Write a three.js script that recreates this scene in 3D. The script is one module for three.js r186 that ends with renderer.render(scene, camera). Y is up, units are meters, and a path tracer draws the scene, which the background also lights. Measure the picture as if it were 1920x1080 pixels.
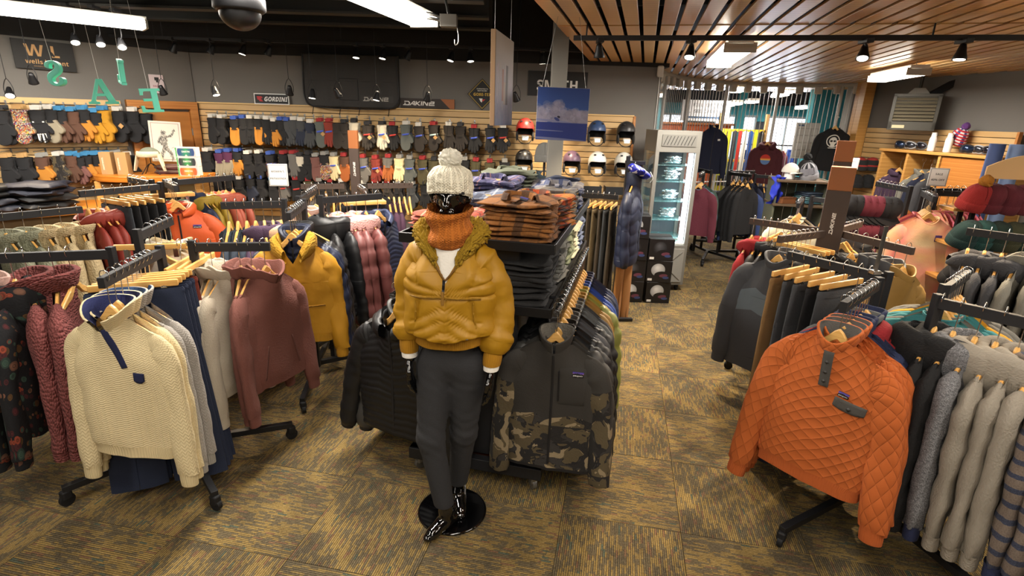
import * as THREE from 'three';
import { RoundedBoxGeometry } from 'three/addons/geometries/RoundedBoxGeometry.js';
import { TextGeometry } from 'three/addons/geometries/TextGeometry.js';
import { FontLoader } from 'three/addons/loaders/FontLoader.js';
import { MarchingCubes } from 'three/addons/objects/MarchingCubes.js';
import { RectAreaLightUniformsLib } from 'three/addons/lights/RectAreaLightUniformsLib.js';
import * as BGU from 'three/addons/utils/BufferGeometryUtils.js';

// ---------- camera, light, exposure ----------
const scene = new THREE.Scene();
scene.background = new THREE.Color(0x050505);
const camera = new THREE.PerspectiveCamera(56.84, 1920 / 1080, 0.05, 60);
camera.rotation.order = 'YXZ';
camera.position.set(0, 2.0, 0);
camera.rotation.set(-17.8 * Math.PI / 180, 0, 1.8 * Math.PI / 180);
camera.focus = 2.7; camera.userData.fStop = 7;
const renderer = new THREE.WebGLRenderer({ antialias: true });
renderer.toneMapping = THREE.LinearToneMapping;
renderer.toneMappingExposure = 1.36;
renderer.shadowMap.enabled = true;
renderer.shadowMap.type = THREE.PCFSoftShadowMap;
RectAreaLightUniformsLib.init();
const TUBE_POWER = 36, TUBE_GLOW = 9, SPOT_POWER = 14;
// fluorescent fixtures: [x, y, z of centre, heading, length, width, label, power factor]
const FLUORESCENT = [
  [-4.39, 2.71, -4.65, -132, 2.4, 0.24, 'long fluorescent fixture above the wall of turquoise letters', 1.5],
  [-1.06, 2.72, -3.68, 13, 2.4, 0.24, 'long fluorescent fixture over the middle clothing racks', 1.6],
  [1.9, 2.58, -5.27, 13, 1.35, 0.24, 'fluorescent fixture under the slats before the grille', 2],
  [4.3, 2.58, -6.55, 13, 1.1, 0.22, 'fluorescent fixture under the slats beside the heater', 2],
  [-2.3, 2.72, -0.6, 13, 2.4, 0.24, 'fluorescent fixture over the front aisle by the fleece rack', 0.42],
  [0.1, 2.72, -0.3, 13, 2.4, 0.24, 'fluorescent fixture over the front aisle by the mannequin', 0.42],
  [2.3, 2.58, -0.9, 13, 1.35, 0.24, 'fluorescent fixture over the front aisle by the orange pullovers', 0.5],
  [4.1, 2.58, -2.1, 13, 1.35, 0.24, 'fluorescent fixture under the slats by the beanie stand', 0.9],
  [0.3, 2.72, 2.2, 13, 2.4, 0.24, 'fluorescent fixture over the aisle behind the viewer', 0.4],
];
// daylight of the hall behind the grille (its windows)
const hallDay = new THREE.RectAreaLight(0xdfeaff, 9, 3.2, 2.0); hallDay.position.set(6.8, 2.1, -17.6); hallDay.rotation.y = Math.PI; scene.add(hallDay);
// ---------- helpers ----------
const PI = Math.PI, V3 = (x, y, z) => new THREE.Vector3(x, y, z);
function rng(seed) { let a = seed >>> 0; return () => { a = (a + 0x6D2B79F5) | 0; let t = Math.imul(a ^ (a >>> 15), 1 | a); t = (t + Math.imul(t ^ (t >>> 7), 61 | t)) ^ t; return ((t ^ (t >>> 14)) >>> 0) / 4294967296; }; }
const hash = (x, y, z) => { let h = Math.imul(x | 0, 374761393) ^ Math.imul(y | 0, 668265263) ^ Math.imul(z | 0, 2147483647 - 91); h = Math.imul(h ^ (h >>> 13), 1274126177); return ((h ^ (h >>> 16)) >>> 0) / 4294967296; };
const sm = (t) => t * t * (3 - 2 * t), mix = (a, b, t) => a + (b - a) * t, clamp = (x, a = 0, b = 1) => Math.min(b, Math.max(a, x)), ss = (a, b, x) => sm(clamp((x - a) / (b - a)));
function noise(x, y, z = 0, per = 0) {            // value noise, -1..1, optional period
  const xi = Math.floor(x), yi = Math.floor(y), zi = Math.floor(z), u = sm(x - xi), v = sm(y - yi), w = sm(z - zi);
  const m = (k) => per ? ((k % per) + per) % per : k;
  const g = (i, j, k) => hash(m(xi + i), m(yi + j), zi + k);
  const L = (k) => mix(mix(g(0, 0, k), g(1, 0, k), u), mix(g(0, 1, k), g(1, 1, k), u), v);
  return mix(L(0), L(1), w) * 2 - 1;
}
const fbm = (x, y, z = 0, o = 3, per = 0) => { let s = 0, a = 0.5, f = 1; for (let i = 0; i < o; i++) { s += a * noise(x * f, y * f, z + i * 7.3, per ? per * f : 0); a *= 0.5; f *= 2; } return s; };
const names = {};
function numbered(n) { const k = names[n] = (names[n] === undefined ? 0 : names[n] + 1); return k ? n + '_' + String(k).padStart(3, '0') : n; }
function thing(name, label, category, pos = [0, 0, 0], ry = 0, group) {
  const o = new THREE.Group(); o.name = numbered(name); o.position.set(...pos); o.rotation.y = ry;
  o.userData = { label, category }; if (group) o.userData.group = group;
  scene.add(o); return o;
}
function part(name, geo, mat, parent, label) {
  const m = new THREE.Mesh(geo, mat); m.name = name; m.castShadow = m.receiveShadow = true;
  if (label) m.userData.label = label;
  parent.add(m); return m;
}
function single(name, label, category, geo, mat, group) { const m = part(numbered(name), geo, mat, scene); m.userData = { label, category }; if (group) m.userData.group = group; return m; }
function struct(name, geo, mat) { const m = part(name, geo, mat, scene); m.userData.kind = 'structure'; return m; }
function structGroup(name, pos = [0, 0, 0], ry = 0) { const o = new THREE.Group(); o.name = name; o.position.set(...pos); o.rotation.y = ry; o.userData.kind = 'structure'; scene.add(o); return o; }
function clean(g) {
  g = g.index ? g : g; const o = new THREE.BufferGeometry();
  const src = g.index ? g.toNonIndexed() : g;
  for (const k of ['position', 'normal', 'uv']) if (src.attributes[k]) o.setAttribute(k, src.attributes[k]);
  if (!o.attributes.uv) o.setAttribute('uv', new THREE.Float32BufferAttribute(new Float32Array(o.attributes.position.count * 2), 2));
  return o;
}
const merge = (list) => list.length === 1 ? list[0] : BGU.mergeGeometries(list.map(clean));
const mv = (g, x, y, z) => g.translate(x, y, z);
function triUV(g) {                                   // uv in metres by dominant normal
  const p = g.attributes.position, n = g.attributes.normal, u = new Float32Array(p.count * 2);
  for (let i = 0; i < p.count; i++) {
    const ax = Math.abs(n.getX(i)), ay = Math.abs(n.getY(i)), az = Math.abs(n.getZ(i));
    if (ay >= ax && ay >= az) { u[2 * i] = p.getX(i); u[2 * i + 1] = p.getZ(i); } else if (ax >= az) { u[2 * i] = p.getZ(i); u[2 * i + 1] = p.getY(i); } else { u[2 * i] = p.getX(i); u[2 * i + 1] = p.getY(i); }
  }
  g.setAttribute('uv', new THREE.BufferAttribute(u, 2)); return g;
}
const cache = new Map();
const memo = (key, f) => { if (!cache.has(key)) cache.set(key, f()); return cache.get(key); };
const rbox = (w, h, d, r = 0.004, s = 1) => triUV(new RoundedBoxGeometry(w, h, d, s, Math.min(r, w / 2.01, h / 2.01, d / 2.01)));
const bx = (w, h, d, x = 0, y = 0, z = 0, r = 0.003) => mv(rbox(w, h, d, r), x, y, z);
const box = (w, h, d, x = 0, y = 0, z = 0) => mv(triUV(new THREE.BoxGeometry(w, h, d)), x, y, z);
const cyl = (r0, r1, h, n = 16, x = 0, y = 0, z = 0) => mv(new THREE.CylinderGeometry(r0, r1, h, n), x, y, z);
const tube = (pts, r, n = 24, k = 6, closed = false) => new THREE.TubeGeometry(new THREE.CatmullRomCurve3(pts.map(p => V3(...p)), closed), n, r, k, closed);
const lathe = (pts, n = 24) => new THREE.LatheGeometry(pts.map(p => new THREE.Vector2(...p)), n);
function bar(a, b, w, h, r = 0.002) {                 // a box from a to b
  const A = V3(...a), B = V3(...b), L = A.distanceTo(B), g = rbox(w, h, L, r), m = new THREE.Matrix4();
  m.lookAt(A, B, Math.abs(B.y - A.y) > L * 0.99 ? V3(0, 0, 1) : V3(0, 1, 0)); g.applyMatrix4(m); const c = A.add(B).multiplyScalar(0.5); return g.translate(c.x, c.y, c.z);
}
const rod = (a, b, r, k = 8) => new THREE.TubeGeometry(new THREE.LineCurve3(V3(...a), V3(...b)), 1, r, k);
function extrude(pts, depth, bevel = 0.003) {
  const s = new THREE.Shape(pts.map(p => new THREE.Vector2(...p)));
  return mv(new THREE.ExtrudeGeometry(s, { depth: Math.max(1e-4, depth - 2 * bevel), bevelEnabled: bevel > 0, bevelThickness: bevel, bevelSize: bevel, bevelOffset: -bevel, bevelSegments: 1, curveSegments: 8 }), 0, 0, bevel);
}
// grid surface; f(u, v) returns [x, y, z, uu, vv]
function surf(nu, nv, f, closed = true) {
  const P = new Float32Array((nu + 1) * (nv + 1) * 3), U = new Float32Array((nu + 1) * (nv + 1) * 2), I = [];
  for (let j = 0; j <= nv; j++) for (let i = 0; i <= nu; i++) {
    const k = j * (nu + 1) + i, q = f(i / nu, j / nv); P[3 * k] = q[0]; P[3 * k + 1] = q[1]; P[3 * k + 2] = q[2]; U[2 * k] = q[3] ?? i / nu; U[2 * k + 1] = q[4] ?? j / nv;
    if (i < nu && j < nv) I.push(k, k + 1, k + nu + 1, k + 1, k + nu + 2, k + nu + 1);
  }
  const g = new THREE.BufferGeometry(); g.setIndex(I); g.setAttribute('position', new THREE.BufferAttribute(P, 3)); g.setAttribute('uv', new THREE.BufferAttribute(U, 2));
  g.computeVertexNormals();
  if (closed) { const n = g.attributes.normal; for (let j = 0; j <= nv; j++) { const a = j * (nu + 1), b = a + nu, v = V3(n.getX(a) + n.getX(b), n.getY(a) + n.getY(b), n.getZ(a) + n.getZ(b)).normalize(); n.setXYZ(a, v.x, v.y, v.z); n.setXYZ(b, v.x, v.y, v.z); } }
  return g;
}
// ---------- textures ----------
function grey(size, fn) {                             // tileable data texture for bumps
  const d = new Uint8Array(size * size * 4);
  for (let y = 0; y < size; y++) for (let x = 0; x < size; x++) { const v = clamp(fn(x / size, y / size)) * 255, k = (y * size + x) * 4; d[k] = d[k + 1] = d[k + 2] = v; d[k + 3] = 255; }
  const t = new THREE.DataTexture(d, size, size); t.wrapS = t.wrapT = THREE.RepeatWrapping; t.magFilter = THREE.LinearFilter; t.minFilter = THREE.LinearMipmapLinearFilter; t.generateMipmaps = true; t.needsUpdate = true; return t;
}
function colour(size, fn) {                           // tileable sRGB data texture; fn gives [r, g, b] 0..1
  const d = new Uint8Array(size * size * 4);
  for (let y = 0; y < size; y++) for (let x = 0; x < size; x++) { const c = fn(x / size, y / size), k = (y * size + x) * 4; for (let i = 0; i < 3; i++) d[k + i] = clamp(c[i]) * 255; d[k + 3] = 255; }
  const t = new THREE.DataTexture(d, size, size); t.wrapS = t.wrapT = THREE.RepeatWrapping; t.magFilter = THREE.LinearFilter; t.minFilter = THREE.LinearMipmapLinearFilter; t.generateMipmaps = true; t.colorSpace = THREE.SRGBColorSpace; t.needsUpdate = true; return t;
}
const at = (t, w, h = w, rot = 0) => { const c = t.clone(); c.repeat.set(1 / w, 1 / h); c.rotation = rot; c.needsUpdate = true; return c; };
function canvas(w, h, draw) {
  const c = document.createElement('canvas'); c.width = w; c.height = h; draw(c.getContext('2d'), w, h);
  const t = new THREE.CanvasTexture(c); t.colorSpace = THREE.SRGBColorSpace; t.wrapS = t.wrapT = THREE.RepeatWrapping; return t;
}
const rgb = (h) => [(h >> 16 & 255) / 255, (h >> 8 & 255) / 255, (h & 255) / 255];
const worley = (x, y, n) => { let d = 9; const xi = Math.floor(x * n), yi = Math.floor(y * n); for (let j = -1; j <= 1; j++) for (let i = -1; i <= 1; i++) { const a = ((xi + i) % n + n) % n, b = ((yi + j) % n + n) % n, px = xi + i + hash(a, b, 5), py = yi + j + hash(a, b, 9); d = Math.min(d, Math.hypot(x * n - px, y * n - py)); } return d; };
const T = {
  weave: at(grey(128, (x, y) => 0.5 + 0.3 * noise(x * 32, y * 32, 1, 32) + 0.15 * noise(x * 8, y * 8, 3, 8)), 0.12),
  crumple: at(grey(256, (x, y) => 0.5 + 0.8 * fbm(x * 6, y * 4, 2, 4, 6)), 0.45),
  sherpa: at(grey(256, (x, y) => 1 - worley(x, y, 16) * 0.9), 0.17),
  fleece: at(grey(128, (x, y) => 0.5 + 0.5 * noise(x * 24, y * 24, 4, 24)), 0.1),
  diamond: at(grey(256, (x, y) => Math.pow(Math.abs(Math.sin(PI * 2 * (x + y)) * Math.sin(PI * 2 * (x - y))), 0.3)), 0.088, 0.11),
  wavequilt: at(grey(256, (x, y) => Math.pow(Math.abs(Math.sin(PI * 4 * (y + 0.09 * Math.sin(2 * PI * x * 2)))), 0.4) * (0.75 + 0.25 * Math.pow(Math.abs(Math.sin(PI * 4 * x)), 0.4))), 0.05, 0.042),
  rib: at(grey(64, (x) => 0.5 + 0.5 * Math.cos(2 * PI * x * 4)), 0.03),
  cable: at(grey(256, (x, y) => { const c = (x * 4) % 1, q = Math.sin(2 * PI * (y * 4 + (Math.floor(x * 4) % 2) * 0.5)); const a = Math.abs(c - 0.5 - 0.2 * q), b = Math.abs(c - 0.5 + 0.2 * q); return clamp(1 - 4.2 * Math.min(a, b)) * 0.9 + 0.1 * noise(x * 64, y * 64, 2, 64); }), 0.11, 0.09),
  channels: at(grey(64, (x, y) => Math.pow(Math.abs(Math.sin(PI * y * 2)), 0.5)), 0.09),
  plaster: at(grey(128, (x, y) => 0.5 + 0.4 * fbm(x * 16, y * 16, 3, 3, 16)), 0.3),
  carpet: at(grey(256, (x, y) => 0.5 + 0.35 * Math.sin(2 * PI * y * 64) + 0.2 * noise(x * 64, y * 128, 2, 64)), 0.61),
};
const woodTex = (a, b, n, s, seed) => colour(256, (x, y) => { const g = 0.5 + 0.5 * Math.sin(2 * PI * (y * n + 0.7 * fbm(x * 2, y * 6, seed, 3, 2))) * 0.6 + 0.25 * noise(x * 8, y * 96, seed, 8), A = rgb(a), B = rgb(b); return A.map((q, i) => mix(q, B[i], clamp(g * s))); });
const mats = {};
function M(hex, o = {}) {                             // a cached standard material
  const key = hex + JSON.stringify(o, (k, v) => v && v.isTexture ? v.uuid : v);
  if (mats[key]) return mats[key];
  const p = { color: hex, roughness: 0.85, metalness: 0, side: THREE.DoubleSide, ...o };
  const phys = ['clearcoat', 'sheen', 'transmission', 'ior', 'thickness'].some(k => k in o);
  return mats[key] = phys ? new THREE.MeshPhysicalMaterial(p) : new THREE.MeshStandardMaterial(p);
}
const fab = (hex, bump = 'weave', s = 0.0015, o = {}) => M(hex, { roughness: 0.92, bumpMap: T[bump], bumpScale: s, ...o });
const print = (map, bump = 'weave', s = 0.001, o = {}) => M(0xffffff, { map, roughness: 0.92, bumpMap: T[bump], bumpScale: s, ...o });
const X = {
  black: M(0x17171a, { roughness: 0.55 }), blackGloss: M(0x050506, { roughness: 0.08, clearcoat: 1, clearcoatRoughness: 0.04 }), blackMetal: M(0x1b1b1d, { roughness: 0.45, metalness: 0.4 }),
  chrome: M(0xd8d8d8, { roughness: 0.18, metalness: 1 }), steel: M(0x8e8e8c, { roughness: 0.4, metalness: 0.8 }), white: M(0xe8e6e0, { roughness: 0.7 }), paper: M(0xf0eee8, { roughness: 0.8 }),
  rubber: M(0x111113, { roughness: 0.7 }), card: M(0xb08a58, { roughness: 0.9 }), brown: M(0x43352d, { roughness: 0.6 }),
};
const hangerTex = at(woodTex(0xcf9a52, 0xe3b56b, 3, 0.9, 4), 0.35, 0.06), pineTex = at(woodTex(0xb9823f, 0xdcae68, 3, 0.9, 8), 1.6, 0.16), mapleTex = at(woodTex(0xd7b173, 0xe8c78e, 2, 0.8, 12), 1.2, 0.2), orangeTex = at(woodTex(0xa9682b, 0xc98a45, 4, 0.9, 15), 0.9, 0.12);
X.hanger = M(0xffffff, { map: hangerTex, roughness: 0.38 }); X.pine = M(0xffffff, { map: pineTex, roughness: 0.45 }); X.maple = M(0xffffff, { map: mapleTex, roughness: 0.55 }); X.orangeWood = M(0xffffff, { map: orangeTex, roughness: 0.5 });
const ORD = ['first', 'second', 'third', 'fourth', 'fifth', 'sixth', 'seventh', 'eighth', 'ninth', 'tenth', 'eleventh', 'twelfth', 'thirteenth', 'fourteenth', 'fifteenth', 'sixteenth', 'seventeenth', 'eighteenth', 'nineteenth', 'twentieth', 'twenty-first', 'twenty-second', 'twenty-third', 'twenty-fourth', 'twenty-fifth', 'twenty-sixth', 'twenty-seventh', 'twenty-eighth', 'twenty-ninth', 'thirtieth', 'thirty-first', 'thirty-second'];
// ---------- hanging clothes ----------
// local frame: origin on the rail, y down, the front of the garment looks along +z
const GD = { sw: 0.185, w: 0.225, hw: 0.23, len: 0.67, n0: -0.178, slope: 0.08, neck: 0.072, nd: 0.055, dip: 0.05, dipP: 2, d: 0.05, fold: 0.018, nu: 40, nv: 22, puffN: 0, puffA: 0, hemBand: 0.06, hemIn: 0.93, seed: 1, flat: 0.55, belly: 0 };
const SD = { len: 0.6, sp: 0.12, sp2: 0.05, r0: 0.072, r1: 0.05, fl: 0.55, cuff: 0.06, cuffIn: 0.8, fwd: 0.03, n: 14, k: 14, wr: 0.006, puffN: 0, puffA: 0 };
function bodyFn(o) {
  const yTop = (x, front) => {
    const t = Math.max(0, (Math.abs(x) - o.neck) / (o.sw - o.neck)), k = Math.min(1, Math.abs(x) / o.neck);
    return o.n0 - o.slope * Math.pow(t, 1.15) - (k < 1 ? (front ? o.dip : 0.008) * (1 - Math.pow(k, o.dipP)) : 0);
  };
  const f = (u, v) => {
    const a = (u * 2 - 1) * PI, sa = Math.sin(a), ca = Math.cos(a), sx = Math.sign(sa) * Math.pow(Math.abs(sa), 0.85), sz = Math.sign(ca) * Math.pow(Math.abs(ca), o.flat), front = ca > 0;
    const xt = o.sw * sx, yt = yTop(xt, front), k = Math.min(1, Math.abs(xt) / o.neck);
    const zt = Math.sign(ca) * (0.017 * Math.pow(Math.abs(sz), 0.6) + (k < 1 ? o.nd * Math.sqrt(1 - k * k) : 0));
    let W = mix(o.sw, o.w, ss(0, 0.35, v)); W = mix(W, o.hw, ss(0.4, 1, v));
    const hb = o.hemBand ? ss(o.hemBand / o.len * 1.15, o.hemBand / o.len * 0.75, 1 - v) : 0, sq = mix(1, o.hemIn, hb);
    let x = mix(xt, W * sx, ss(0, 0.12, v)) * sq;
    let y = mix(yt, o.n0 - o.len + (0.012 * noise(x * 7 + o.seed, 3, o.seed)) * ss(0.5, 1, v), v);
    const D = o.d * (1 + 0.12 * noise(sa * 2 + o.seed, v * 3, o.seed)) * (1 + o.belly * Math.sin(PI * v));
    let z = mix(zt, D * sz, ss(0, 0.3, v)) * mix(1, mix(o.hemIn, 1, 0.3), hb);
    const side = front ? 0 : 17, fo = o.fold * ss(0.08, 0.75, v) * (1 - 0.4 * hb);
    const fn = 0.8 * noise(x * 8 + o.seed * 3.1, v * 1.4, side + o.seed) + 0.5 * noise(x * 16 + o.seed, v * 2.2, side + 3 + o.seed) + 0.3 * noise(x * 25 + o.seed, v * 4 + x * 6, side + 5 + o.seed);
    z += fo * fn * Math.abs(ca) ** 0.5; x += fo * 0.7 * noise(v * 6 + o.seed, sa * 2, 9 + o.seed) * sa * (1 - hb);
    if (o.puffN) { const p = o.puffA * Math.pow(Math.abs(Math.sin(PI * o.puffN * v)), 0.55) * ss(0.02, 0.1, v) * (1 - hb) * (0.8 + 0.3 * noise(x * 9, v * o.puffN, o.seed)); z += p * ca; x += p * sa * 0.7; }
    return [x, y, z, (a / (2 * PI)) * (2 * o.w + 2 * o.w), y];
  };
  const front = (x, y) => {
    let u = 0.5, v = 0.5, q = f(u, v);
    for (let i = 0; i < 12; i++) { q = f(u, v); u += (x - q[0]) * 0.9 / (2 * PI * o.w); v += (q[1] - y) * 0.8 / o.len; u = clamp(u, 0.26, 0.74); v = clamp(v, 0.001, 1); }
    return f(u, v)[2];
  };
  return { f, front, yTop };
}
function sleeveFn(o, s, sg) {
  const sh = o.n0 - o.slope;
  const E = [o.sw + 0.01 + s.len * 0.45 * Math.sin(s.sp), sh - 0.03 - s.len * 0.45 * Math.cos(s.sp), s.fwd * 0.3], Wp = [E[0] + s.len * 0.55 * Math.sin(s.sp2), E[1] - s.len * 0.55 * Math.cos(s.sp2), s.fwd];
  const c = new THREE.CatmullRomCurve3([V3(o.sw - 0.07, sh - 0.055, 0), V3(o.sw + 0.0, sh - 0.075, 0), V3(...E), V3(...Wp)]);
  const g = (u, t) => {
    const p = c.getPoint(t), T = c.getTangent(t), N = V3(T.y, -T.x, 0).normalize().negate(), b = u * 2 * PI;
    let rx = mix(s.r0, s.r1, Math.pow(t, 0.8)) * (t < 0.12 ? mix(0.8, 1, t / 0.12) : 1), rz = rx * s.fl * mix(0.5, 1, ss(0, 0.4, t));
    const w = s.wr * (noise(t * 13 + o.seed, Math.cos(b) * 1.5 + t * 3, sg * 3 + o.seed) + 0.6 * noise(t * 26, Math.sin(b) * 2, sg * 7 + o.seed)) * ss(0.05, 0.3, t);
    rx += w; rz += w;
    if (s.puffN) { const q = s.puffA * Math.pow(Math.abs(Math.sin(PI * s.puffN * t)), 0.55) * ss(0.08, 0.2, t); rx += q; rz += q; }
    const x = p.x + N.x * rx * Math.cos(b), y = p.y + N.y * rx * Math.cos(b), z = p.z + rz * Math.sin(b);
    return [x * sg, y, z, u * 0.32 * sg, -t * s.len];
  };
  return { g, c };
}
function sleeveGeo(o, s, sg, t0, t1, closeEnd) {
  const { g } = sleeveFn(o, s, sg), n = Math.max(3, Math.round(s.n * (t1 - t0))), ex = closeEnd ? 2 : 0;
  return surf(s.k, n + ex, (u, v) => {
    const i = Math.round(v * (n + ex)); if (i <= n) return g(u, mix(t0, t1, i / n));
    const a = g(u, i === n + 1 ? t1 : t1 - 0.06), m = g(0, t1), m2 = g(0.5, t1), cx = (m[0] + m2[0]) / 2, cy = (m[1] + m2[1]) / 2, q = i === n + 1 ? 0.86 : 0.5;
    return [mix(cx, a[0], q), mix(cy, a[1], q) + (i === n + 1 ? 0 : 0.02), mix(0, a[2], q), a[3], a[4]];
  });
}
function cuffGeo(o, s, sg) {
  const { c } = sleeveFn(o, s, sg), p = c.getPoint(1), T = c.getTangent(1), N = V3(-T.y, T.x, 0).normalize(), r = s.r1 * s.cuffIn, prof = [[-0.012, 1.12], [0, 1.06], [0.01, 1], [s.cuff * 0.5, 1.02], [s.cuff, 0.98], [s.cuff + 0.002, 0.9], [s.cuff * 0.6, 0.86]];
  return surf(s.k, prof.length - 1, (u, v) => { const [d, k] = prof[Math.round(v * (prof.length - 1))], b = u * 2 * PI, rx = r * k, rz = rx * Math.min(1, s.fl * 1.25); return [(p.x + T.x * d + N.x * rx * Math.cos(b)) * sg, p.y + T.y * d + N.y * rx * Math.cos(b), p.z + T.z * d + rz * Math.sin(b), u * 0.2, d]; });
}
function collarGeo(o, c, inner) {                     // stand-up collar round the neckline; c.gap leaves the front open
  const B = bodyFn(o), gap = c.gap || 0, t = c.t || 0.006, fl = c.flare ?? 0.06, n = c.n || 28;
  const prof = inner ? [[-0.25, -t], [0.4, -t], [0.96, -t], [1, -t * 0.6]] : [[-0.12, 0.3 * t], [0.15, t], [0.5, t], [0.92, t], [1.01, t * 0.4], [1, -t * 0.6]];
  return surf(n, prof.length - 1, (u, v) => {
    const a = gap + u * (2 * PI - 2 * gap), [q, off] = prof[Math.round(v * (prof.length - 1))];
    const sx = Math.sin(a), cz = Math.cos(a), k = (1 - cz) / 2, h = mix(c.hf ?? c.h, c.h, k), open = gap ? (c.open || 0) * Math.pow(1 - k, 2) : 0;
    const rr = 1 + fl * Math.max(0, q) + open * Math.max(0.2, q), y = B.yTop(o.neck * sx * 0.999, cz > 0) + h * q + (c.wave || 0) * noise(a * 2, 1, o.seed), x = (o.neck * rr + off) * sx, z = (o.nd * rr + off + 0.008) * cz + (c.zs || 0) * q;
    return [x, y, z, a * 0.075, h * q];
  }, !gap);
}
function hoodGeo(o, h, lining) {                      // a hood fallen back round the neck
  const B = bodyFn(o), gap = h.gap ?? 0.35, n = h.n || 26, S = h.s || 1;
  return surf(n, 9, (u, v) => {
    const a = gap + u * (2 * PI - 2 * gap), sx = Math.sin(a), cz = Math.cos(a), k = Math.pow((1 - cz) / 2, 0.8), y0 = B.yTop(o.neck * sx * 0.999, cz > 0);
    const crest = (0.018 + 0.026 * k) * S, drop = (0.035 + 0.17 * k) * S, out = (0.028 + 0.03 * k) * S;
    const path = lining ? [[0, -0.03], [0.004, 0], [0.008, crest * 0.6], [0.014, crest * 0.97]].map(p => p) : [[0.006, -0.02], [0.012, crest * 0.5], [0.016, crest * 0.98], [0.022 + out * 0.3, crest * 1.04], [out * 0.9 + 0.012, crest * 0.7], [out * 1.2 + 0.015, 0], [out * 1.25 + 0.012, -drop * 0.6], [out * 0.9, -drop], [out * 0.3, -drop * 0.9], [0, -drop * 0.4]];
    const q = v * (path.length - 1), i = Math.min(path.length - 2, Math.floor(q)), f = q - i, r = mix(path[i][0], path[i + 1][0], f), dy = mix(path[i][1], path[i + 1][1], f);
    const w = 0.012 * S * noise(a * 2.3 + o.seed, v * 3, 4 + o.seed);
    return [(o.neck + r + w) * sx, y0 + dy + w, (o.nd + 0.008 + r + w) * cz - 0.015 * k, a * 0.1, dy];
  }, false);
}
function patchGeo(o, x, y, w, h, rot = 0, off = 0.003, nx = 4, ny = 6, shape) {   // a piece of cloth lying on the front
  const B = bodyFn(o), c = Math.cos(rot), s = Math.sin(rot);
  return surf(nx + 2, ny + 2, (u, v) => {
    const i = clamp((u * (nx + 2) - 1) / nx), j = clamp((v * (ny + 2) - 1) / ny), edge = u === 0 || u === 1 || v === 0 || v === 1;
    let a = (i - 0.5) * w, b = (0.5 - j) * h; if (shape) [a, b] = shape(a, b, w, h);
    const px = x + a * c - b * s, py = y + a * s + b * c;
    return [px, py, B.front(px, py) + (edge ? -0.004 : off), i, 1 - j];
  }, false);
}
const flap = (a, b, w, h) => [a, b < 0 ? b * (1 - 0.45 * Math.pow(Math.abs(2 * a / w), 3)) : b];
// the parts of a garment as [name, geometry, material slot]
function garmentParts(g) {
  const o = { ...GD, ...g }; delete o.sleeve; delete o.collar; delete o.hood; delete o.bands; delete o.details;
  const s = g.sleeve === false ? null : { ...SD, puffN: g.puffN ? Math.round(g.puffN * 0.9) : 0, puffA: (g.puffA || 0) * 0.9, ...(g.sleeve || {}) };
  const hb = o.hemBand / o.len, bands = g.bands || (o.hemBand ? [[0, 1 - hb, 'body', 'main'], [1 - hb, 1, 'hem_band', 'rib']] : [[0, 1, 'body', 'main']]);
  const B = bodyFn(o), out = [];
  for (const [a, b, name, slot] of bands) { const n = Math.max(2, Math.round(o.nv * (b - a))); out.push([name, surf(o.nu, n, (u, v) => B.f(u, mix(a, b, v))), slot]); }
  if (s) for (const sg of [-1, 1]) {
    const q = { ...s, ...(sg < 0 ? s.R : s.L) };
    for (const [a, b, name, slot] of s.bands || [[0, 1, 'sleeve', 'main']]) out.push([name, sleeveGeo(o, q, sg, a, b, b === 1), slot]);
    if (s.cuff) out.push(['cuff', cuffGeo(o, q, sg), 'rib']);
  }
  if (g.collar) { out.push(['collar', collarGeo(o, g.collar, false), 'collar']); out.push(['collar_lining', collarGeo(o, g.collar, true), 'lining']); }
  if (g.hood) { out.push(['hood', hoodGeo(o, g.hood, false), 'hood']); out.push(['hood_lining', hoodGeo(o, g.hood, true), 'lining']); }
  if (g.neckLabel) out.push(['neck_label', mv(new THREE.PlaneGeometry(0.046, 0.023).rotateX(-0.25), 0, o.n0 - 0.032, -o.nd + 0.006), 'label']);
  for (const d of g.details || []) out.push([d.name, patchGeo(o, ...d.at), d.slot, d.label]);
  return out;
}
function pantsParts(g) {                              // trousers hung by the waist, leg seams to the front
  const p = { w: 0.19, len: 1.0, hem: 0.1, d: 0.025, seed: 1, top: -0.135, nu: 18, ...g }, cr = 0.27;
  const wob = (a, y) => 0.008 * noise(a * 2 + p.seed, y * 5, p.seed);
  const hips = surf(p.nu, 5, (u, v) => { const a = u * 2 * PI, W = mix(p.w, p.w * 1.08, v), y = p.top - v * cr; return [W * Math.sin(a), y, (p.d + wob(a, y)) * Math.cos(a), u * 0.8, y]; });
  const leg = (sg) => surf(14, 10, (u, v) => { const a = u * 2 * PI, y = p.top - cr + 0.03 - v * (p.len - cr), hw = mix(p.w * 0.53, p.hem, Math.pow(v, 0.7)), cx = mix(p.w * 0.53, p.hem + 0.01, v); return [sg * cx + hw * Math.sin(a), y, (p.d * 0.95 + wob(a + sg, y)) * Math.cos(a), u * 0.5, y]; });
  return [['hips', hips, 'main'], ['waistband', surf(p.nu, 3, (u, v) => { const a = u * 2 * PI, k = [0.98, 1.02, 1.02, 1][Math.round(v * 3)]; return [p.w * k * Math.sin(a), p.top + 0.003 - v * 0.04, (p.d * k + 0.002) * Math.cos(a), u * 0.8, v * 0.04]; }), 'rib'], ['leg', leg(-1), 'main'], ['leg', leg(1), 'main']];
}
const partsOf = (g) => memo(JSON.stringify(g, (k, v) => k === 'details' ? v.map(d => [d.name, d.at.slice(0, 9), d.slot, d.label]) : v), () => g.pants ? pantsParts(g) : garmentParts(g));
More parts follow.
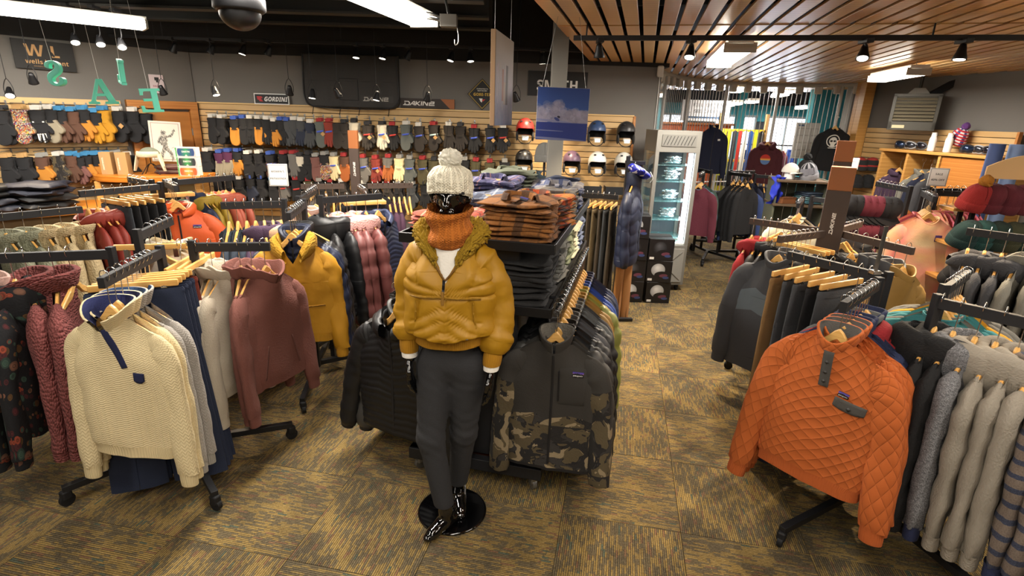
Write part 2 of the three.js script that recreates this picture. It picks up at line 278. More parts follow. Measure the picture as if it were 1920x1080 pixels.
// CAT: name -> { n: object name, c: category, d: description, g: geometry, m: materials by slot }
const CAT = {};
function dress(id, label, pos, ry, group, geoOver) {
  const k = CAT[id], t = thing(k.n, label, k.c, pos, ry, group);
  for (const [name, geo, slot, lab] of partsOf(geoOver ? { ...k.g, ...geoOver } : k.g)) part(name, geo, k.m[slot] || k.m.main, t, lab);
  return t;
}
// hangers
function hangerGeo() {
  const pts = [], N = 18, W = 0.172, top = (x) => -0.13 - 0.036 * ss(0, 0.06, Math.abs(x)) - 0.092 * Math.pow(Math.abs(x) / W, 1.15), th = (x) => 0.05 - 0.028 * Math.abs(x) / W;
  for (let i = 0; i <= N; i++) { const x = mix(-W, W, i / N); pts.push([x, top(x)]); }
  for (let i = N; i >= 0; i--) { const x = mix(-W, W, i / N); pts.push([x, top(x) - th(x)]); }
  return mv(extrude(pts, 0.018, 0.004), 0, 0, -0.009);
}
const hookPts = [[-0.02, -0.012, 0], [-0.023, 0.006, 0], [-0.012, 0.021, 0], [0.006, 0.023, 0], [0.021, 0.008, 0], [0.02, -0.012, 0], [0.004, -0.04, 0], [0, -0.08, 0], [0, -0.14, 0]];
const hookGeo = memo('hook', () => tube(hookPts, 0.0024, 20, 5));
const HG = memo('hanger', hangerGeo), barHG = memo('barhanger', () => merge([bx(0.36, 0.034, 0.018, 0, -0.11, 0, 0.006)])), clipG = memo('clip', () => merge([bx(0.026, 0.05, 0.012, 0, -0.145, 0.008, 0.002), bx(0.026, 0.05, 0.006, 0, -0.145, -0.006, 0.002), rod([0, -0.12, -0.012], [0, -0.12, 0.016], 0.004)]));
function hanger(label, pos, ry, kind = 'shirt') {
  const t = thing(kind === 'bar' ? 'trouser_hanger' : 'clothes_hanger', label, 'hanger', pos, ry);
  part('hook', hookGeo, X.chrome, t); part('wooden_body', kind === 'bar' ? barHG : HG, X.hanger, t);
  if (kind === 'bar') for (const x of [-0.12, 0.12]) { const c = part('clip', clipG, X.chrome, t); c.position.x = x; }
  return t;
}
// ---------- garment racks ----------
const rackMat = X.black;
// four-way rack on castors; each arm is [x0, z0, x1, z1, height], from its post to its tip, in room coordinates
function rack(label, arms, o = {}) {
  const cx = arms.reduce((s, a) => s + a[0], 0) / arms.length, cz = arms.reduce((s, a) => s + a[1], 0) / arms.length;
  const t = thing('clothing_rack', label, 'rack', [cx, 0, cz], 0), rm = o.mat || rackMat, low = Math.min(...arms.map(q => q[4])) - 0.3;
  for (const [x0, z0, x1, z1, h] of arms) {
    part('arm', bar([x0 - cx, h - 0.024, z0 - cz], [x1 - cx, h - 0.024, z1 - cz], 0.028, 0.048), rm, t);
    if (!o.column) part('post', bx(0.034, h + 0.015 - 0.13, 0.034, x0 - cx, (h + 0.015 + 0.13) / 2, z0 - cz), rm, t);
  }
  if (!o.column) for (let i = 0; i < arms.length; i++) for (const y of [0.3, low]) { const A = arms[i], B = arms[(i + 1) % arms.length]; part('crossbar', bar([A[0] - cx, y, A[1] - cz], [B[0] - cx, y, B[1] - cz], 0.03, 0.03), rm, t); }
  for (const a of o.legs || arms.map(q => Math.atan2(q[2] - q[0], q[3] - q[1]))) {
    const sx = Math.sin(a), sz = Math.cos(a), L = o.leg || 0.55;
    part('leg', bar([0, 0.12, 0], [sx * L, 0.1, sz * L], 0.035, 0.035), rm, t);
    const c = part('caster', casterG, X.rubber, t); c.position.set(sx * (L - 0.01), 0.034, sz * (L - 0.01)); c.rotation.y = a + 0.4;
  }
  return t;
}
const casterG = merge([cyl(0.034, 0.034, 0.024, 18).rotateZ(PI / 2), bx(0.042, 0.055, 0.05, 0, 0.03, 0, 0.012)]);
// hang a list of things along an arm, counted from its tip inwards
function hang(desc, [x0, z0, x1, z1, h], items, o = {}) {
  const R = rng((o.seed || 1) * 977 + items.length), a = Math.atan2(x1 - x0, z1 - z0), sx = Math.sin(a), sz = Math.cos(a);
  let s = o.first ?? 0.035, n = 0; const flip = o.flip ? PI : 0, from = o.from || 'tip';
  const L = (what, k) => `${what}, ${ORD[k]} from ${from} of ${desc}`;
  for (const it of items) {
    const [id, gap = o.gap || 0.05, q = {}] = Array.isArray(it) ? it : [it];
    const pos = [x1 - sx * s, h, z1 - sz * s], ry = a + flip + (R() - 0.5) * (o.jit ?? 0.16) + (q.turn || 0);
    if (id === 'hanger' || id === 'barhanger') hanger(L(id === 'hanger' ? 'empty wooden clothes hanger' : 'bare wooden trouser hanger', n), pos, ry, id === 'hanger' ? 'shirt' : 'bar');
    else {
      const k = CAT[id], isBar = !!k.g.pants;
      let hl = L(isBar ? 'wooden clip hanger with trousers' : 'wooden hanger in the ' + k.s, n); if (hl.split(' ').length > 16) hl = L('wooden hanger with ' + k.c, n);
      hanger(hl, pos, ry, isBar ? 'bar' : 'shirt');
      const go = {}; if (o.thin !== undefined && n > 0 && !isBar) go.d = o.thin; if (n === 0 && !isBar && o.fat) go.d = o.fat; if (q.g) Object.assign(go, q.g);
      if (!isBar) go.seed = (k.g.seed || 1) + (n % (o.vary || 3));
      const g = dress(id, L(k.d, n), pos, ry, undefined, go);
      if (q.tilt) g.rotation.z = q.tilt;
    }
    s += gap; n++;
  }
}
// ---------- cloth prints ----------
const camo = at(colour(512, (x, y) => { const p = x + 0.13 * fbm(x * 6, y * 6, 31, 2, 6), r = y + 0.13 * fbm(x * 6, y * 6, 37, 2, 6), a = fbm(p * 7, r * 5, 1, 4, 0), b = fbm(p * 9 + 3, r * 6, 8, 4, 0), c = fbm(p * 8, r * 6 + 2, 15, 4, 0); let q = [0.33, 0.29, 0.2]; if (a > 0.12) q = [0.2, 0.19, 0.18]; if (b > 0.16) q = [0.55, 0.49, 0.38]; if (c > 0.2) q = [0.13, 0.12, 0.11]; if (Math.abs(a - 0.12) < 0.03 && b < 0.1) q = [0.1, 0.09, 0.09]; return q; }), 0.32);
const floral = at(colour(512, (x, y) => { let c = [0.045, 0.045, 0.06]; for (let i = 0; i < 46; i++) { const px = hash(i, 1, 1), py = hash(i, 2, 1), r = 0.03 + 0.05 * hash(i, 3, 1); let dx = Math.abs(x - px), dy = Math.abs(y - py); dx = Math.min(dx, 1 - dx); dy = Math.min(dy, 1 - dy); const d = Math.hypot(dx, dy) + 0.025 * fbm(x * 9, y * 9, i, 2, 9); if (d < r * 0.75) { const p = [[0.42, 0.18, 0.11], [0.17, 0.25, 0.21], [0.33, 0.23, 0.11], [0.4, 0.27, 0.2], [0.24, 0.08, 0.09]][i % 5]; c = p.map(v => v * (0.75 + 0.5 * hash(Math.floor(d * 90), i, 3))); } } return c; }), 0.3);
const tie = at(colour(256, (x, y) => { const a = 0.5 + fbm(x * 4, y * 4, 3, 3, 4), b = 0.5 + fbm(x * 3, y * 5, 9, 3, 3); const c = [mix(0.93, 0.95, b), mix(0.55, 0.83, a), mix(0.52, 0.62, b * a * 1.6)]; return c; }), 0.5);
const marl = at(colour(128, (x, y) => { const v = 0.5 + 0.16 * noise(x * 64, y * 64, 2, 64) + 0.1 * noise(x * 20, y * 60, 5, 20); return [v, v, v * 1.02]; }), 0.11);
const stripeT = at(colour(128, (x, y) => { const s = (y * 2) % 1, n = 0.05 * noise(x * 32, y * 64, 2, 32); return s < 0.34 ? [0.2 + n, 0.22 + n, 0.29 + n] : [0.43 + n, 0.38 + n, 0.34 + n]; }), 0.09, 0.085);
function plaid(base, bands, size = 0.2, seed = 1) {  // bands: [centre, width, colour, strength]
  return at(colour(256, (x, y) => { let c = rgb(base); const tw = ((x * 128 + y * 128) | 0) % 2 ? 1 : 0.72; for (const [p, w, h, k] of bands) { const q = rgb(h); for (const [t, s] of [[x, 1], [y, 0.8]]) { const d = Math.abs(((t - p + 1.5) % 1) - 0.5); if (d < w) c = c.map((v, i) => mix(v, q[i], k * s * tw)); } } const n = 0.03 * noise(x * 64, y * 64, seed, 64); return c.map(v => v + n); }), size);
}
const PL = {
  brown: plaid(0x8f5c2c, [[0.2, 0.11, 0x3a2a22, 0.75], [0.75, 0.03, 0x5c3d22, 0.7]], 0.2), multi: plaid(0xb9532d, [[0.2, 0.12, 0x5a4a42, 0.85], [0.6, 0.1, 0xcf9a4b, 0.75], [0.85, 0.05, 0x3f3b3d, 0.9]], 0.22),
  grey: plaid(0x6f6a66, [[0.3, 0.12, 0x4d4a4c, 0.8], [0.7, 0.02, 0xcf9b2e, 0.95], [0.9, 0.05, 0x8f887e, 0.8]], 0.2), blue: plaid(0x2d4378, [[0.25, 0.12, 0x1c2440, 0.85], [0.7, 0.06, 0x9aa0ae, 0.8], [0.5, 0.015, 0xc9a857, 0.9]], 0.2),
  purple: plaid(0x4d4a6e, [[0.2, 0.1, 0x2c2c46, 0.85], [0.6, 0.05, 0x9d97a5, 0.7], [0.85, 0.03, 0xb07a6a, 0.7]], 0.14), slate: plaid(0x5b6377, [[0.2, 0.14, 0x2b2f3e, 0.85], [0.6, 0.06, 0xb5b3b0, 0.7]], 0.13), red: plaid(0xc25a45, [[0.25, 0.1, 0x6f4a44, 0.7], [0.6, 0.04, 0xd9c2a4, 0.7], [0.8, 0.03, 0x4f3c3a, 0.8]], 0.14), navyline: plaid(0x8f8c90, [[0.2, 0.1, 0x34406a, 0.8], [0.7, 0.05, 0xc9c6bf, 0.7]], 0.16),
};
// woven neck and chest labels: a small mountain skyline over the maker's lettering
const labelTex = canvas(256, 128, (c, w, h) => { const g = ['#3a2f7c', '#5b3f97', '#c8743c', '#e0a552']; c.fillStyle = g[0]; c.fillRect(0, 0, w, h); c.fillStyle = g[1]; c.fillRect(0, 22, w, 26); c.fillStyle = g[2]; c.fillRect(0, 44, w, 14); c.fillStyle = '#0e0d14'; c.beginPath(); c.moveTo(0, 66); for (const [x, y] of [[0, 50], [40, 44], [70, 30], [88, 40], [110, 18], [126, 34], [150, 26], [175, 46], [215, 40], [256, 56], [256, 128], [0, 128]]) c.lineTo(x, y); c.fill(); c.fillStyle = '#f4f1ea'; c.font = 'bold 46px sans-serif'; c.textAlign = 'center'; c.fillText('patagonia', w / 2, 108); });
const LABEL = M(0xffffff, { map: labelTex, roughness: 0.8 });
const slots = (main, o = {}) => ({ main, rib: main, collar: main, lining: main, hood: main, ...o });
const zip = (y0, y1) => ({ name: 'zipper', at: [0, (y0 + y1) / 2, 0.012, Math.abs(y0 - y1), 0, 0.003, 1, 14], slot: 'zip' });
const neckLabel = { name: 'neck_label', at: [0, -0.2, 0.05, 0.026, 0, 0.0035, 3, 2], slot: 'label' };
function cat(id, n, c, s, d, g, m) { if (g.details) g = { ...g, details: g.details.map(q => q.low ? q : { ...q, low: 1, at: [q.at[0], q.at[1] - 0.033, ...q.at.slice(2)] }) }; CAT[id] = { n, c, s, d, g, m: { zip: X.black, label: LABEL, ...m } }; }
const dark = 0x232326;
// detailed pieces
const orangeQ = fab(0xb45a22, 'diamond', 0.005), orangeRib = fab(0xb25722, 'rib', 0.001), charcoal = fab(0x55524e, 'fleece', 0.001), navyF = fab(0x1f2748, 'fleece', 0.001);
cat('orangeQ', 'quilted_pullover', 'pullover', 'orange quilted pullover', 'orange quilted snap pullover', { neckLabel: 1, len: 0.71, w: 0.238, hw: 0.238, sw: 0.195, d: 0.05, nu: 72, nv: 40, fold: 0.012, hemIn: 0.95, hemBand: 0.065, dip: 0.05, sleeve: { len: 0.68, sp: 0.2, sp2: 0.1, r0: 0.088, r1: 0.058, n: 22, k: 20, cuff: 0.065 }, collar: { h: 0.065, hf: 0.05, flare: 0.16, t: 0.007 },
  details: [{ name: 'placket', at: [0, -0.27, 0.04, 0.17, 0, 0.004, 2, 10], slot: 'trim', label: 'grey snap placket' }, { name: 'snap', at: [0, -0.235, 0.012, 0.012, 0.78, 0.007, 2, 2], slot: 'snap' }, { name: 'snap', at: [0, -0.285, 0.012, 0.012, 0.78, 0.007, 2, 2], slot: 'snap' }, { name: 'snap', at: [0, -0.33, 0.012, 0.012, 0.78, 0.007, 2, 2], slot: 'snap' }, { name: 'pocket_flap', at: [0.115, -0.415, 0.125, 0.05, -0.12, 0.006, 8, 4, flap], slot: 'trim', label: 'grey buttoned pocket flap' }, { name: 'snap', at: [0.115, -0.422, 0.014, 0.014, 0.7, 0.009, 2, 2], slot: 'snap' }, { name: 'chest_label', at: [0.085, -0.365, 0.042, 0.022, -0.12, 0.006, 2, 2], slot: 'label' }] },
  slots(orangeQ, { rib: orangeRib, lining: charcoal, trim: charcoal, snap: M(0x3a3836, { roughness: 0.5 }) }));
const camoM = print(camo, 'fleece'), topM = fab(0x302d29, 'weave', 0.0008, { roughness: 0.8 });
cat('camo', 'fleece_jacket', 'jacket', 'camouflage fleece jacket', 'dark fleece jacket with camouflage lower half', { neckLabel: 1, len: 0.73, w: 0.242, hw: 0.248, sw: 0.195, d: 0.05, nu: 64, nv: 36, hemBand: 0, fold: 0.018, dip: 0.045, bands: [[0, 0.54, 'yoke', 'main'], [0.54, 0.975, 'lower_body', 'camo'], [0.975, 1, 'hem_binding', 'zip']], sleeve: { len: 0.68, sp: 0.15, sp2: 0.06, r0: 0.085, r1: 0.056, n: 22, k: 18, cuff: 0, bands: [[0, 0.48, 'upper_sleeve', 'main'], [0.48, 1, 'lower_sleeve', 'camo']] }, collar: { h: 0.075, hf: 0.06, flare: 0.12, gap: 0.1, t: 0.007, open: 0.2 },
  details: [zip(-0.2, -0.83), { name: 'chest_pocket', at: [0.1, -0.37, 0.13, 0.2, 0, 0.003, 4, 6], slot: 'main' }, { name: 'pocket_zipper', at: [0.033, -0.37, 0.008, 0.17, 0, 0.006, 1, 6], slot: 'zip' }, { name: 'chest_label', at: [0.125, -0.3, 0.055, 0.026, -0.05, 0.006, 2, 2], slot: 'label' }] },
  slots(topM, { camo: camoM, lining: fab(0x6a665e, 'sherpa', 0.003) }));
const puffM = (hex) => M(hex, { roughness: 0.5, bumpMap: T.crumple, bumpScale: 0.004 });
const pufferG = { len: 0.71, w: 0.24, hw: 0.238, sw: 0.192, d: 0.055, nu: 44, nv: 66, puffN: 11, puffA: 0.014, fold: 0.01, hemBand: 0, sleeve: { len: 0.66, sp: 0.16, sp2: 0.05, r0: 0.08, r1: 0.055, n: 44, k: 14, cuff: 0.02, fl: 0.6 }, collar: { h: 0.075, hf: 0.06, t: 0.014, flare: 0.15, gap: 0.08 }, details: [zip(-0.2, -0.82)] };
const puff = (id, hex, colourName, o = {}) => cat(id, 'puffer_jacket', 'jacket', colourName + ' puffer jacket', colourName + ' quilted puffer jacket', { ...pufferG, ...o }, slots(puffM(hex), { rib: X.black }));
puff('blackPuff', 0x151517, 'black'); puff('greyPuff', 0x3a3937, 'dark grey', { puffN: 7, puffA: 0.02 }); puff('olivePuff', 0x7d8040, 'olive green', { puffN: 8, puffA: 0.02 }); puff('navyPuff', 0x1b2238, 'navy');
cat('blackHoodPuff', 'hooded_puffer', 'jacket', 'black hooded puffer', 'black hooded down puffer jacket', { ...pufferG, puffN: 17, puffA: 0.008, nv: 90, collar: undefined, hood: { s: 1.15, gap: 0.3 } }, slots(puffM(0x131315)));
cat('mauvePuff', 'hooded_puffer', 'jacket', 'mauve hooded puffer', 'mauve puffer jacket with pink fleece hood', { ...pufferG, len: 0.8, puffN: 8, puffA: 0.012, nv: 50, hood: { s: 1 }, collar: undefined }, slots(puffM(0x6a3a37), { hood: fab(0xd4a09a, 'sherpa', 0.004), lining: fab(0xd4a09a, 'sherpa', 0.004) }));
cat('navyVest', 'puffer_vest', 'vest', 'navy puffer vest', 'navy blue quilted puffer vest with hood', { ...pufferG, len: 0.78, puffN: 20, puffA: 0.006, nv: 100, sleeve: false, hood: { s: 0.9 }, collar: undefined, sw: 0.19, details: [zip(-0.2, -0.9), { name: 'hang_tag', at: [-0.13, -0.56, 0.045, 0.11, 0, 0.012, 2, 3], slot: 'tag', label: 'orange hang tag' }] }, slots(puffM(0x232c4a), { tag: M(0xd8602a) }));
const mustard = 0xb07d12;
cat('mustard', 'fleece_lined_pullover', 'pullover', 'mustard pullover', 'mustard pullover with shaggy fleece collar', { len: 0.68, w: 0.24, hw: 0.23, d: 0.055, nu: 56, nv: 30, dip: 0.14, dipP: 1.2, fold: 0.02, hood: { gap: 0.5, s: 0.95 }, sleeve: { len: 0.64, sp: 0.14, r0: 0.08, n: 22, wr: 0.01 }, details: [{ name: 'brand_tag', at: [0, -0.31, 0.05, 0.03, 0, -0.02, 2, 2], slot: 'zip' }, { name: 'pocket_seam', at: [0.02, -0.58, 0.3, 0.008, 0, 0.003, 12, 2], slot: 'main' }] }, slots(M(mustard, { roughness: 0.6, bumpMap: T.crumple, bumpScale: 0.006 }), { hood: fab(0xa67c1a, 'sherpa', 0.006), lining: fab(0xa67c1a, 'sherpa', 0.006), rib: fab(mustard, 'rib') }));
const creamQ = fab(0xd6c49a, 'wavequilt', 0.0022), navyTrim = fab(0x222a58, 'fleece');
const quiltG = { len: 0.69, w: 0.222, hw: 0.218, sw: 0.182, d: 0.055, nu: 56, nv: 34, fold: 0.02, hemBand: 0.06, hemIn: 0.96, dip: 0.06, sleeve: { len: 0.67, sp: 0.11, sp2: 0.05, r0: 0.078, r1: 0.052, n: 22, k: 16, cuff: 0.06, fl: 0.5 }, collar: { h: 0.075, hf: 0.06, flare: 0.34, gap: 0.25, open: 0.35, t: 0.007 } };
cat('creamQ', 'quilted_pullover', 'pullover', 'cream quilted pullover', 'cream quilted pullover with navy trim', { ...quiltG, details: [{ name: 'placket', at: [0.035, -0.28, 0.026, 0.19, 0.28, 0.004, 2, 10], slot: 'trim', label: 'navy placket' }, { name: 'pocket_flap', at: [0.115, -0.42, 0.045, 0.05, -0.1, 0.005, 4, 4, flap], slot: 'trim', label: 'navy pocket flap' }] }, slots(creamQ, { rib: fab(0xd2bf94, 'rib'), lining: navyTrim, trim: navyTrim }));
cat('greyQ', 'quilted_pullover', 'pullover', 'light grey quilted pullover', 'light grey quilted pullover with blue collar', { ...quiltG, sleeve: { ...quiltG.sleeve, sp: 0.12, sp2: 0.08 } }, slots(fab(0xa39d95, 'wavequilt', 0.003), { rib: fab(0x9f9a92, 'rib'), lining: fab(0x3a5580, 'fleece') }));
const fleeceG = { len: 0.68, w: 0.228, hw: 0.226, sw: 0.185, d: 0.035, fold: 0.018, hemBand: 0.05, sleeve: { len: 0.65, sp: 0.11, r0: 0.076, r1: 0.052, n: 16 } };
const cowl = { h: 0.07, hf: 0.05, flare: 0.42, t: 0.009, wave: 0.014 };
const pl = (id, hex, desc, o = {}, mo = {}, bump = 'fleece', s = 0.0012) => cat(id, o.n || 'fleece_pullover', o.c || 'pullover', o.s || desc, desc, { ...fleeceG, ...(o.g || {}) }, slots(fab(hex, bump, s), mo));
pl('stone', 0xb5aa97, 'stone fleece pullover', { g: { collar: cowl, nu: 44, nv: 26, d: 0.045 } }); pl('mauve', 0x74473e, 'mauve pocketed fleece pullover', { g: { collar: cowl, nu: 44, nv: 26, d: 0.05, len: 0.66, details: [-1, 1].map(s => ({ name: 'pocket_seam', at: [s * 0.12, -0.64, 0.01, 0.2, s * 0.25, 0.005, 2, 8], slot: 'main' })) } });
pl('sherpa', 0x7a3f3c, 'mauve curly sherpa pullover', { n: 'sherpa_pullover', g: { collar: { h: 0.09, hf: 0.07, flare: 0.5, t: 0.016, gap: 0.3, open: 0.5 }, d: 0.06, nu: 48, nv: 30, len: 0.74, w: 0.29, hw: 0.29, sleeve: { len: 0.66, sp: 0.2, r0: 0.1, r1: 0.07, n: 18 } } }, {}, 'sherpa', 0.012);
cat('floral', 'floral_hoodie', 'hoodie', 'black floral hoodie', 'black fleece hoodie with flower print', { ...fleeceG, d: 0.05, len: 0.72, w: 0.26, hood: { s: 1.1 }, nu: 44, nv: 26, sleeve: { len: 0.68, sp: 0.16, r0: 0.095, r1: 0.06 } }, slots(print(floral, 'fleece')));
pl('blush', 0xcaa79c, 'pale pink knit pullover', { g: { collar: cowl } }); pl('oat', 0xd8cfbe, 'oatmeal knit pullover', { g: { collar: cowl } });
pl('tan', 0xb5a27c, 'tan sherpa pullover', { n: 'sherpa_pullover', g: { d: 0.06, w: 0.28, collar: { h: 0.06, t: 0.014, flare: 0.4 }, sleeve: { len: 0.6, sp: 0.2, r0: 0.11, r1: 0.07 } } }, {}, 'sherpa', 0.006); pl('sage', 0x878872, 'sage sherpa pullover', { n: 'sherpa_pullover', g: { d: 0.06, w: 0.28, collar: { h: 0.06, t: 0.014, flare: 0.4 }, sleeve: { len: 0.6, sp: 0.2, r0: 0.11, r1: 0.07 } } }, {}, 'sherpa', 0.006);
const shellG = { ...fleeceG, hemBand: 0, len: 0.72, hood: { s: 0.68 }, details: [] }, shell = (id, hex, desc, o = {}) => cat(id, o.n || 'shell_jacket', 'jacket', desc, desc, { ...shellG, ...(o.g || {}) }, slots(M(hex, { roughness: 0.6, bumpMap: T.crumple, bumpScale: 0.004 }), o.m || {}));
shell('orangeShell', 0xc4501d, 'bright orange hooded shell jacket', { g: { nu: 44, nv: 26, d: 0.06, w: 0.27, hw: 0.28, sw: 0.21, sleeve: { len: 0.66, sp: 0.32, sp2: 0.2, r0: 0.09, r1: 0.06, n: 16 }, details: [zip(-0.2, -0.83), { name: 'chest_label', at: [0.12, -0.3, 0.06, 0.024, -0.06, 0.006, 2, 2], slot: 'label' }] } }); shell('redShell', 0x7e2a1e, 'brick red hooded shell jacket'); shell('tealShell', 0x4b7a6a, 'sea green shell jacket'); shell('salmon', 0xa8543f, 'salmon hooded jacket'); shell('ochre', 0x8d7420, 'ochre yellow jacket');
shell('blackShell', 0x18181a, 'black hooded shell jacket'); shell('greyShell', 0x45464a, 'charcoal shell jacket', { g: { hood: undefined, collar: { h: 0.07, t: 0.008 }, d: 0.045 } }); shell('navyShell', 0x1c2540, 'navy blue shell jacket', { g: { hood: undefined, collar: { h: 0.06, t: 0.006 } } }); shell('blueShell', 0x1c3f8c, 'royal blue shell jacket', { g: { hood: undefined, collar: { h: 0.06, t: 0.006 } } }); shell('khakiShell', 0x8a6a32, 'khaki canvas jacket', { g: { hood: undefined, collar: { h: 0.05, t: 0.006 } } });
cat('blockGrey', 'snow_jacket', 'jacket', 'grey colour-block snow jacket', 'dark grey snow jacket with pale chest band', { ...shellG, hood: undefined, len: 0.78, w: 0.25, hw: 0.255, sw: 0.2, d: 0.055, nu: 56, nv: 34, bands: [[0, 0.25, 'yoke', 'main'], [0.25, 0.45, 'chest_band', 'band'], [0.45, 1, 'body', 'main']], collar: { h: 0.06, hf: 0.05, flare: 0.2, t: 0.01 }, sleeve: { len: 0.68, sp: 0.22, r0: 0.1, r1: 0.065, n: 20, k: 16 }, details: [{ name: 'chest_tab', at: [0.1, -0.66, 0.05, 0.014, 0.2, 0.006, 3, 2], slot: 'tab' }] }, slots(M(0x3b3d42, { roughness: 0.75, bumpMap: T.crumple, bumpScale: 0.005 }), { band: M(0x59636a, { roughness: 0.75, bumpMap: T.crumple, bumpScale: 0.004 }), tab: M(0xb5622a) }));
const hoodieG = { ...fleeceG, d: 0.045, hood: { s: 1 }, sleeve: { len: 0.68, sp: 0.1, r0: 0.08, r1: 0.054, n: 20, wr: 0.01 } };
const hoodie = (id, mat, desc, o = {}) => cat(id, 'hoodie', 'hoodie', desc, desc, { ...hoodieG, ...(o.g || {}) }, slots(mat, o.m || {}));
hoodie('blackHood', fab(0x161617, 'fleece'), 'black hoodie'); hoodie('marlHood', M(0xd8d8d8, { map: marl, roughness: 0.95, bumpMap: T.fleece, bumpScale: 0.001 }), 'marled grey hoodie', { m: { rib: navyF } }); hoodie('greyHood', fab(0x8d8578, 'fleece'), 'grey hoodie', { g: { len: 0.7 } }); hoodie('stripeHood', print(stripeT, 'fleece'), 'brown and navy striped hoodie', { m: { rib: navyF } });
hoodie('maroonHood', fab(0x4c1f26, 'fleece'), 'maroon hooded sweatshirt'); 
pl('navyFl', 0x222b4a, 'navy fleece pullover', { g: { collar: { h: 0.06, t: 0.008 } } }); pl('greyFl', 0x5c5f60, 'grey fleece pullover', { g: { collar: { h: 0.05, t: 0.008 } } }); pl('redFl', 0x8c1c22, 'red fleece pullover', { g: { hood: { s: 0.8 } } }); pl('slateTop', 0x2d3642, 'slate navy snap pullover', { g: { len: 0.6 } }); pl('plum', 0x453247, 'plum purple hooded top', { g: { len: 0.6, hood: { s: 0.7 } } }); pl('peach', 0xd6ad8b, 'cream knit top', { g: { len: 0.6, hood: { s: 0.75 } } });
pl('charWool', 0x3d3d40, 'charcoal wool pullover', { g: { hood: { s: 0.75 } } }); pl('greyWool', 0x77746a, 'heather grey wool pullover', { g: { collar: { h: 0.06, t: 0.01, flare: 0.2 } } }); pl('purpleTop', 0x482c3e, 'dark purple fleece pullover'); pl('blackFl', 0x1a1a1c, 'black fleece pullover', { g: { collar: { h: 0.06, t: 0.008 } } });
const teeG = { ...fleeceG, hemBand: 0, d: 0.03, fold: 0.012, dip: 0.05, collar: { h: 0.014, t: 0.003, flare: 0.02 }, sleeve: { len: 0.6, sp: 0.16, r0: 0.085, r1: 0.05 } };
const tee = (id, mat, desc, o = {}) => cat(id, o.n || 'sweatshirt', o.c || 'sweatshirt', desc, desc, { ...teeG, ...(o.g || {}) }, slots(mat, o.m || {}));
tee('maroonTee', fab(0x5d2431, 'fleece'), 'maroon crewneck sweatshirt'); tee('blueTee', fab(0x2c3c68, 'fleece'), 'blue crewneck sweatshirt'); tee('skyTee', fab(0x5d7f98, 'fleece'), 'light blue sweatshirt'); tee('greenTee', fab(0x35493f, 'fleece'), 'forest green sweatshirt'); tee('blackTee', fab(0x141416, 'weave'), 'black crewneck sweatshirt'); tee('navyTee', fab(0x181c30, 'weave'), 'dark navy sweatshirt');
tee('tieTee', print(tie, 'weave'), 'pink and yellow dip-dyed sweatshirt', { g: { nu: 48, nv: 28, d: 0.035, details: [{ name: 'chest_emblem', at: [0.09, -0.3, 0.05, 0.05, 0, 0.004, 3, 3], slot: 'emblem' }] }, m: { emblem: M(0x4a2f6e) } }); tee('pinkTee', fab(0xe0788a, 'weave'), 'bright pink sweatshirt'); tee('creamTee', fab(0xe0d2b0, 'weave'), 'cream sweatshirt'); tee('whiteTee', fab(0xe6dfcf, 'weave'), 'off-white sweatshirt'); tee('tealTee', fab(0x3f8286, 'weave'), 'teal tee shirt', { g: { sleeve: { len: 0.25, sp: 0.5, r0: 0.09, r1: 0.085, cuff: 0 } } }); tee('yellowTee', fab(0xc39022, 'weave'), 'yellow tee shirt', { g: { sleeve: { len: 0.25, sp: 0.5, r0: 0.09, r1: 0.085, cuff: 0 } } }); tee('greyTee', fab(0x6b6963, 'weave'), 'grey tee shirt', { g: { sleeve: { len: 0.25, sp: 0.5, r0: 0.09, r1: 0.085, cuff: 0 } } });
const trouser = (id, hex, desc, o = {}) => cat(id, 'trousers', 'trousers', desc, desc, { pants: 1, ...o }, { main: fab(hex, 'weave', 0.0012), rib: fab(hex, 'weave', 0.0012) });
trouser('navyPants', 0x242d44, 'navy corduroy trousers', { len: 1.1, w: 0.2, hem: 0.13 }); trouser('rustPants', 0x6e2a18, 'rust corduroy trousers', { len: 1.04, w: 0.2, hem: 0.12 }); trouser('blackPants', 0x1b1b1d, 'black trousers'); trouser('greyPants', 0x45474a, 'grey work trousers'); trouser('brownPants', 0x3d3428, 'olive brown trousers'); trouser('tanPants', 0x9a6a38, 'tan canvas trousers'); trouser('slatePants', 0x33373c, 'slate grey trousers'); trouser('sandPants', 0x86673f, 'sand canvas trousers'); trouser('khakiPants', 0x5e5138, 'khaki corduroy trousers');
// ---------- the room ----------
const wallM = M(0x716e69, { roughness: 0.9, bumpMap: T.plaster, bumpScale: 0.001 }), soffitM = M(0x19191a, { roughness: 0.85 }), beamM = M(0x302f2d, { roughness: 0.55 });
const slatMs = [0xd9bd8e, 0xdec395, 0xd4b687, 0xe0c79c].map((h, i) => M(h, { map: at(woodTex(0xe2d2b8, 0xf4ead8, 2, 0.8, 20 + i), 1.3, 0.3), roughness: 0.5 }));
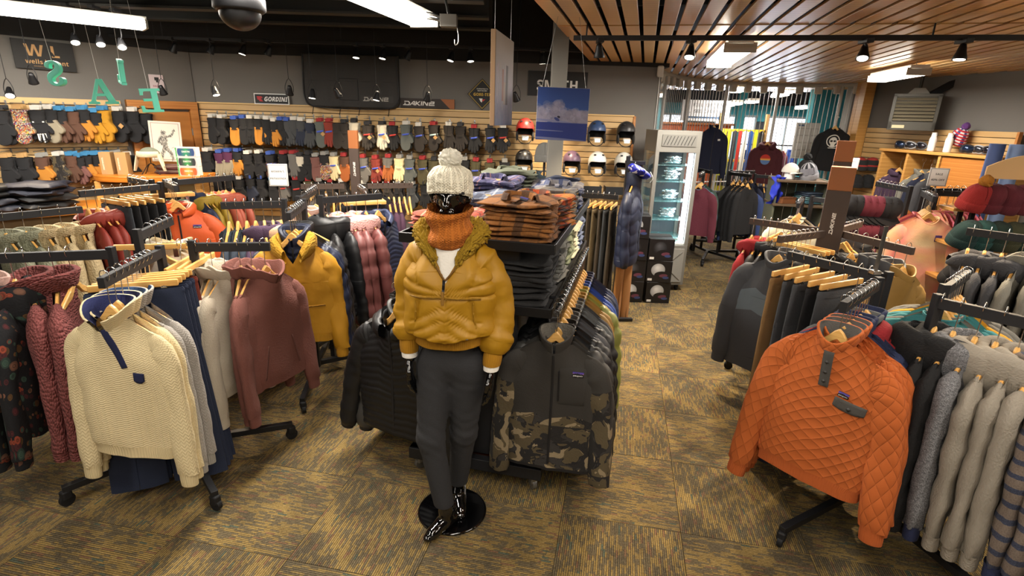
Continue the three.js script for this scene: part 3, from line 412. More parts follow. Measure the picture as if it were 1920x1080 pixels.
// floor: quarter-turned carpet tiles
function carpetTex(seed) {
  return colour(512, (x, y) => {
    const line = Math.floor(y * 60), lf = (y * 60) % 1, L = 3 + Math.floor(4 * hash(line, seed, 1)), seg = Math.floor(x * L * 3 + 9 * hash(line, seed, 2)), h = hash(seg, line, seed);
    const patch = 0.5 + 0.9 * fbm(x * 5, y * 5, seed, 3, 5);
    let c = h < 0.2 + 0.5 * patch ? [0.51, 0.42, 0.228] : h < 0.92 ? [0.375, 0.325, 0.225] : [0.45, 0.33, 0.22];
    if (h > 0.985) c = [0.3, 0.33, 0.27];
    const g = lf < 0.34 ? 0.55 : 1, n = 0.07 * noise(x * 128, y * 256, seed, 128); return c.map(v => v * g * (0.82 + 0.3 * patch) + n);
  });
}
{
  const fl = structGroup('floor'), cts = [1, 2, 3].map(s => { const t = carpetTex(s * 7); return [0, 1].map(k => { const m = at(t, 0.61, 0.61, k ? PI / 2 : 0); m.offset.set(0.3 * s, 0.17 * k); return M(0xffffff, { map: m, roughness: 0.97, bumpMap: T.carpet, bumpScale: 0.002 }); }); });
  part('floor_slab', box(24, 0.1, 24, 3, -0.065, -7), M(0x4a3f28, { roughness: 0.95 }), fl);
  const g = bx(0.6085, 0.012, 0.6085, 0, -0.006, 0, 0.002), a = 11 * PI / 180, c = Math.cos(a), s = Math.sin(a);
  const spots = [];
  for (let i = -16; i < 16; i++) for (let j = -10; j < 17; j++) {
    const u = (i + 0.5) * 0.61, v = (j + 0.5) * 0.61, x = 1.02 + u * c + v * s, z = -2.82 + u * s - v * c;
    if (z > 2.6 || z < -10.2 || x > 7.4 + 0.149 * z + 0.4 || x < -8 || (z < -7.3 && x < 1.3) || (z < -3 && x < -4.3 - (z + 7.1) * 0.93 - 0.5)) continue;
    spots.push([Math.hypot(x, z + 0.6) * (z > -0.9 || Math.abs(x) > 1.05 * -z + 0.8 ? 3 : 1), x, z, Math.abs(i * 5 + j * 3) % 3, (i + j) & 1]);
  }
  spots.sort((p, q) => p[0] - q[0]);
  const rest = [[], [], [], [], [], []];
  spots.forEach(([, x, z, k, q], n) => { if (n < 300) { const t = part('carpet_tile', g, cts[k][q], fl); t.position.set(x, 0, z); t.rotation.y = -a; } else rest[k * 2 + q].push(mv(g.clone().rotateY(-a), x, 0, z)); });
  rest.forEach((l, n) => { if (l.length) part('carpet_tiles', merge(l), cts[n >> 1][n & 1], fl).userData.kind = 'stuff'; });
}
// walls: C is the corner between the far wall and the slanting side wall
const CX = -4.08, CZ = -7.1, LWD = [-0.682, 0.731], LWN = [0.731, 0.682], LWR = Math.atan2(LWN[0], LWN[1]);
const onLeft = (t, y, off = 0) => [CX + LWD[0] * t + LWN[0] * off, y, CZ + LWD[1] * t + LWN[1] * off];
{
  const wb = structGroup('wall_back', [0, 0, CZ]);
  part('plaster', box(5.95, 2.64, 0.16, -1.2, 1.32, -0.1), wallM, wb);
  part('soffit', box(6.2, 0.8, 0.2, -1.25, 3.04, -0.08), soffitM, wb);
  for (let i = 0; i < 19; i++) part('slat', bx(5.52, 0.067, 0.02, -1.29, 2.012 - i * 0.0745, -0.004, 0.004), slatMs[i % 4], wb);
  part('edge_board', bx(0.03, 1.45, 0.045, 1.485, 1.33, 0, 0.003), X.orangeWood, wb);
  part('cap_board', bx(5.54, 0.018, 0.03, -1.29, 2.058, -0.002, 0.003), X.maple, wb);
  const wl = structGroup('wall_left', [CX, 0, CZ], LWR);
  const T0 = (t) => -t;
  part('plaster', box(6, 2.64, 0.16, -3, 1.32, -0.085), wallM, wl);
  part('soffit', box(6, 0.8, 0.2, -3, 3.04, -0.08), soffitM, wl);
  for (let i = 0; i < 15; i++) part('slat', bx(3.2, 0.067, 0.02, -2.4, 2.012 - i * 0.0745, 0.008, 0.004), slatMs[(i + 1) % 4], wl);
  const wr = structGroup('wall_right');
  part('plaster', bar([5.55, 1.7, -9.3], [7.39, 1.7, 3], 0.16, 3.4), wallM, wr);
  for (let i = 0; i < 22; i++) part('slat', bar([5.49, 1.975 - i * 0.0745, -8.75], [5.8, 1.975 - i * 0.0745, -6.45], 0.022, 0.067), slatMs[i % 4], wr);
  part('edge_board', bar([5.805, 1.15, -6.43], [5.802, 1.15, -6.46], 0.05, 1.72), X.orangeWood, wr);
  const sidewalls = struct('wall_side', box(0.16, 3.4, 8, -8.1, 1.7, 0.1), wallM); struct('wall_front', box(16, 3.4, 0.16, -0.5, 1.7, 2.6), wallM);
}
{ // door with its wooden frame in the slanting wall
  const d = structGroup('door_1', [CX, 0, CZ], LWR);
  part('door_leaf', bx(0.56, 1.94, 0.04, -0.38, 0.97, 0.02), M(0xffffff, { map: mapleTex, roughness: 0.5, color: 0xc99a5c }), d);
  part('door_frame', merge([bx(0.09, 2.06, 0.08, -0.71, 1.03, 0.03), bx(0.09, 2.06, 0.08, -0.05, 1.03, 0.03), bx(0.75, 0.09, 0.08, -0.38, 2.015, 0.031)]), X.orangeWood, d);
  part('hinge', bx(0.012, 0.09, 0.02, -0.1, 1.7, 0.05), X.steel, d);
}
struct('pillar', bx(0.14, 3.3, 0.14, 0.365, 1.65, -5.2, 0.006), M(0x77756f, { roughness: 0.7 }));
{ // ceiling: dark deck with joists on one side, timber slats on the other
  const ce = structGroup('ceiling');
  part('deck', box(26, 0.12, 24, 3, 3.45, -7), soffitM, ce);
  for (const z of [-1.2, -2.1, -3.0, -3.9, -4.8, -5.55, -6.25]) part('beam', merge([box(7.6, 0.02, 0.14, -4.1, 2.88, z), box(7.6, 0.3, 0.015, -4.1, 3.04, z), box(7.6, 0.02, 0.14, -4.1, 3.2, z)]), beamM, ce);
  part('duct', merge([box(0.34, 0.22, 3.4, -2.35, 3.28, -4.8)]), soffitM, ce); part('conduit', tube([[-3.7, 3.1, -5.9], [-2.9, 3.1, -5.6], [-2.3, 2.98, -5.7], [-1.2, 2.97, -5.62]], 0.012, 30), M(0x4b4945, { roughness: 0.5 }), ce);
  part('edge_beam', bar([-0.02, 2.96, -3.0], [0.93, 2.96, -7.08], 0.06, 0.4), beamM, ce);
  const P = [0.974, 0.225], D = [0.225, -0.974], O = [0.09, -3.72], cm = [0xdcae6c, 0xe4b878, 0xd2a05e, 0xe2bd86, 0xd9ac70, 0xcb965a].map((h, i) => M(h, { map: at(woodTex(0xe6dac6, 0xffffff, 3, 0.9, 40 + i), 1.7, 0.2), roughness: 0.32, clearcoat: 0.25, clearcoatRoughness: 0.3 }));
  const sections = [[-4.4, 0.885, 2.7, 0], [0.895, 3.915, 2.694, 0], [3.925, 9.5, 2.7, 2]];
  for (let i = 0; i < 52; i++) sections.forEach(([s0, s1, y], k) => {
    const p = 0.05 + i * 0.131, x0 = O[0] + P[0] * p, z0 = O[1] + P[1] * p;
    // stop at the side wall: x = 5.47 - 0.149 (-9.3 - z)
    let e1 = s1; const sw = (5.47 + 0.149 * (z0 + 9.3) - x0) / (D[0] + 0.149 * 0.974); if (sw < s0 + 0.1) return; e1 = Math.min(s1, k < 2 ? sw : (sw > 5.6 ? s1 : sw));
    if (k < 2) { const sb = (z0 - CZ + 0.02) / 0.974; if (x0 + D[0] * sb < 1.7) e1 = Math.min(e1, sb); } else if (x0 + D[0] * 4.5 < 1.9) return;
    if (e1 - s0 < 0.1) return;
    const L = e1 - s0, g = memo('slat' + L.toFixed(2), () => bx(0.1, 0.018, L, 0, 0, 0, 0.003)), m = part('ceiling_slat', g, cm[Math.floor(hash(i, k, 3) * 6)], ce), sc = (s0 + e1) / 2;
    m.position.set(x0 + D[0] * sc, y, z0 + D[1] * sc); m.rotation.y = Math.atan2(D[0], D[1]);
  });
  for (const s of [0.3, 1.7, 3.1, 4.6]) part('batten', bar([O[0] + D[0] * s, 2.74, O[1] + D[1] * s], [O[0] + D[0] * s + P[0] * 5.6, 2.74, O[1] + D[1] * s + P[1] * 5.6], 0.04, 0.05), soffitM, ce);
}
// ---------- lamps ----------
const glowM = M(0xffffff, { emissive: 0xfff6e6, emissiveIntensity: TUBE_GLOW, roughness: 0.6 });
for (const [x, y, z, deg, L, W, label, k] of FLUORESCENT) {
  const a = deg * PI / 180, t = thing('ceiling_light', label, 'ceiling light', [x, y, z], -a, undefined);
  part('housing', bx(W * 0.8, 0.045, L, 0, 0.045, 0), X.white, t);
  const pr = [[-W / 2, 0.03], [-W / 2, -0.01], [-W * 0.36, -0.035], [W * 0.36, -0.035], [W / 2, -0.01], [W / 2, 0.03]];
  part('diffuser', mv(extrude(pr, L - 0.04, 0.004), 0, 0, -(L - 0.04) / 2), glowM, t);
  for (const s of [-1, 1]) part('end_cap', bx(W + 0.006, 0.075, 0.02, 0, 0, s * (L / 2 - 0.01)), M(0xb8b6b0, { roughness: 0.6 }), t);
  for (const s of [-1, 1]) part('suspension_wire', rod([0, 0.06, s * L * 0.4], [0, y > 2.6 ? 0.66 : 0.12, s * L * 0.4], 0.003), X.steel, t);
  const r = new THREE.RectAreaLight(0xfff6ea, TUBE_POWER * k, W, L * 0.96); r.rotation.x = -PI / 2; const h = new THREE.Group(); h.position.set(x, y - 0.045, z); h.rotation.y = -a; h.add(r); h.name = 'lamp_light'; scene.add(h);
}
const lensM = M(0xffffff, { emissive: 0xfff4e0, emissiveIntensity: 6, roughness: 0.4 }), unlitM = M(0x9a9890, { roughness: 0.2 });
function spotHead(t, dir, lit, target, w) {           // a small can lamp at the origin of t, aiming along dir
  const d = V3(...dir).normalize(), q = new THREE.Quaternion().setFromUnitVectors(V3(0, -1, 0), d);
  const hd = part('lamp_head', merge([lathe([[0.001, 0.075], [0.018, 0.072], [0.024, 0.05], [0.03, 0.02], [0.04, -0.01], [0.043, -0.028], [0.037, -0.028], [0.03, -0.01], [0.001, -0.006]], 16)]), X.blackMetal, t);
  const ln = part('lens', cyl(0.034, 0.034, 0.006, 16, 0, -0.026, 0), lit ? lensM : unlitM, t); hd.quaternion.copy(q); ln.quaternion.copy(q);
  if (lit) { const L = new THREE.SpotLight(0xffe6c2, w, 9, 0.62, 0.7, 2); L.position.copy(t.position).addScaledVector(d, 0.045); L.target.position.copy(L.position).add(d); L.castShadow = true; L.shadow.mapSize.set(512, 512); scene.add(L, L.target); }
}
function spot(label, [x, y, z], dir, lit, up, w = SPOT_POWER) {
  const t = thing('track_spotlight', label, 'spotlight', [x, y, z]); spotHead(t, dir, lit, null, w);
  part('stem', tube([[0, 0.05, 0], [0.012, 0.07, 0], [0.004, up - 0.03, 0], [0, up, 0]], 0.006, 12), X.blackMetal, t); part('adapter', bx(0.05, 0.03, 0.11, 0, up, 0), X.black, t); return t;
}
function pendant(label, [x, y, z], dir, lit) {
  const t = thing('pendant_spotlight', label, 'spotlight', [x, y, z]); spotHead(t, dir, lit, null, SPOT_POWER * 0.7);
  part('rod', rod([0, 0.14, 0], [0, 3.38 - y, 0], 0.0032), X.blackMetal, t); part('bracket', tube([[-0.045, 0, 0], [-0.045, 0.06, 0], [0, 0.14, 0], [0.045, 0.06, 0], [0.045, 0, 0]], 0.0035, 16), X.blackMetal, t); part('adapter', bx(0.12, 0.025, 0.04, 0, 3.375 - y, 0), X.black, t);
}
const backTrack = thing('light_track', 'black lighting track along the top of the far grey wall', 'light track'); part('rail', bar([-4.6, 2.73, -6.5], [0.8, 2.73, -6.5], 0.035, 0.03), X.black, backTrack); for (const x of [-4, -2, 0]) part('drop', rod([x, 2.73, -6.5], [x, 3.4, -6.5], 0.006), X.black, backTrack);
[[-3.9, 0], [-3.48, 0], [-3.12, 1], [-2.83, 0], [-1.84, 1], [-1.54, 1], [-1.26, 0], [-0.77, 1], [-0.55, 1], [0.26, 1]].forEach(([x, lit], i) => spot(`small black can spotlight, ${ORD[i]} along the track of the far wall`, [x, 2.61, -6.5], [lit ? 0.25 * Math.sin(i * 2.4) : -0.5, -0.9, i % 3 ? 0.14 : -0.1], lit, 0.11));
[[-3.97, 2.15, 0], [-3.38, 2.16, 1], [-2.55, 2.19, 0], [-2.3, 2.16, 1], [-2.01, 2.18, 0], [-1.58, 2.16, 1], [-1.01, 2.17, 0], [-0.02, 2.2, 0]].forEach(([x, y, lit], i) => pendant(`spotlight on a long rod before the far wall, ${ORD[i]} of its row`, [x, y, -6.3], [0.3 * Math.sin(i * 2), -0.9, lit ? 0.12 : -0.4], lit));
[[-4.23, 2.57, -5.5, 1], [-3.99, 2.56, -5.5, 1], [-3.79, 2.54, -5.5, 1]].forEach(([x, y, z, lit], i) => spot(`can spotlight above the hanging letters, ${ORD[i]} of three`, [x, y, z], [0.35, -0.85, 0.4], lit, 0.3));
pendant('spotlight on a long rod beside the black glove maker banner', [-4.72, 2.2, -5.5], [-0.3, -1, -0.5], 0); pendant('bright spotlight on a rod at the edge of the glove wall', [-4.98, 2.07, -5.5], [0.35, -0.7, 0.45], 1);
const frontTrack = thing('light_track', 'black lighting track below the timber slat ceiling', 'light track'); part('rail', bar([0.42, 2.6, -4.55], [5.2, 2.6, -3.46], 0.035, 0.035), X.black, frontTrack); for (const s of [0.02, 0.5, 0.98]) part('drop', rod([0.42 + 4.78 * s, 2.6, -4.55 + 1.09 * s], [0.42 + 4.78 * s, 2.76, -4.55 + 1.09 * s], 0.006), X.black, frontTrack);
[[0.62, [0.1, -1, -0.2]], [1.28, [-0.15, -0.8, 0.3]], [2.42, [-0.2, -0.8, 0.35]], [3.0, [-0.1, -1, 0.1]], [3.42, [-0.5, -0.8, 0.45]]].forEach(([x, d], i) => spot(`small spotlight below the timber slats, ${ORD[i]} along the track`, [x, 2.49, -4.55 + (x - 0.42) * 0.228], d, 1, 0.09));
// ---------- glove walls ----------
const outlines = {
  mitten: [[-0.04, 0], [-0.043, -0.03], [-0.05, -0.08], [-0.05, -0.13], [-0.038, -0.165], [-0.012, -0.18], [0.015, -0.178], [0.037, -0.16], [0.046, -0.12], [0.047, -0.1], [0.062, -0.105], [0.078, -0.095], [0.08, -0.075], [0.062, -0.045], [0.045, -0.02], [0.04, 0]],
  glove: [[-0.04, 0], [-0.045, -0.05], [-0.052, -0.08], [-0.058, -0.13], [-0.05, -0.143], [-0.038, -0.135], [-0.031, -0.098], [-0.03, -0.15], [-0.021, -0.166], [-0.01, -0.155], [-0.006, -0.1], [-0.002, -0.158], [0.008, -0.172], [0.018, -0.16], [0.019, -0.1], [0.027, -0.142], [0.037, -0.15], [0.046, -0.138], [0.045, -0.09], [0.048, -0.08], [0.064, -0.1], [0.077, -0.098], [0.078, -0.08], [0.06, -0.045], [0.046, -0.02], [0.04, 0]],
};
const handG = {}; for (const k in outlines) { const s = new THREE.Shape(new THREE.SplineCurve(outlines[k].map(p => new THREE.Vector2(...p))).getPoints(56)); const g = new THREE.ExtrudeGeometry(s, { depth: 0.014, bevelEnabled: true, bevelThickness: 0.012, bevelSize: 0.007, bevelOffset: -0.003, bevelSegments: 2, curveSegments: 2 }); handG[k] = mv(g, 0, -0.1, -0.005); }
const gloveCuff = surf(16, 6, (u, v) => { const a = u * 2 * PI, w = mix(0.056, 0.045, v) + 0.003 * Math.sin(v * 14), y = -0.02 - v * 0.1; return [w * Math.sin(a), y, (0.026 + 0.002 * Math.sin(v * 20)) * Math.cos(a), u * 0.3, y]; });
const strapG = surf(14, 3, (u, v) => { const a = u * 2 * PI, k = [0.98, 1.06, 1.06, 0.98][Math.round(v * 3)]; return [0.046 * k * Math.sin(a), -0.105 - v * 0.016 + 0.006 * Math.sin(a), 0.03 * k * Math.cos(a)]; });
const cardG = bx(0.058, 0.036, 0.004, 0, 0.004, 0.018, 0.001), tagG = bx(0.034, 0.034, 0.003, 0, 0, 0, 0.001).rotateZ(PI / 4);
const GC = { k: 0x1a1a1c, g: 0x3c3e40, d: 0x2c2723, o: 0xb5782a, O: 0x9a5526, w: 0xc2bba9, r: 0x7c3026, b: 0x54392b, y: 0xb07e1c, p: 0x4a1f3f, t: 0x8d8470, c: 0xd8c79a, m: 0x6f4a44, e: 0x565a56, l: 0x4d472f, n: 0x222838, x: 0x63605c };
const GN = { k: 'black', g: 'dark grey', d: 'dark brown', o: 'tan leather', O: 'orange brown', w: 'white', r: 'rust red', b: 'brown', y: 'yellow', p: 'purple', t: 'beige', c: 'cream', m: 'mauve', e: 'green grey', l: 'olive', n: 'navy', x: 'mid grey', F: 'flower print', S: 'skeleton print', C: 'camouflage' };
const printF = at(colour(128, (x, y) => { const i = Math.floor(x * 6) + 6 * Math.floor(y * 6), p = [[0.85, 0.8, 0.7], [0.7, 0.2, 0.25], [0.85, 0.6, 0.2], [0.3, 0.45, 0.6], [0.1, 0.1, 0.12], [0.6, 0.7, 0.45]]; return p[Math.floor(6 * hash(i + Math.floor(9 * noise(x * 8, y * 8, 1, 8)), 3, 3))]; }), 0.1);
const skelTex = canvas(128, 256, (c, w, h) => { c.fillStyle = '#17171a'; c.fillRect(0, 0, w, h); c.fillStyle = '#e8e5da'; c.fillRect(34, 60, 60, 54); c.fillStyle = '#17171a'; for (let i = 0; i < 3; i++) c.fillRect(47 + i * 15, 60, 4, 54); c.fillStyle = '#e8e5da'; for (let i = 0; i < 4; i++) for (let j = 0; j < 5; j++) c.fillRect(24 + i * 22, 122 + j * 22, 13, 17); });
const skelM = M(0xffffff, { map: at(skelTex, 0.125, 0.25), roughness: 0.9 }); skelM.map.offset.set(0.5, 1.16);
const gm = (ch) => ch === 'F' ? print(printF) : ch === 'C' ? print(camo) : ch === 'S' ? skelM : fab(GC[ch], 'crumple', 0.002);
const strapC = { B: 0x3f55b8, R: 0xb0332c, W: 0xa9c3c4 }, cardC = { w: M(0xc9c5bc), b: M(0x35509a), s: M(0x3a7ca8), g: M(0x8a8984), t: X.card, r: M(0x8d2426), k: X.black, 0: null };
const pegG = memo('peg', () => merge([rod([0, 0, -0.13], [0, 0, 0.13], 0.004), bx(0.02, 0.05, 0.006, 0, 0, -0.128)]));
// spec: kind + hand colour + cuff colour + strap + card, such as 'moKBw'
function glove(spec, label, pos, ry, group, scale = 1, roll = 0) {
  const kind = spec[0] === 'm' ? 'mitten' : 'glove', t = thing(kind === 'mitten' ? 'ski_mitten' : 'ski_glove', label, kind, pos, ry, group); t.scale.setScalar(scale); t.rotation.z = roll;
  part('hand', handG[kind], gm(spec[1]), t); part('cuff', gloveCuff, gm('FSC'.includes(spec[2]) && spec[2] === spec[1] ? spec[2] : spec[2].toLowerCase()), t);
  if (strapC[spec[3]]) part('strap', strapG, M(strapC[spec[3]], { roughness: 0.7 }), t);
  if (cardC[spec[4]]) part('header_card', cardG, cardC[spec[4]], t);
  if (spec[5]) { const g = part('hang_tag', tagG, X.card, t); g.position.set(0.03, -0.14, 0.035); }
}
function gloveRow(rowName, specs, where, ry, pegOff, scale = 1, seed = 1) {
  const R = rng(seed);
  specs.forEach((sp, i) => {
    const [pos, roll] = where(i), d = V3(Math.sin(ry), 0, Math.cos(ry)), q = GN[sp[1]] + ' ' + (sp[0] === 'm' ? 'mitten' : 'glove');
    const peg = single('display_peg', `wire display peg, ${ORD[i]} along ${rowName}`, 'peg', pegG, X.steel); peg.position.set(pos[0] - d.x * pegOff, pos[1] + 0.045, pos[2] - d.z * pegOff); peg.rotation.y = ry;
    pos[1] += 0.03 * (R() - 0.5);
    glove(sp, `${q}, ${ORD[i]} at the front of ${rowName}`, pos, ry + (R() - 0.5) * 0.5, undefined, scale, (R() - 0.5) * 0.12);
    for (let k = 1; k < 3; k++) glove(sp, `${q}, ${ORD[k]} on ${ORD[i]} peg of ${rowName}`, [pos[0] - d.x * 0.055 * k + 0.02 * (R() - 0.5), pos[1] + 0.004, pos[2] - d.z * 0.055 * k], ry + (R() - 0.5) * 0.6, undefined, scale, (R() - 0.5) * 0.1);
  });
}
const BZ = -6.86;
{
  const x1 = [-3.74, -3.63, -3.47, -3.36, -3.27, -3.17, -3.07, -2.98, -2.9, -2.82, -2.74, -2.65, -2.54, -2.42, -2.31, -2.21, -2.12, -2.0, -1.84, -1.66, -1.53, -1.37, -1.21, -1.03, -0.84, -0.7, -0.53, -0.33, -0.17];
  const s1 = ['mkK_w', 'mkK_w', 'moK_b', 'mkK_b', 'gkK_w', 'moK_w', 'gkK_w', 'goK_w', 'gkK_b', 'ggG_b', 'ggG_w', 'gnG_w', 'ggN_w', 'meEBr1', 'grRBr', 'mdD_t', 'mdD_k', 'mwWBk1', 'gdDRk1', 'gwWBk1', 'gkKRr', 'meEBw', 'mdDBw', 'mdDWr1', 'gdD_w', 'gdD_k', 'gkKBr', 'gkKBk1', 'gkKRw1'];
  gloveRow('top row, far wall', s1, (i) => [[x1[i], 1.895 - 0.0005 * i, BZ + 0.06], 0], 0, 0.02, 1.16, 3);
  const x2 = [-3.87, -3.71, -3.6, -3.48, -3.36, -3.22, -3.08, -2.91, -2.79, -2.7, -2.6, -2.51, -2.4, -2.28, -2.15, -1.92, -1.76, -1.6, -1.46, -1.33, -1.17, -1.03, -0.8, -0.64, -0.5, -0.33, -0.14];
  const s2 = ['mkK_w', 'gtP_b', 'gtP_b', 'goK_b', 'mkK_w', 'mkK_w', 'mbKBb1', 'mkK_r', 'gxX_r', 'mkW_k', 'mkK_k', 'mmM_g', 'mFK_g', 'gcCBg', 'mOB_r', 'mxXBr', 'grRBr1', 'gOX_r', 'gcC_g', 'meEBg', 'mlLBr', 'mlL_k', 'mdD_k', 'mkK_g', 'mlLBr', 'mlL_r', 'mkK_g'];
  gloveRow('middle row, far wall', s2, (i) => [[x2[i], 1.49 - 0.0005 * i, BZ + 0.06], 0], 0, 0.02, 1.16, 5);
  const x3 = [-3.78, -3.64, -3.5, -3.36, -3.22, -3.08, -2.94, -2.78, -2.62, -2.48, -2.34, -2.2, -1.92, -1.78, -1.62, -1.48, -1.32, -1.14, -0.98, -0.4, -0.2];
  const s3 = ['mkK_w', 'mkK_g', 'mkK_w', 'mnK_b', 'mkK_b', 'mkK_s', 'gxKRr', 'gkKRr', 'mlL_r', 'mkK_g', 'gdD_r', 'mdD_w', 'gdD_w', 'gkK_r', 'gdD_r', 'gkK_g', 'mgG_w', 'gkK_k', 'mdD_g', 'mkK_g', 'mkK_r'];
  gloveRow('lowest row, far wall', s3, (i) => [[x3[i], 1.17, BZ + 0.06], 0], 0, 0.02, 1.16, 7);
  const t1 = [1.87, 1.73, 1.59, 1.48, 1.4, 1.3, 1.2, 1.1, 1.02, 0.88, 0.74, 0.62], l1 = ['mkK_k', 'mFF_t', 'gSK_w', 'mtK_w', 'gbK_s', 'gbB_s', 'goK_s', 'gyK_s', 'myY_s', 'mkK_w1', 'mkK_w', 'mkK_t'];
  gloveRow('top row, side wall', l1, (i) => [onLeft(t1[i], 1.94, 0.15), 0], LWR - 0.5, 0.02, 1.3, 9);
  const t2 = [1.92, 1.79, 1.64, 1.5, 1.39, 1.32, 1.25, 1.17, 1.09, 0.98, 0.88], l2 = ['mkK_t', 'mkK_t', 'moB_g', 'mCC_w', 'gbB_s', 'gmK_s', 'goK_s', 'goK_s', 'myY_s', 'gkK_g', 'mkK_w'];
  gloveRow('lower row, side wall', l2, (i) => [onLeft(t2[i], 1.46, 0.15), 0], LWR - 0.5, 0.02, 1.15, 11);
}
// ---------- signs and prints on the walls ----------
const panelM = (tex, o = {}) => M(0xffffff, { map: tex, roughness: 0.6, ...o });
const faceG = (w, h) => new THREE.PlaneGeometry(w, h);
function sign(name, label, cat_, w, h, d, tex, pos, ry = 0, edge = X.black, o = {}) {
  const t = thing(name, label, cat_, pos, ry); part('board', bx(w, h, d, 0, 0, 0, 0.002), edge, t); const f = part('print', faceG(w * 0.995, h * 0.995), panelM(tex, o), t); f.position.z = d / 2 + 0.0012; return t;
}
const txt = (c, s, x, y, font, col, al = 'center', sx = 1) => { c.save(); c.translate(x, y); c.scale(sx, 1); c.font = font; c.fillStyle = col; c.textAlign = al; c.textBaseline = 'middle'; c.fillText(s, 0, 0); c.restore(); };
function logoD(c, x, y, h, col) {                     // angular wide lettering: D A K I N E
  c.save(); c.translate(x, y); c.scale(h / 100, h / 100); c.transform(1, 0, -0.18, 1, 0, 0); c.strokeStyle = col; c.lineWidth = 21; c.lineJoin = 'miter'; c.lineCap = 'butt';
  const P = (a) => { c.beginPath(); a.forEach(([u, v], i) => i ? c.lineTo(u, v) : c.moveTo(u, v)); c.stroke(); };
  P([[0, 90], [118, 90], [128, 45], [100, 12], [14, 12]]); P([[35, 90], [35, 40]]); P([[140, 98], [205, 12], [225, 12], [232, 98]]); P([[186, 66], [232, 66]]); P([[262, 2], [262, 98]]); P([[340, 4], [275, 52], [345, 98]]); P([[375, 2], [375, 98]]); P([[412, 98], [412, 12], [430, 12], [490, 88], [502, 88], [502, 2]]); P([[640, 12], [545, 12], [540, 88], [650, 88]]); P([[545, 50], [630, 50], [628, 12]]); c.restore();
}
const tWL = canvas(512, 296, (c, w, h) => { c.fillStyle = '#141210'; c.fillRect(0, 0, w, h); txt(c, 'W', 175, 105, 'bold 165px sans-serif', '#c79a63', 'center', 1.05); txt(c, 'L', 345, 105, 'bold 165px sans-serif', '#c79a63'); c.fillStyle = '#141210'; c.beginPath(); for (const [x, y] of [[236, 180], [262, 130], [290, 95], [300, 70], [308, 92], [330, 120], [344, 150], [330, 158], [308, 138], [300, 185]]) c.lineTo(x, y); c.fill(); txt(c, 'wells lamont', 268, 218, 'bold 62px sans-serif', '#c79a63', 'center', 0.95); txt(c, 'HANDS-ON SINCE 1907', 268, 264, 'bold 22px sans-serif', '#8d6d45'); });
sign('wall_banner', 'black banner with tan initials and a horse head high on the slanting wall', 'banner', 0.5, 0.285, 0.012, tWL, onLeft(1.4, 2.47, 0.03), LWR, X.black).rotation.z = -0.02;
const tNote = canvas(128, 180, (c, w, h) => { c.fillStyle = '#d9c9cc'; c.fillRect(0, 0, w, h); c.fillStyle = '#222'; c.fillRect(48, 25, 40, 30); c.fillRect(60, 50, 20, 24); txt(c, 'SNOW', 64, 112, 'bold 26px sans-serif', '#a8606a'); txt(c, 'SALE', 64, 145, 'bold 26px sans-serif', '#a8606a'); });
sign('paper_notice', 'pale pink paper notice above the wooden door', 'notice', 0.15, 0.21, 0.004, tNote, onLeft(0.4, 2.25, 0.012), LWR, X.paper);
const tGord = canvas(512, 148, (c, w, h) => { c.fillStyle = '#e2e2de'; c.fillRect(0, 0, w, h); c.fillStyle = '#101012'; c.fillRect(12, 12, w - 24, h - 24); c.fillStyle = '#b1262a'; c.beginPath(); for (const [x, y] of [[40, 40], [110, 40], [130, 60], [100, 70], [130, 110], [80, 110], [66, 88], [50, 88]]) c.lineTo(x, y); c.fill(); txt(c, 'GORDINI', 312, 76, 'bold italic 84px sans-serif', '#ecebe6', 'center', 0.93); });
sign('wall_sign', 'black and white glove maker sign with red emblem', 'sign', 0.44, 0.13, 0.02, tGord, [-3.1, 2.125, -7.085], 0, M(0xcfcfca));
const tDak = canvas(512, 100, (c, w, h) => { c.fillStyle = '#2d241f'; c.fillRect(0, 0, w, h); c.fillStyle = '#9a5a2c'; c.beginPath(); c.moveTo(380, 0); c.lineTo(w, 0); c.lineTo(w, h); c.lineTo(470, h); c.fill(); logoD(c, 30, 28, 46, '#e9e5de'); });
sign('wall_sign', 'long dark brown sign with copper corner above the gloves', 'sign', 0.68, 0.115, 0.02, tDak, [-1.135, 2.13, -7.085], 0, X.brown);
const tGore = canvas(256, 256, (c, w, h) => { c.fillStyle = '#14130f'; c.fillRect(0, 0, w, h); c.strokeStyle = '#9d8431'; c.lineWidth = 8; c.strokeRect(12, 12, w - 24, h - 24); c.save(); c.translate(128, 128); c.rotate(PI / 4); txt(c, 'GUARANTEED TO', 0, -62, 'bold 17px sans-serif', '#e5e2d8'); txt(c, 'KEEP YOU DRY', 0, -40, 'bold 17px sans-serif', '#e5e2d8'); txt(c, 'GORE-TEX', 0, 2, 'bold 46px sans-serif', '#d9b23a'); c.fillStyle = '#e8e6e0'; c.beginPath(); c.moveTo(-40, 48); c.lineTo(4, 48); c.lineTo(-4, 96); c.lineTo(-20, 84); c.fill(); c.fillStyle = '#c22b2b'; c.beginPath(); c.moveTo(4, 58); c.lineTo(40, 58); c.lineTo(4, 86); c.fill(); c.restore(); });
sign('diamond_sign', 'black diamond sign with gold rim and lettering', 'sign', 0.265, 0.265, 0.015, tGore, [-0.45, 2.26, -7.11], 0, M(0x8f7a34)).rotation.z = PI / 4;
const tSmith = canvas(512, 200, (c, w, h) => { c.fillStyle = '#1a1a1b'; c.fillRect(0, 0, w, h); txt(c, 'SMITH', 255, 112, 'bold 112px sans-serif', '#e8e6e1', 'center', 1.06); c.fillStyle = '#1a1a1b'; c.fillRect(68, 108, 74, 5); c.fillRect(68, 94, 74, 4); });
sign('wall_banner', 'black goggle maker banner with white lettering behind the pillar', 'banner', 0.74, 0.29, 0.008, tSmith, [0.49, 2.41, -7.11], 0, X.black);
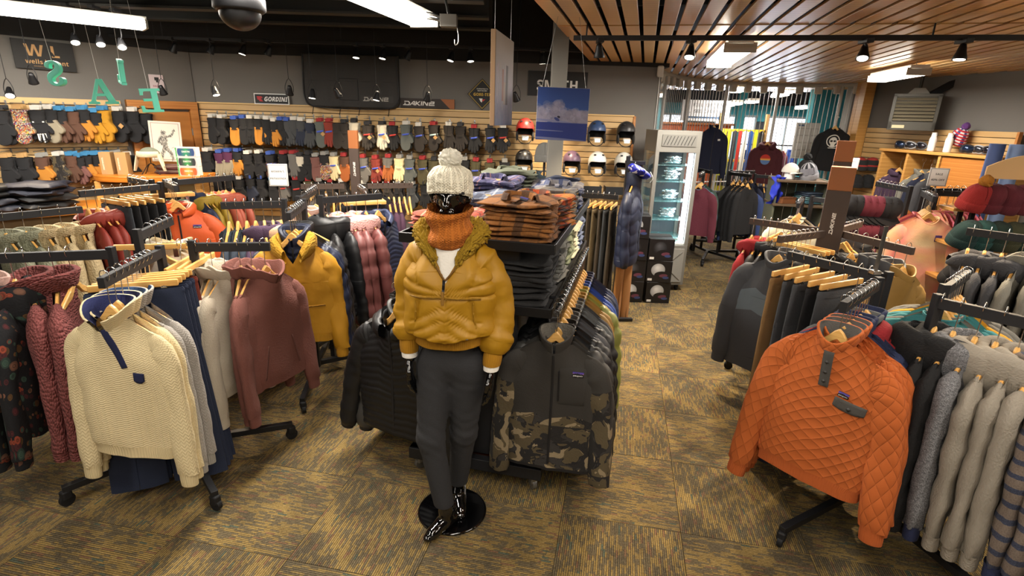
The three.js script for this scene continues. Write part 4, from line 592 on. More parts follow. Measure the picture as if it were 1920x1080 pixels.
{ // large soft case hung above the gloves
  const t = thing('travel_bag', 'large black padded travel bag hung flat above the gloves', 'bag', [-2.07, 2.36, -7.05]);
  const s = new THREE.Shape(); const w = 0.57, h = 0.29, r = 0.09; s.moveTo(-w + r, -h); s.lineTo(w - r, -h); s.quadraticCurveTo(w, -h, w, -h + r); s.lineTo(w, h); s.lineTo(-w, h); s.lineTo(-w, -h + r); s.quadraticCurveTo(-w, -h, -w + r, -h);
  part('case', mv(new THREE.ExtrudeGeometry(s, { depth: 0.05, bevelEnabled: true, bevelSize: 0.02, bevelThickness: 0.02, bevelSegments: 3 }), 0, 0, -0.03), M(0x2a2826, { roughness: 0.7, bumpMap: T.crumple, bumpScale: 0.01 }), t);
  part('piping', tube([[-w, h, 0.045], [-w - 0.012, -h + r, 0.045], [-w + r * 0.3, -h + 0.02, 0.045], [-w + r, -h - 0.012, 0.045], [w - r, -h - 0.012, 0.045], [w - r * 0.3, -h + 0.02, 0.045], [w + 0.012, -h + r, 0.045], [w, h, 0.045]], 0.008, 60), X.black, t);
  const tLogo = canvas(512, 100, (c, W, H) => { c.fillStyle = '#2a2826'; c.fillRect(0, 0, W, H); logoD(c, 40, 20, 62, '#aaa69f'); }); const f = part('logo', faceG(0.4, 0.078), panelM(tLogo), t); f.position.set(0.32, -0.2, 0.0435);
  part('window_pocket', merge([bx(0.23, 0.006, 0.006, -0.03, 0.03, 0.042), bx(0.23, 0.006, 0.006, -0.03, -0.22, 0.042), bx(0.006, 0.25, 0.006, -0.145, -0.095, 0.042), bx(0.006, 0.25, 0.006, 0.085, -0.095, 0.042)]), X.rubber, t);
  for (const x of [-0.48, -0.14, 0.1, 0.47]) part('strap', bar([x, -0.28, 0.03], [x - 0.02, -0.4, 0.05], 0.012, 0.006), X.rubber, t);
}
// ---------- hanging pictures ----------
const tSnow = canvas(512, 512, (c, w, h) => { const g = c.createLinearGradient(0, 0, 0, 250); g.addColorStop(0, '#27478f'); g.addColorStop(1, '#3f63ad'); c.fillStyle = g; c.fillRect(0, 0, w, h); const R = rng(4); for (let i = 0; i < 420; i++) { const x = R() * w, top = x < 260 ? mix(190, 120, x / 260) : mix(190, 235, (x - 260) / 252), y = mix(top, 330, Math.pow(R(), 0.8)), r = 10 + 30 * R(), v = 135 + 60 * R(); c.fillStyle = `rgba(${v},${v - 2},${v + 22},0.30)`; c.beginPath(); c.arc(x, y, r, 0, 7); c.fill(); } c.fillStyle = '#2c3f8f'; c.fillRect(0, 338, w, h); c.fillStyle = '#8d93bd'; c.beginPath(); c.ellipse(120, 320, 240, 10, 0.06, 0, 7); c.fill(); c.fillStyle = '#7d86b5'; c.beginPath(); c.ellipse(90, 418, 190, 5, 0.02, 0, 7); c.fill(); c.beginPath(); c.ellipse(260, 505, 330, 14, 0.05, 0, 7); c.fill(); c.fillStyle = '#23233a'; c.beginPath(); c.ellipse(222, 282, 15, 10, 0.3, 0, 7); c.fill(); c.fillStyle = '#3c4a8c'; c.beginPath(); c.ellipse(205, 305, 30, 14, 0.5, 0, 7); c.fill(); });
{
  const t = sign('canvas_print', 'square canvas print of blue sky and snow spray hung by the pillar', 'picture', 0.385, 0.375, 0.035, tSnow, [0.335, 2.03, -4.2], -0.05, M(0xbdb6a8)); t.rotation.z = -0.012;
  part('wire', merge([rod([-0.16, 0.19, 0], [-0.06, 0.75, 0], 0.0012, 5), rod([0.16, 0.19, 0], [0.06, 0.75, 0], 0.0012, 5)]), X.steel, t);
}
const tSki = canvas(512, 512, (c, w, h) => { const g = c.createLinearGradient(0, 0, 0, h); g.addColorStop(0, '#a59b8a'); g.addColorStop(0.5, '#938f97'); g.addColorStop(1, '#6a7494'); c.fillStyle = g; c.fillRect(0, 0, w, h); const R = rng(8); for (let i = 0; i < 220; i++) { c.fillStyle = `rgba(${150 + 90 * R()},${140 + 80 * R()},${140 + 90 * R()},0.25)`; const x = R() * w, y = 150 + R() * 330; c.fillRect(x, y, 3 + 5 * R(), 20 + 60 * R()); } c.fillStyle = 'rgba(140,70,50,0.6)'; c.fillRect(180, 190, 46, 180); c.fillStyle = 'rgba(60,55,60,0.8)'; c.fillRect(290, 160, 60, 230); c.fillStyle = 'rgba(180,150,110,0.5)'; c.fillRect(230, 260, 46, 130); });
{
  const a = Math.atan2(0.983, 0.18), t = sign('canvas_print', 'square canvas print of skiers hung edge on beside the pillar', 'picture', 0.575, 0.555, 0.03, tSki, [-0.1075, 2.222, -3.785], a, M(0x8a6f52));
  part('wire', merge([rod([-0.25, 0.27, 0], [-0.25, 0.66, 0], 0.0012, 5), rod([0.25, 0.27, 0], [0.25, 0.66, 0], 0.0012, 5)]), X.steel, t);
}
// ---------- hanging letters ----------
const font = await new FontLoader().loadAsync('fonts/droid/droid_serif_bold.typeface.json');
const teal = M(0x62cdb2, { roughness: 0.5 });
[['S', [-3.67, 2.22, -4.5], PI - 0.05, 0.18], ['A', [-3.33, 2.095, -4.5], 0.6, 0.185], ['L', [-3.145, 2.25, -4.5], 2.32, 0.18], ['E', [-2.945, 2.04, -4.5], PI + 0.6, 0.175]].forEach(([ch, p, ry, s], i) => {
  const g = new TextGeometry(ch, { font, size: s, depth: 0.03, curveSegments: 5, bevelEnabled: true, bevelThickness: 0.003, bevelSize: 0.003, bevelSegments: 1 }); g.center();
  const t = thing('hanging_letter', `turquoise capital ${ch} hanging on a thread before the glove wall`, 'letter', p, ry); part('letter_body', g, teal, t); part('thread', rod([0, s * 0.5, 0], [0, 2.95 - p[1], 0], 0.0012, 5), X.white, t); t.rotation.z = [-0.1, 0.05, 0.15, -0.06][i];
});
// ---------- helmets ----------
const helmRim = (a) => { const f = Math.cos(a); return f > 0.25 ? mix(-0.02, 0.012, ss(0.25, 0.7, f)) : mix(-0.1, -0.02, ss(-0.2, 0.25, f)) + (f < -0.5 ? 0.02 : 0); };
const helmShell = (k) => surf(36, 14, (u, v) => { const a = u * 2 * PI, y1 = helmRim(a), th = v * PI / 2, y = v < 0.82 ? 0.125 * Math.cos(v / 0.82 * PI / 2) : mix(0, y1, (v - 0.82) / 0.18), r = v < 0.82 ? Math.sin(v / 0.82 * PI / 2) : 1 - 0.05 * (v - 0.82) / 0.18 * (y1 < 0 ? 1 : 0); return [0.112 * k * r * Math.sin(a), y * k, 0.138 * k * r * Math.cos(a)]; });
const HS = helmShell(1), HL = helmShell(0.93), earG = surf(14, 8, (u, v) => { const a = u * 2 * PI, th = v * PI; return [0.016 * Math.sin(th) * Math.cos(a), 0.06 * Math.cos(th), 0.045 * Math.sin(th) * Math.sin(a)]; }), strapTube = tube([[-0.1, -0.1, 0.02], [-0.06, -0.16, 0.05], [0, -0.18, 0.06], [0.06, -0.16, 0.05], [0.1, -0.1, 0.02]], 0.006, 20), ventG = bx(0.03, 0.008, 0.02, 0, 0, 0, 0.003);
[[0.1, 1.87, 0xb5302c, 'red', 'w'], [0.1, 1.5, 0x1c1c1d, 'black', 'w', 'below the red one'], [0.7, 1.5, 0x5a4557, 'plum', 'k'], [0.985, 1.87, 0x33486e, 'slate blue', 'w'], [1.345, 1.87, 0x2a2a2b, 'black', 'w', 'with a square tag in the upper row'], [1.02, 1.5, 0xdad8d3, 'white', 'w', 'below the blue one'], [1.35, 1.5, 0xcfcfc8, 'white', 'w', 'at the end of the lower row']].forEach(([x, y, c, n, tag, extra]) => {
  const t = thing('ski_helmet', `${n} ski helmet on the maple slat wall${extra ? ' ' + extra : ' above the pants rack'}`, 'helmet', [x, y, -6.86], 0.05 * Math.sin(x * 20));
  part('shell', HS, M(c, { roughness: 0.4 }), t); part('liner', HL, X.rubber, t); for (const s of [-1, 1]) { const e = part('ear_pad', earG, M(0x2b2b2c, { roughness: 0.95 }), t); e.position.set(s * 0.098, -0.09, 0.02); const v = part('vent', ventG, X.rubber, t); v.position.set(s * 0.05, 0.085, 0.088); v.rotation.x = 0.9; }
  part('chin_strap', strapTube, X.rubber, t); if (tag) { const g = part('price_tag', bx(0.07, 0.045, 0.003, 0, -0.13, 0.075), X.paper, t); g.rotation.x = -0.2; part('label_strip', bx(0.09, 0.03, 0.004, 0, -0.095, 0.085), M(0xb9b7b2), t); }
  part('support_arm', bx(0.03, 0.02, 0.2, 0, 0.02, -0.13), X.blackMetal, t);
});
// ---------- the racks and what hangs on them ----------
const A = {
  r1: [[-1.83, -2.67, -1.745, -2.14, 1.3], [-2.04, -2.61, -2.62, -2.43, 1.3], [-1.97, -2.72, -2.06, -3.15, 1.37], [-1.74, -2.8, -1.35, -2.87, 1.3]],
  r2: [[-3.41, -3.36, -3.1, -3.78, 1.3], [-3.63, -3.28, -4.05, -3.6, 1.3]],
  r3: [[-2.88, -4.34, -3.15, -3.84, 1.4], [-2.95, -4.52, -2.71, -4.27, 1.4], [-2.93, -4.62, -2.66, -5.1, 1.4], [-3.04, -4.48, -3.4, -4.72, 1.4]],
  r4: [[-1.47, -3.7, -1.39, -3.24, 1.4], [-1.6, -3.68, -1.97, -3.55, 1.4], [-1.56, -3.83, -1.65, -4.42, 1.4], [-1.42, -3.9, -1.05, -4.2, 1.4]],
  r6: [[-1.44, -4.93, -1.28, -4.58, 1.36], [-1.6, -5.02, -1.96, -4.9, 1.36], [-1.54, -5.2, -1.62, -5.6, 1.36], [-1.4, -5.08, -1.0, -5.24, 1.36]],
  r8: [[1.78, -2.49, 1.4, -2.13, 1.3], [1.9, -2.6, 1.62, -3.06, 1.3], [2.03, -2.4, 2.42, -2.74, 1.3], [1.88, -2.24, 2.26, -1.77, 1.3]],
  r9: [[2.2, -3.74, 1.77, -3.5, 1.3], [2.22, -3.87, 1.86, -4.18, 1.3], [2.36, -3.86, 2.75, -4.2, 1.3], [2.34, -3.74, 2.5, -3.26, 1.3]],
  r10: [[3.56, -4.72, 3.34, -4.28, 1.5], [3.58, -4.9, 3.6, -5.4, 1.5], [3.74, -4.88, 4.15, -4.98, 1.5], [3.7, -4.74, 4.05, -4.7, 1.5]],
  r11: [[3.46, -2.98, 2.97, -3.47, 1.4], [3.6, -2.85, 3.95, -2.5, 1.4]],
  r13: [[2.75, -7.95, 2.56, -7.55, 1.32], [3.1, -7.9, 3.3, -7.6, 1.34], [2.95, -8.2, 2.9, -8.6, 1.32], [3.2, -8.1, 3.6, -8.2, 1.34]],
  r14: [[0.62, -5.42, 1.02, -5.28, 1.3], [0.52, -5.45, 0.16, -5.58, 1.3]],
  r15: [[3.46, -8.2, 3.34, -7.8, 1.28], [3.64, -8.25, 4.04, -8.15, 1.28]],
  r16: [[2.95, -5.5, 2.7, -5.1, 1.3], [3.1, -5.6, 3.5, -5.3, 1.3]],
};
rack('black four-way rack of fleece pullovers and trousers by the cream pullover', A.r1, { legs: [0.75, -0.75, 2.0, -2.4], leg: 0.58 });
hang("cream pullover's rack arm", A.r1[0], [['creamQ', 0.055, { turn: -0.25 }], ['creamQ', 0.055, { turn: -0.2 }], ['greyQ', 0.05, { turn: -0.25 }], ['greyQ', 0.045, { turn: -0.22 }], ['navyPants', 0.04, { turn: 0.3 }], ['navyPants', 0.04, { turn: 0.3 }], ['navyPants', 0.04, { turn: 0.32 }], ['navyPants', 0.04, { turn: 0.34 }], ['rustPants', 0.04, { turn: 0.36 }]], { thin: 0.03, fat: 0.06, jit: 0.1, seed: 3, gap: 0.055 });
hang("flower print hoodies' arm", A.r1[1], ['oat', ['blush', 0.05], ['floral', 0.07], ['floral', 0.06], ['sherpa', 0.11, { turn: 0.4 }], ['sherpa', 0.07, { turn: 0.3 }], 'hanger'], { gap: 0.06, seed: 5, first: 0 });
hang("rear arm, cream pullover's rack", A.r1[2], ['tan', 'oat', 'oat', 'hanger', 'barhanger'], { gap: 0.07, seed: 7 });
hang("mauve pullovers' arm", A.r1[3], [['mauve', 0.07, { turn: -0.55 }], ['mauve', 0.06, { turn: -0.2 }], ['mauve', 0.08], ['stone', 0.065, { turn: -0.3 }], ['stone', 0.06], 'barhanger', 'barhanger', 'barhanger'], { gap: 0.045, seed: 9 });
rack('black rack of tan sherpa pullovers beside the folded black clothes', A.r2, { legs: [2.5, -2.2, 0.9, -0.7] });
hang("sherpa pullovers' arm", A.r2[0], ['tan', 'tan', 'tan', 'sage', 'sage'], { gap: 0.1, seed: 2, flip: true, jit: 0.3 });
rack('black four-way rack with the bright orange shell jacket', A.r3);
hang("brick red jackets' arm", A.r3[0], ['redShell', 'redShell', 'redShell', 'slatePants', 'blackPants', 'blackPants', 'blackPants', 'blackPants'], { gap: 0.062, seed: 4 });
hang("orange shell jacket's arm", A.r3[1], [['orangeShell', 0.06, { turn: -0.35 }], ['redShell', 0.05, { turn: -0.3 }], ['redShell', 0.05, { turn: -0.3 }], ['tealShell', 0.05, { turn: -0.3 }], 'barhanger', 'barhanger'], { seed: 6, thin: 0.03 });
hang("salmon jackets' arm", A.r3[2], ['salmon', 'salmon', 'salmon', 'ochre', 'ochre', 'navyShell'], { gap: 0.07, seed: 8 });
hang("far arm, orange shell rack", A.r3[3], ['blackShell', 'blackShell', 'blackPants', 'blackPants'], { gap: 0.08, seed: 8 });
rack('black four-way rack with the mustard pullover and a price card', A.r4);
hang("mustard pullover's arm", A.r4[0], [['mustard', 0.07, { turn: 0.1 }], 'navyPuff', 'navyPuff', 'blackPuff', 'blackPuff', 'hanger', 'hanger'], { thin: 0.03, seed: 11, jit: 0.1 });
hang("purple hooded tops' arm", A.r4[1], ['slateTop', 'slateTop', 'slateTop', 'plum', 'plum', 'peach', 'peach'], { gap: 0.055, seed: 12, jit: 0.35 });
hang("rear arm, mustard pullover's rack", A.r4[2], ['hanger', 'hanger', 'hanger', 'oat', 'blush', 'hanger', 'hanger'], { gap: 0.06, seed: 13 });
hang("mauve puffers' arm", A.r4[3], [['navyVest', 0.1, { turn: -1.35 }], ['mauvePuff', 0.075], ['mauvePuff', 0.075], ['mauvePuff', 0.075], ['blackHoodPuff', 0.08], 'blackHoodPuff'], { gap: 0.08, seed: 14, jit: 0.2 });
const dakCol = (label, [x, z], h, w, ry, tex) => { const t = thing('brand_post', label, 'display post', [x, 0, z], ry); part('column', bx(w, h - 0.16, w * 0.75, 0, (h - 0.16) / 2, 0), X.brown, t); part('copper_top', bx(w, 0.16, w * 0.75, 0, h - 0.08, 0), M(0x96592c, { roughness: 0.5 }), t); part('foot', bx(w * 2.2, 0.03, w * 2.2, 0, 0.015, 0), X.black, t); for (const s of [0, 1]) { const f = part('lettering', faceG(w * (w > 0.1 ? 0.32 : 0.48), w * (w > 0.1 ? 1.79 : 2.68)), panelM(tex), t); f.position.set(0, h - (w > 0.1 ? 0.34 : 0.3), (s ? -1 : 1) * (w * 0.375 + 0.0015)); f.rotation.y = s ? PI : 0; } return t; };
const tVert = canvas(128, 716, (c, w, h) => { c.fillStyle = '#43352d'; c.fillRect(0, 0, w, h); c.save(); c.translate(34, 690); c.rotate(-PI / 2); logoD(c, 0, 0, 62, '#e4dfd6'); c.restore(); });
rack('dark brown four-way rack around the small lettered post', A.r6, { mat: X.brown, column: 1 }); dakCol('slim brown lettered post before the far glove wall', [-1.5, -5.06], 1.84, 0.085, 0.1, tVert);
hang("slim lettered post's front arm", A.r6[0], ['barhanger', 'blackPants', 'blackPants', 'blackPants', 'barhanger', 'barhanger'], { seed: 15 });
hang("slim lettered post's dark arm", A.r6[1], ['blackPants', 'slatePants', 'hanger', 'blackPants', 'hanger', 'hanger'], { seed: 16, gap: 0.06 });
hang("slim lettered post's purple arm", A.r6[3], ['hanger', 'hanger', 'purpleTop', 'purpleTop', 'purpleTop', 'blackFl', 'blackFl', 'blackFl'], { seed: 17, gap: 0.05 });
hang("slim lettered post's far arm", A.r6[2], ['blackFl', 'hanger', 'hanger'], { seed: 18, gap: 0.08 });
// right-hand side
rack('black four-way rack with the orange quilted pullovers', A.r8, { legs: [-1.08, 0.3, 1.5, -2.6], leg: 0.6 });
hang("orange pullovers' arm", A.r8[0], [['orangeQ', 0.07], ['orangeQ', 0.06], ['orangeQ', 0.06], ['navyFl', 0.055], 'navyFl', 'redFl', 'greyFl', 'navyFl'], { thin: 0.034, seed: 21, jit: 0.08 });
hang("grey work trousers' arm", A.r8[1], [['sandPants', 0.07], ['greyPants', 0.075], ['greyPants', 0.075], ['blackPants', 0.075], ['greyPants', 0.075], 'hanger', 'hanger'], { seed: 22, gap: 0.05 });
hang("teal tee shirts' arm", A.r8[2], ['greyTee', 'greyTee', 'yellowTee', 'tealTee', 'tealTee', 'greyTee', 'tealTee'], { seed: 23, gap: 0.06 });
hang("hoodies' arm", A.r8[3], ['stripeHood', 'stripeHood', 'stripeHood', 'greyHood', 'greyHood', 'greyHood', ['marlHood', 0.075], 'blackHood', 'blackHood'], { seed: 24, gap: 0.068 });
rack('dark brown four-way rack around the large lettered post', A.r9, { mat: X.brown, column: 1 }); dakCol('large brown lettered post among the snow jackets', [2.28, -3.8], 1.74, 0.15, -0.5, tVert); dakCol('taller brown post with copper top behind the lettered one', [2.62, -4.4], 1.9, 0.13, -0.5, tVert);
hang("snow jackets' arm", A.r9[0], [['blockGrey', 0.07, { turn: 0.15, g: { len: 0.82 } }], 'blackShell', 'greyShell', 'blackShell', 'barhanger', 'barhanger', 'barhanger'], { thin: 0.034, seed: 25, jit: 0.1 });
hang("red hooded jacket's arm", A.r9[1], [['redFl', 0.07], 'blackShell', 'blackShell', 'barhanger', 'barhanger', 'barhanger'], { seed: 26 });
hang("large lettered post's far arm", A.r9[2], ['blackShell', 'greyShell', 'greyShell', 'hanger', 'hanger'], { seed: 27, gap: 0.07 });
hang("large lettered post's grey arm", A.r9[3], [['khakiShell', 0.075], 'greyShell', 'greyShell', 'greyShell', 'blackShell', 'blackShell'], { seed: 28, gap: 0.075 });
rack('black rack of pink and cream sweatshirts before the slat wall', A.r10);
hang("dip-dyed sweatshirt's arm", A.r10[0], [['tieTee', 0.05, { turn: 0.1 }], 'tieTee', 'pinkTee', 'pinkTee', 'tieTee', 'pinkTee'], { thin: 0.025, seed: 31, gap: 0.045 });
hang("cream sweatshirts' arm", A.r10[1], ['whiteTee', 'creamTee', 'blackTee', 'whiteTee', 'whiteTee', 'hanger', 'hanger'], { seed: 32, gap: 0.06 });
hang("pink sweatshirts' arm", A.r10[3], ['pinkTee', 'pinkTee', 'creamTee', 'pinkTee', 'tieTee', 'hanger'], { seed: 33, gap: 0.07 }); hang("rear arm of pink rack", A.r10[2], ['whiteTee', 'hanger', 'hanger'], { seed: 34, gap: 0.08 });
rack('black rack of grey and charcoal wool pullovers under the beanies', A.r11);
hang("wool pullovers' arm", A.r11[0], ['charWool', 'charWool', 'charWool', 'greyWool', 'greyWool', 'greyWool', 'greyWool'], { seed: 35, gap: 0.085, jit: 0.2 });
rack('black rack of maroon and green sweatshirts before the grille', A.r13, { mat: X.blackMetal });
hang("maroon sweatshirt's arm", A.r13[0], [['maroonTee', 0.06, { turn: 0.1 }], 'skyTee', 'greenTee', 'greenTee', 'greenTee'], { seed: 36, gap: 0.075 });
hang("black sweatshirts' arm", A.r13[1], ['blackTee', 'blackTee', 'blackTee', 'blackTee'], { seed: 37, gap: 0.08, jit: 0.4 }); hang("navy sweatshirts' arm", A.r13[3], ['navyTee', 'blackTee', 'navyTee', 'navyTee'], { seed: 38, gap: 0.1, flip: 1, jit: 0.3 });
rack('black rack with the blue sweatshirt before the grille', A.r15, { mat: X.blackMetal }); hang("blue sweatshirt's arm", A.r15[0], [['blueTee', 0.07], 'blueTee', 'blueTee', 'hanger'], { seed: 39 }); hang("side arm of the blue rack", A.r15[1], ['hanger', 'navyTee', 'hanger', 'navyTee'], { seed: 40, gap: 0.08 });
rack('black two-armed rack of brown trousers by the helmet wall', A.r14, { mat: X.blackMetal, legs: [1.2, -1.9, 2.8, -0.4], leg: 0.4 });
hang("brown trousers' rail", A.r14[0], ['brownPants', 'slatePants', 'brownPants', 'khakiPants', 'brownPants', 'slatePants', 'blackPants'], { seed: 41, gap: 0.055 }); hang("slate trousers' rail", A.r14[1], ['slatePants', 'brownPants', 'slatePants', 'slatePants', 'brownPants'], { seed: 42, gap: 0.06 });
rack('black rack of pale and navy tops behind the large lettered post', A.r16); hang("pale tops' arm", A.r16[0], ['creamTee', 'navyTee', 'creamTee', 'whiteTee', 'navyTee'], { seed: 43, gap: 0.07 }); hang("navy tops' arm", A.r16[1], ['navyTee', 'blackTee', 'hanger', 'creamTee', 'hanger'], { seed: 44, gap: 0.08 });
// price cards on stands
const tCard = (a, b, s) => canvas(256, 300, (c, w, h) => { c.fillStyle = '#f1efe8'; c.fillRect(0, 0, w, h); c.strokeStyle = '#9a9a96'; c.lineWidth = 6; c.strokeRect(3, 3, w - 6, h - 6); txt(c, a, w / 2, h * 0.32, `bold ${s}px sans-serif`, '#34322f'); txt(c, b, w / 2, h * 0.66, `bold ${s}px sans-serif`, '#34322f'); });
function priceCard(label, [x, y, z], ry, tex, w, h, stem) { const t = thing('price_card', label, 'price card', [x, y, z], ry); part('card_frame', bx(w, h, 0.012, 0, h / 2, 0), M(0xc9c7c2, { roughness: 0.3 }), t); const f = part('card_print', faceG(w * 0.92, h * 0.92), panelM(tex), t); f.position.set(0, h / 2, 0.0075); part('stem', rod([0, 0, 0], [0, -stem, 0], 0.006), X.chrome, t); }
priceCard('white price card on a chrome stem above the mustard pullover\'s rack', [-1.62, 1.5, -3.68], 0.2, tCard("WOMEN'S", 'PATAGONIA', 40), 0.125, 0.15, 0.13);
priceCard('white price card on a stem above the pink sweatshirts', [3.8, 1.52, -4.9], -0.25, tCard('SALE', '40% OFF', 48), 0.15, 0.16, 0.14); priceCard('white price card beside the striped beanies', [4.2, 1.5, -6.9], -0.3, tCard('BEANIES', '$25', 46), 0.2, 0.14, 1.5);
{ const t = single('sign_stem', 'bare chrome sign stem standing on the orange pullovers\' rack', 'sign stem', merge([bx(0.022, 0.24, 0.006, 0, 0.12, 0), bx(0.04, 0.02, 0.04, 0, 0.005, 0)]), X.chrome); t.position.set(1.83, 1.305, -2.6); }
// ---------- central display: shelves of folded clothes with a rail on each side ----------
const FX = [-0.19, -2.56], FA = 0.228;                // front middle of the unit and its turn
const fw = (x, y, z) => [FX[0] + Math.cos(FA) * x + Math.sin(FA) * -z * -1 * -1 + 0, y, FX[1] - Math.sin(FA) * -x + Math.cos(FA) * -z * 1];
// unit frame: +x to the aisle side, -z away from the viewer
const FU = new THREE.Matrix4().makeRotationY(-FA).setPosition(FX[0], 0, FX[1]);
const U = (x, y, z) => { const v = V3(x, y, z).applyMatrix4(FU); return [v.x, v.y, v.z]; };
{
  const t = thing('display_unit', 'black wheeled display unit with shelves of folded clothes and two rails', 'display unit', [FX[0], 0, FX[1]], -FA);
  const bm = X.black, wood = M(0x4a2a17, { map: pineTex, roughness: 0.5 });
  part('base_frame', merge([bx(0.78, 0.07, 0.05, 0, 0.125, -0.025), bx(0.78, 0.07, 0.05, 0, 0.125, -1.6), bx(0.05, 0.07, 1.6, -0.365, 0.125, -0.81), bx(0.05, 0.07, 1.6, 0.365, 0.125, -0.81)]), bm, t);
  part('base_panel', bx(0.7, 0.02, 1.55, 0, 0.13, -0.81), wood, t);
  part('centre_panel', bx(0.42, 1.25, 0.04, 0, 0.78, -0.09), bm, t, 'black upright front panel'); part('centre_panel', bx(0.04, 1.25, 1.4, 0, 0.78, -0.81), bm, t); part('centre_panel', bx(0.42, 1.25, 0.04, 0, 0.78, -1.53), bm, t);
  for (const y of [1.07, 1.395]) { part('shelf', merge([bx(0.78, 0.02, 1.62, 0, y, -0.81), bx(0.8, 0.05, 0.015, 0, y + 0.01, 0.006), bx(0.8, 0.05, 0.015, 0, y + 0.01, -1.626), bx(0.015, 0.05, 1.62, -0.395, y + 0.01, -0.81), bx(0.015, 0.05, 1.62, 0.395, y + 0.01, -0.81)]), X.blackMetal, t); }
  for (const s of [-1, 1]) {
    part('rail', mv(cyl(0.017, 0.017, 1.42, 14).rotateX(PI / 2), s * 0.43, 1.1, -0.66), M(0x0c0c0d, { roughness: 0.12, clearcoat: 1, bumpMap: T.crumple, bumpScale: 0.006 }), t, 'black plastic-wrapped rail');
    for (const z of [-0.25, -1.3]) part('rail_bracket', bar([s * 0.2, 1.06, z], [s * 0.43, 1.09, z], 0.02, 0.02), bm, t);
    for (const z of [-0.05, -1.55]) { const c = part('caster', casterG, X.steel, t); c.position.set(s * 0.34, 0.036, z); c.rotation.y = 0.6 * s; }
  }
}
const aisle = U(0.43, 0, 0.05), aisleF = U(0.43, 0, -1.35), inner = U(-0.46, 0, 0.05), innerF = U(-0.43, 0, -1.35);
hang("aisle rail", [aisleF[0], aisleF[2], aisle[0], aisle[2], 1.116], [['camo', 0.065], ...[['greyPuff', 0.075], ['blackPuff', 0.07], ['blackPuff', 0.07], ['greyShell', 0.06], ['greyShell', 0.06], ['blackPuff', 0.07], ['greyFl', 0.06], ['greyFl', 0.06], ['charWool', 0.06], ['khakiShell', 0.06], ['khakiShell', 0.06], ['olivePuff', 0.07], ['ochre', 0.06], ['blueShell', 0.06], ['blueShell', 0.06], ['navyShell', 0.06], ['navyShell', 0.06], ['navyFl', 0.06], ['navyShell', 0.06]].map(q => [...q, { g: { n0: -0.18, collar: { h: 0.028, t: 0.006 }, hood: undefined } }])], { from: 'front', thin: 0.034, gap: 0.062, seed: 51, jit: 0.12, first: 0.06 });
hang("inner rail", [innerF[0], innerF[2], inner[0], inner[2], 1.116], [['blackHoodPuff', 0.09, { turn: -0.2, g: { w: 0.27, sw: 0.21, hw: 0.26, sleeve: { ...pufferG.sleeve, sp: 0.3, sp2: 0.2 } } }], 'greyPuff', 'blackPuff', 'blackHoodPuff', 'blackPuff', 'whiteTee', 'blackPuff', 'blackShell'], { from: 'front', thin: 0.034, gap: 0.09, seed: 52, jit: 0.12, first: 0.1 });
// folded clothes: two soft layers, a front fold and, on shirts, a collar
function pad(w, h, d, seed, rough = 0.006) {
  return surf(32, 16, (u, v) => { const a = u * 2 * PI, s = v * 2 - 1, ca = Math.cos(a), sa = Math.sin(a), k = Math.pow(Math.max(0, 1 - Math.pow(Math.abs(s), 5)), 0.35);
    let x = s * w / 2, z = d / 2 * Math.sign(ca) * Math.pow(Math.abs(ca), 0.35) * mix(0.96, 1, k), y = h / 2 * Math.sign(sa) * Math.pow(Math.abs(sa), 0.6) * k;
    y += rough * noise(x * 9 + seed, z * 9, seed) * (sa > 0 ? 1 : 0.4); x += rough * noise(z * 11, seed, 3); z += rough * 1.6 * noise(x * 10 + seed, y * 40, 7); return [x, y, z, x + z * 0.2, z + y]; });
}
const padG = (i, w, h, d, r) => memo(`pad${i}|${w}|${h}|${d}|${r}`, () => pad(w, h, d, i * 3.7, r));
const foldCollar = memo('fcollar', () => surf(24, 5, (u, v) => { const a = -2.3 + u * 4.6, r = mix(0.058, 0.085, v), y = 0.03 * Math.sin(v * PI) + 0.004; return [r * 1.15 * Math.sin(a), y + 0.008 * noise(a * 2, v * 3, 4), -r * Math.cos(a) + 0.03, a * 0.08, v * 0.05]; }, false));
function folded(label, category, mat, [x, y, z], ry, w, h, d, seed, o = {}) {
  const t = thing(category === 'trousers' ? 'folded_trousers' : 'folded_shirt', label, category, [x, y, z], ry);
  const a = part('fold_layer', padG(seed % 4, w, h * 0.55, d, o.rough || 0.006), mat, t), b = part('fold_layer', padG((seed + 1) % 4, w * 0.98, h * 0.55, d * 0.97, o.rough || 0.006), mat, t);
  a.position.y = h * 0.26; b.position.set(0.004, h * 0.74, 0.006);
  if (o.collar) { const c = part('collar', foldCollar, mat, t); c.position.set(0.01, h * 0.98, d * 0.12); c.rotation.y = o.collar; part('placket', bx(0.03, 0.004, d * 0.45, 0.01, h * 1.02, d * 0.28, 0.002), mat, t); }
  if (o.tag) { const c = part('paper_tag', bx(0.09, 0.002, 0.05, 0, 0, 0, 0.0005), X.card, t); c.position.set(0.03, h * 1.05, d * 0.32); c.rotation.set(0.2, 0.1, 0); }
  if (o.label) { const c = part('woven_label', bx(0.045, 0.003, 0.024, 0, 0, 0, 0.0005), LABEL, t); c.position.set(0.04, h * 1.06, d * 0.2); c.rotation.set(0.5, -0.3, 0); }
  return t;
}
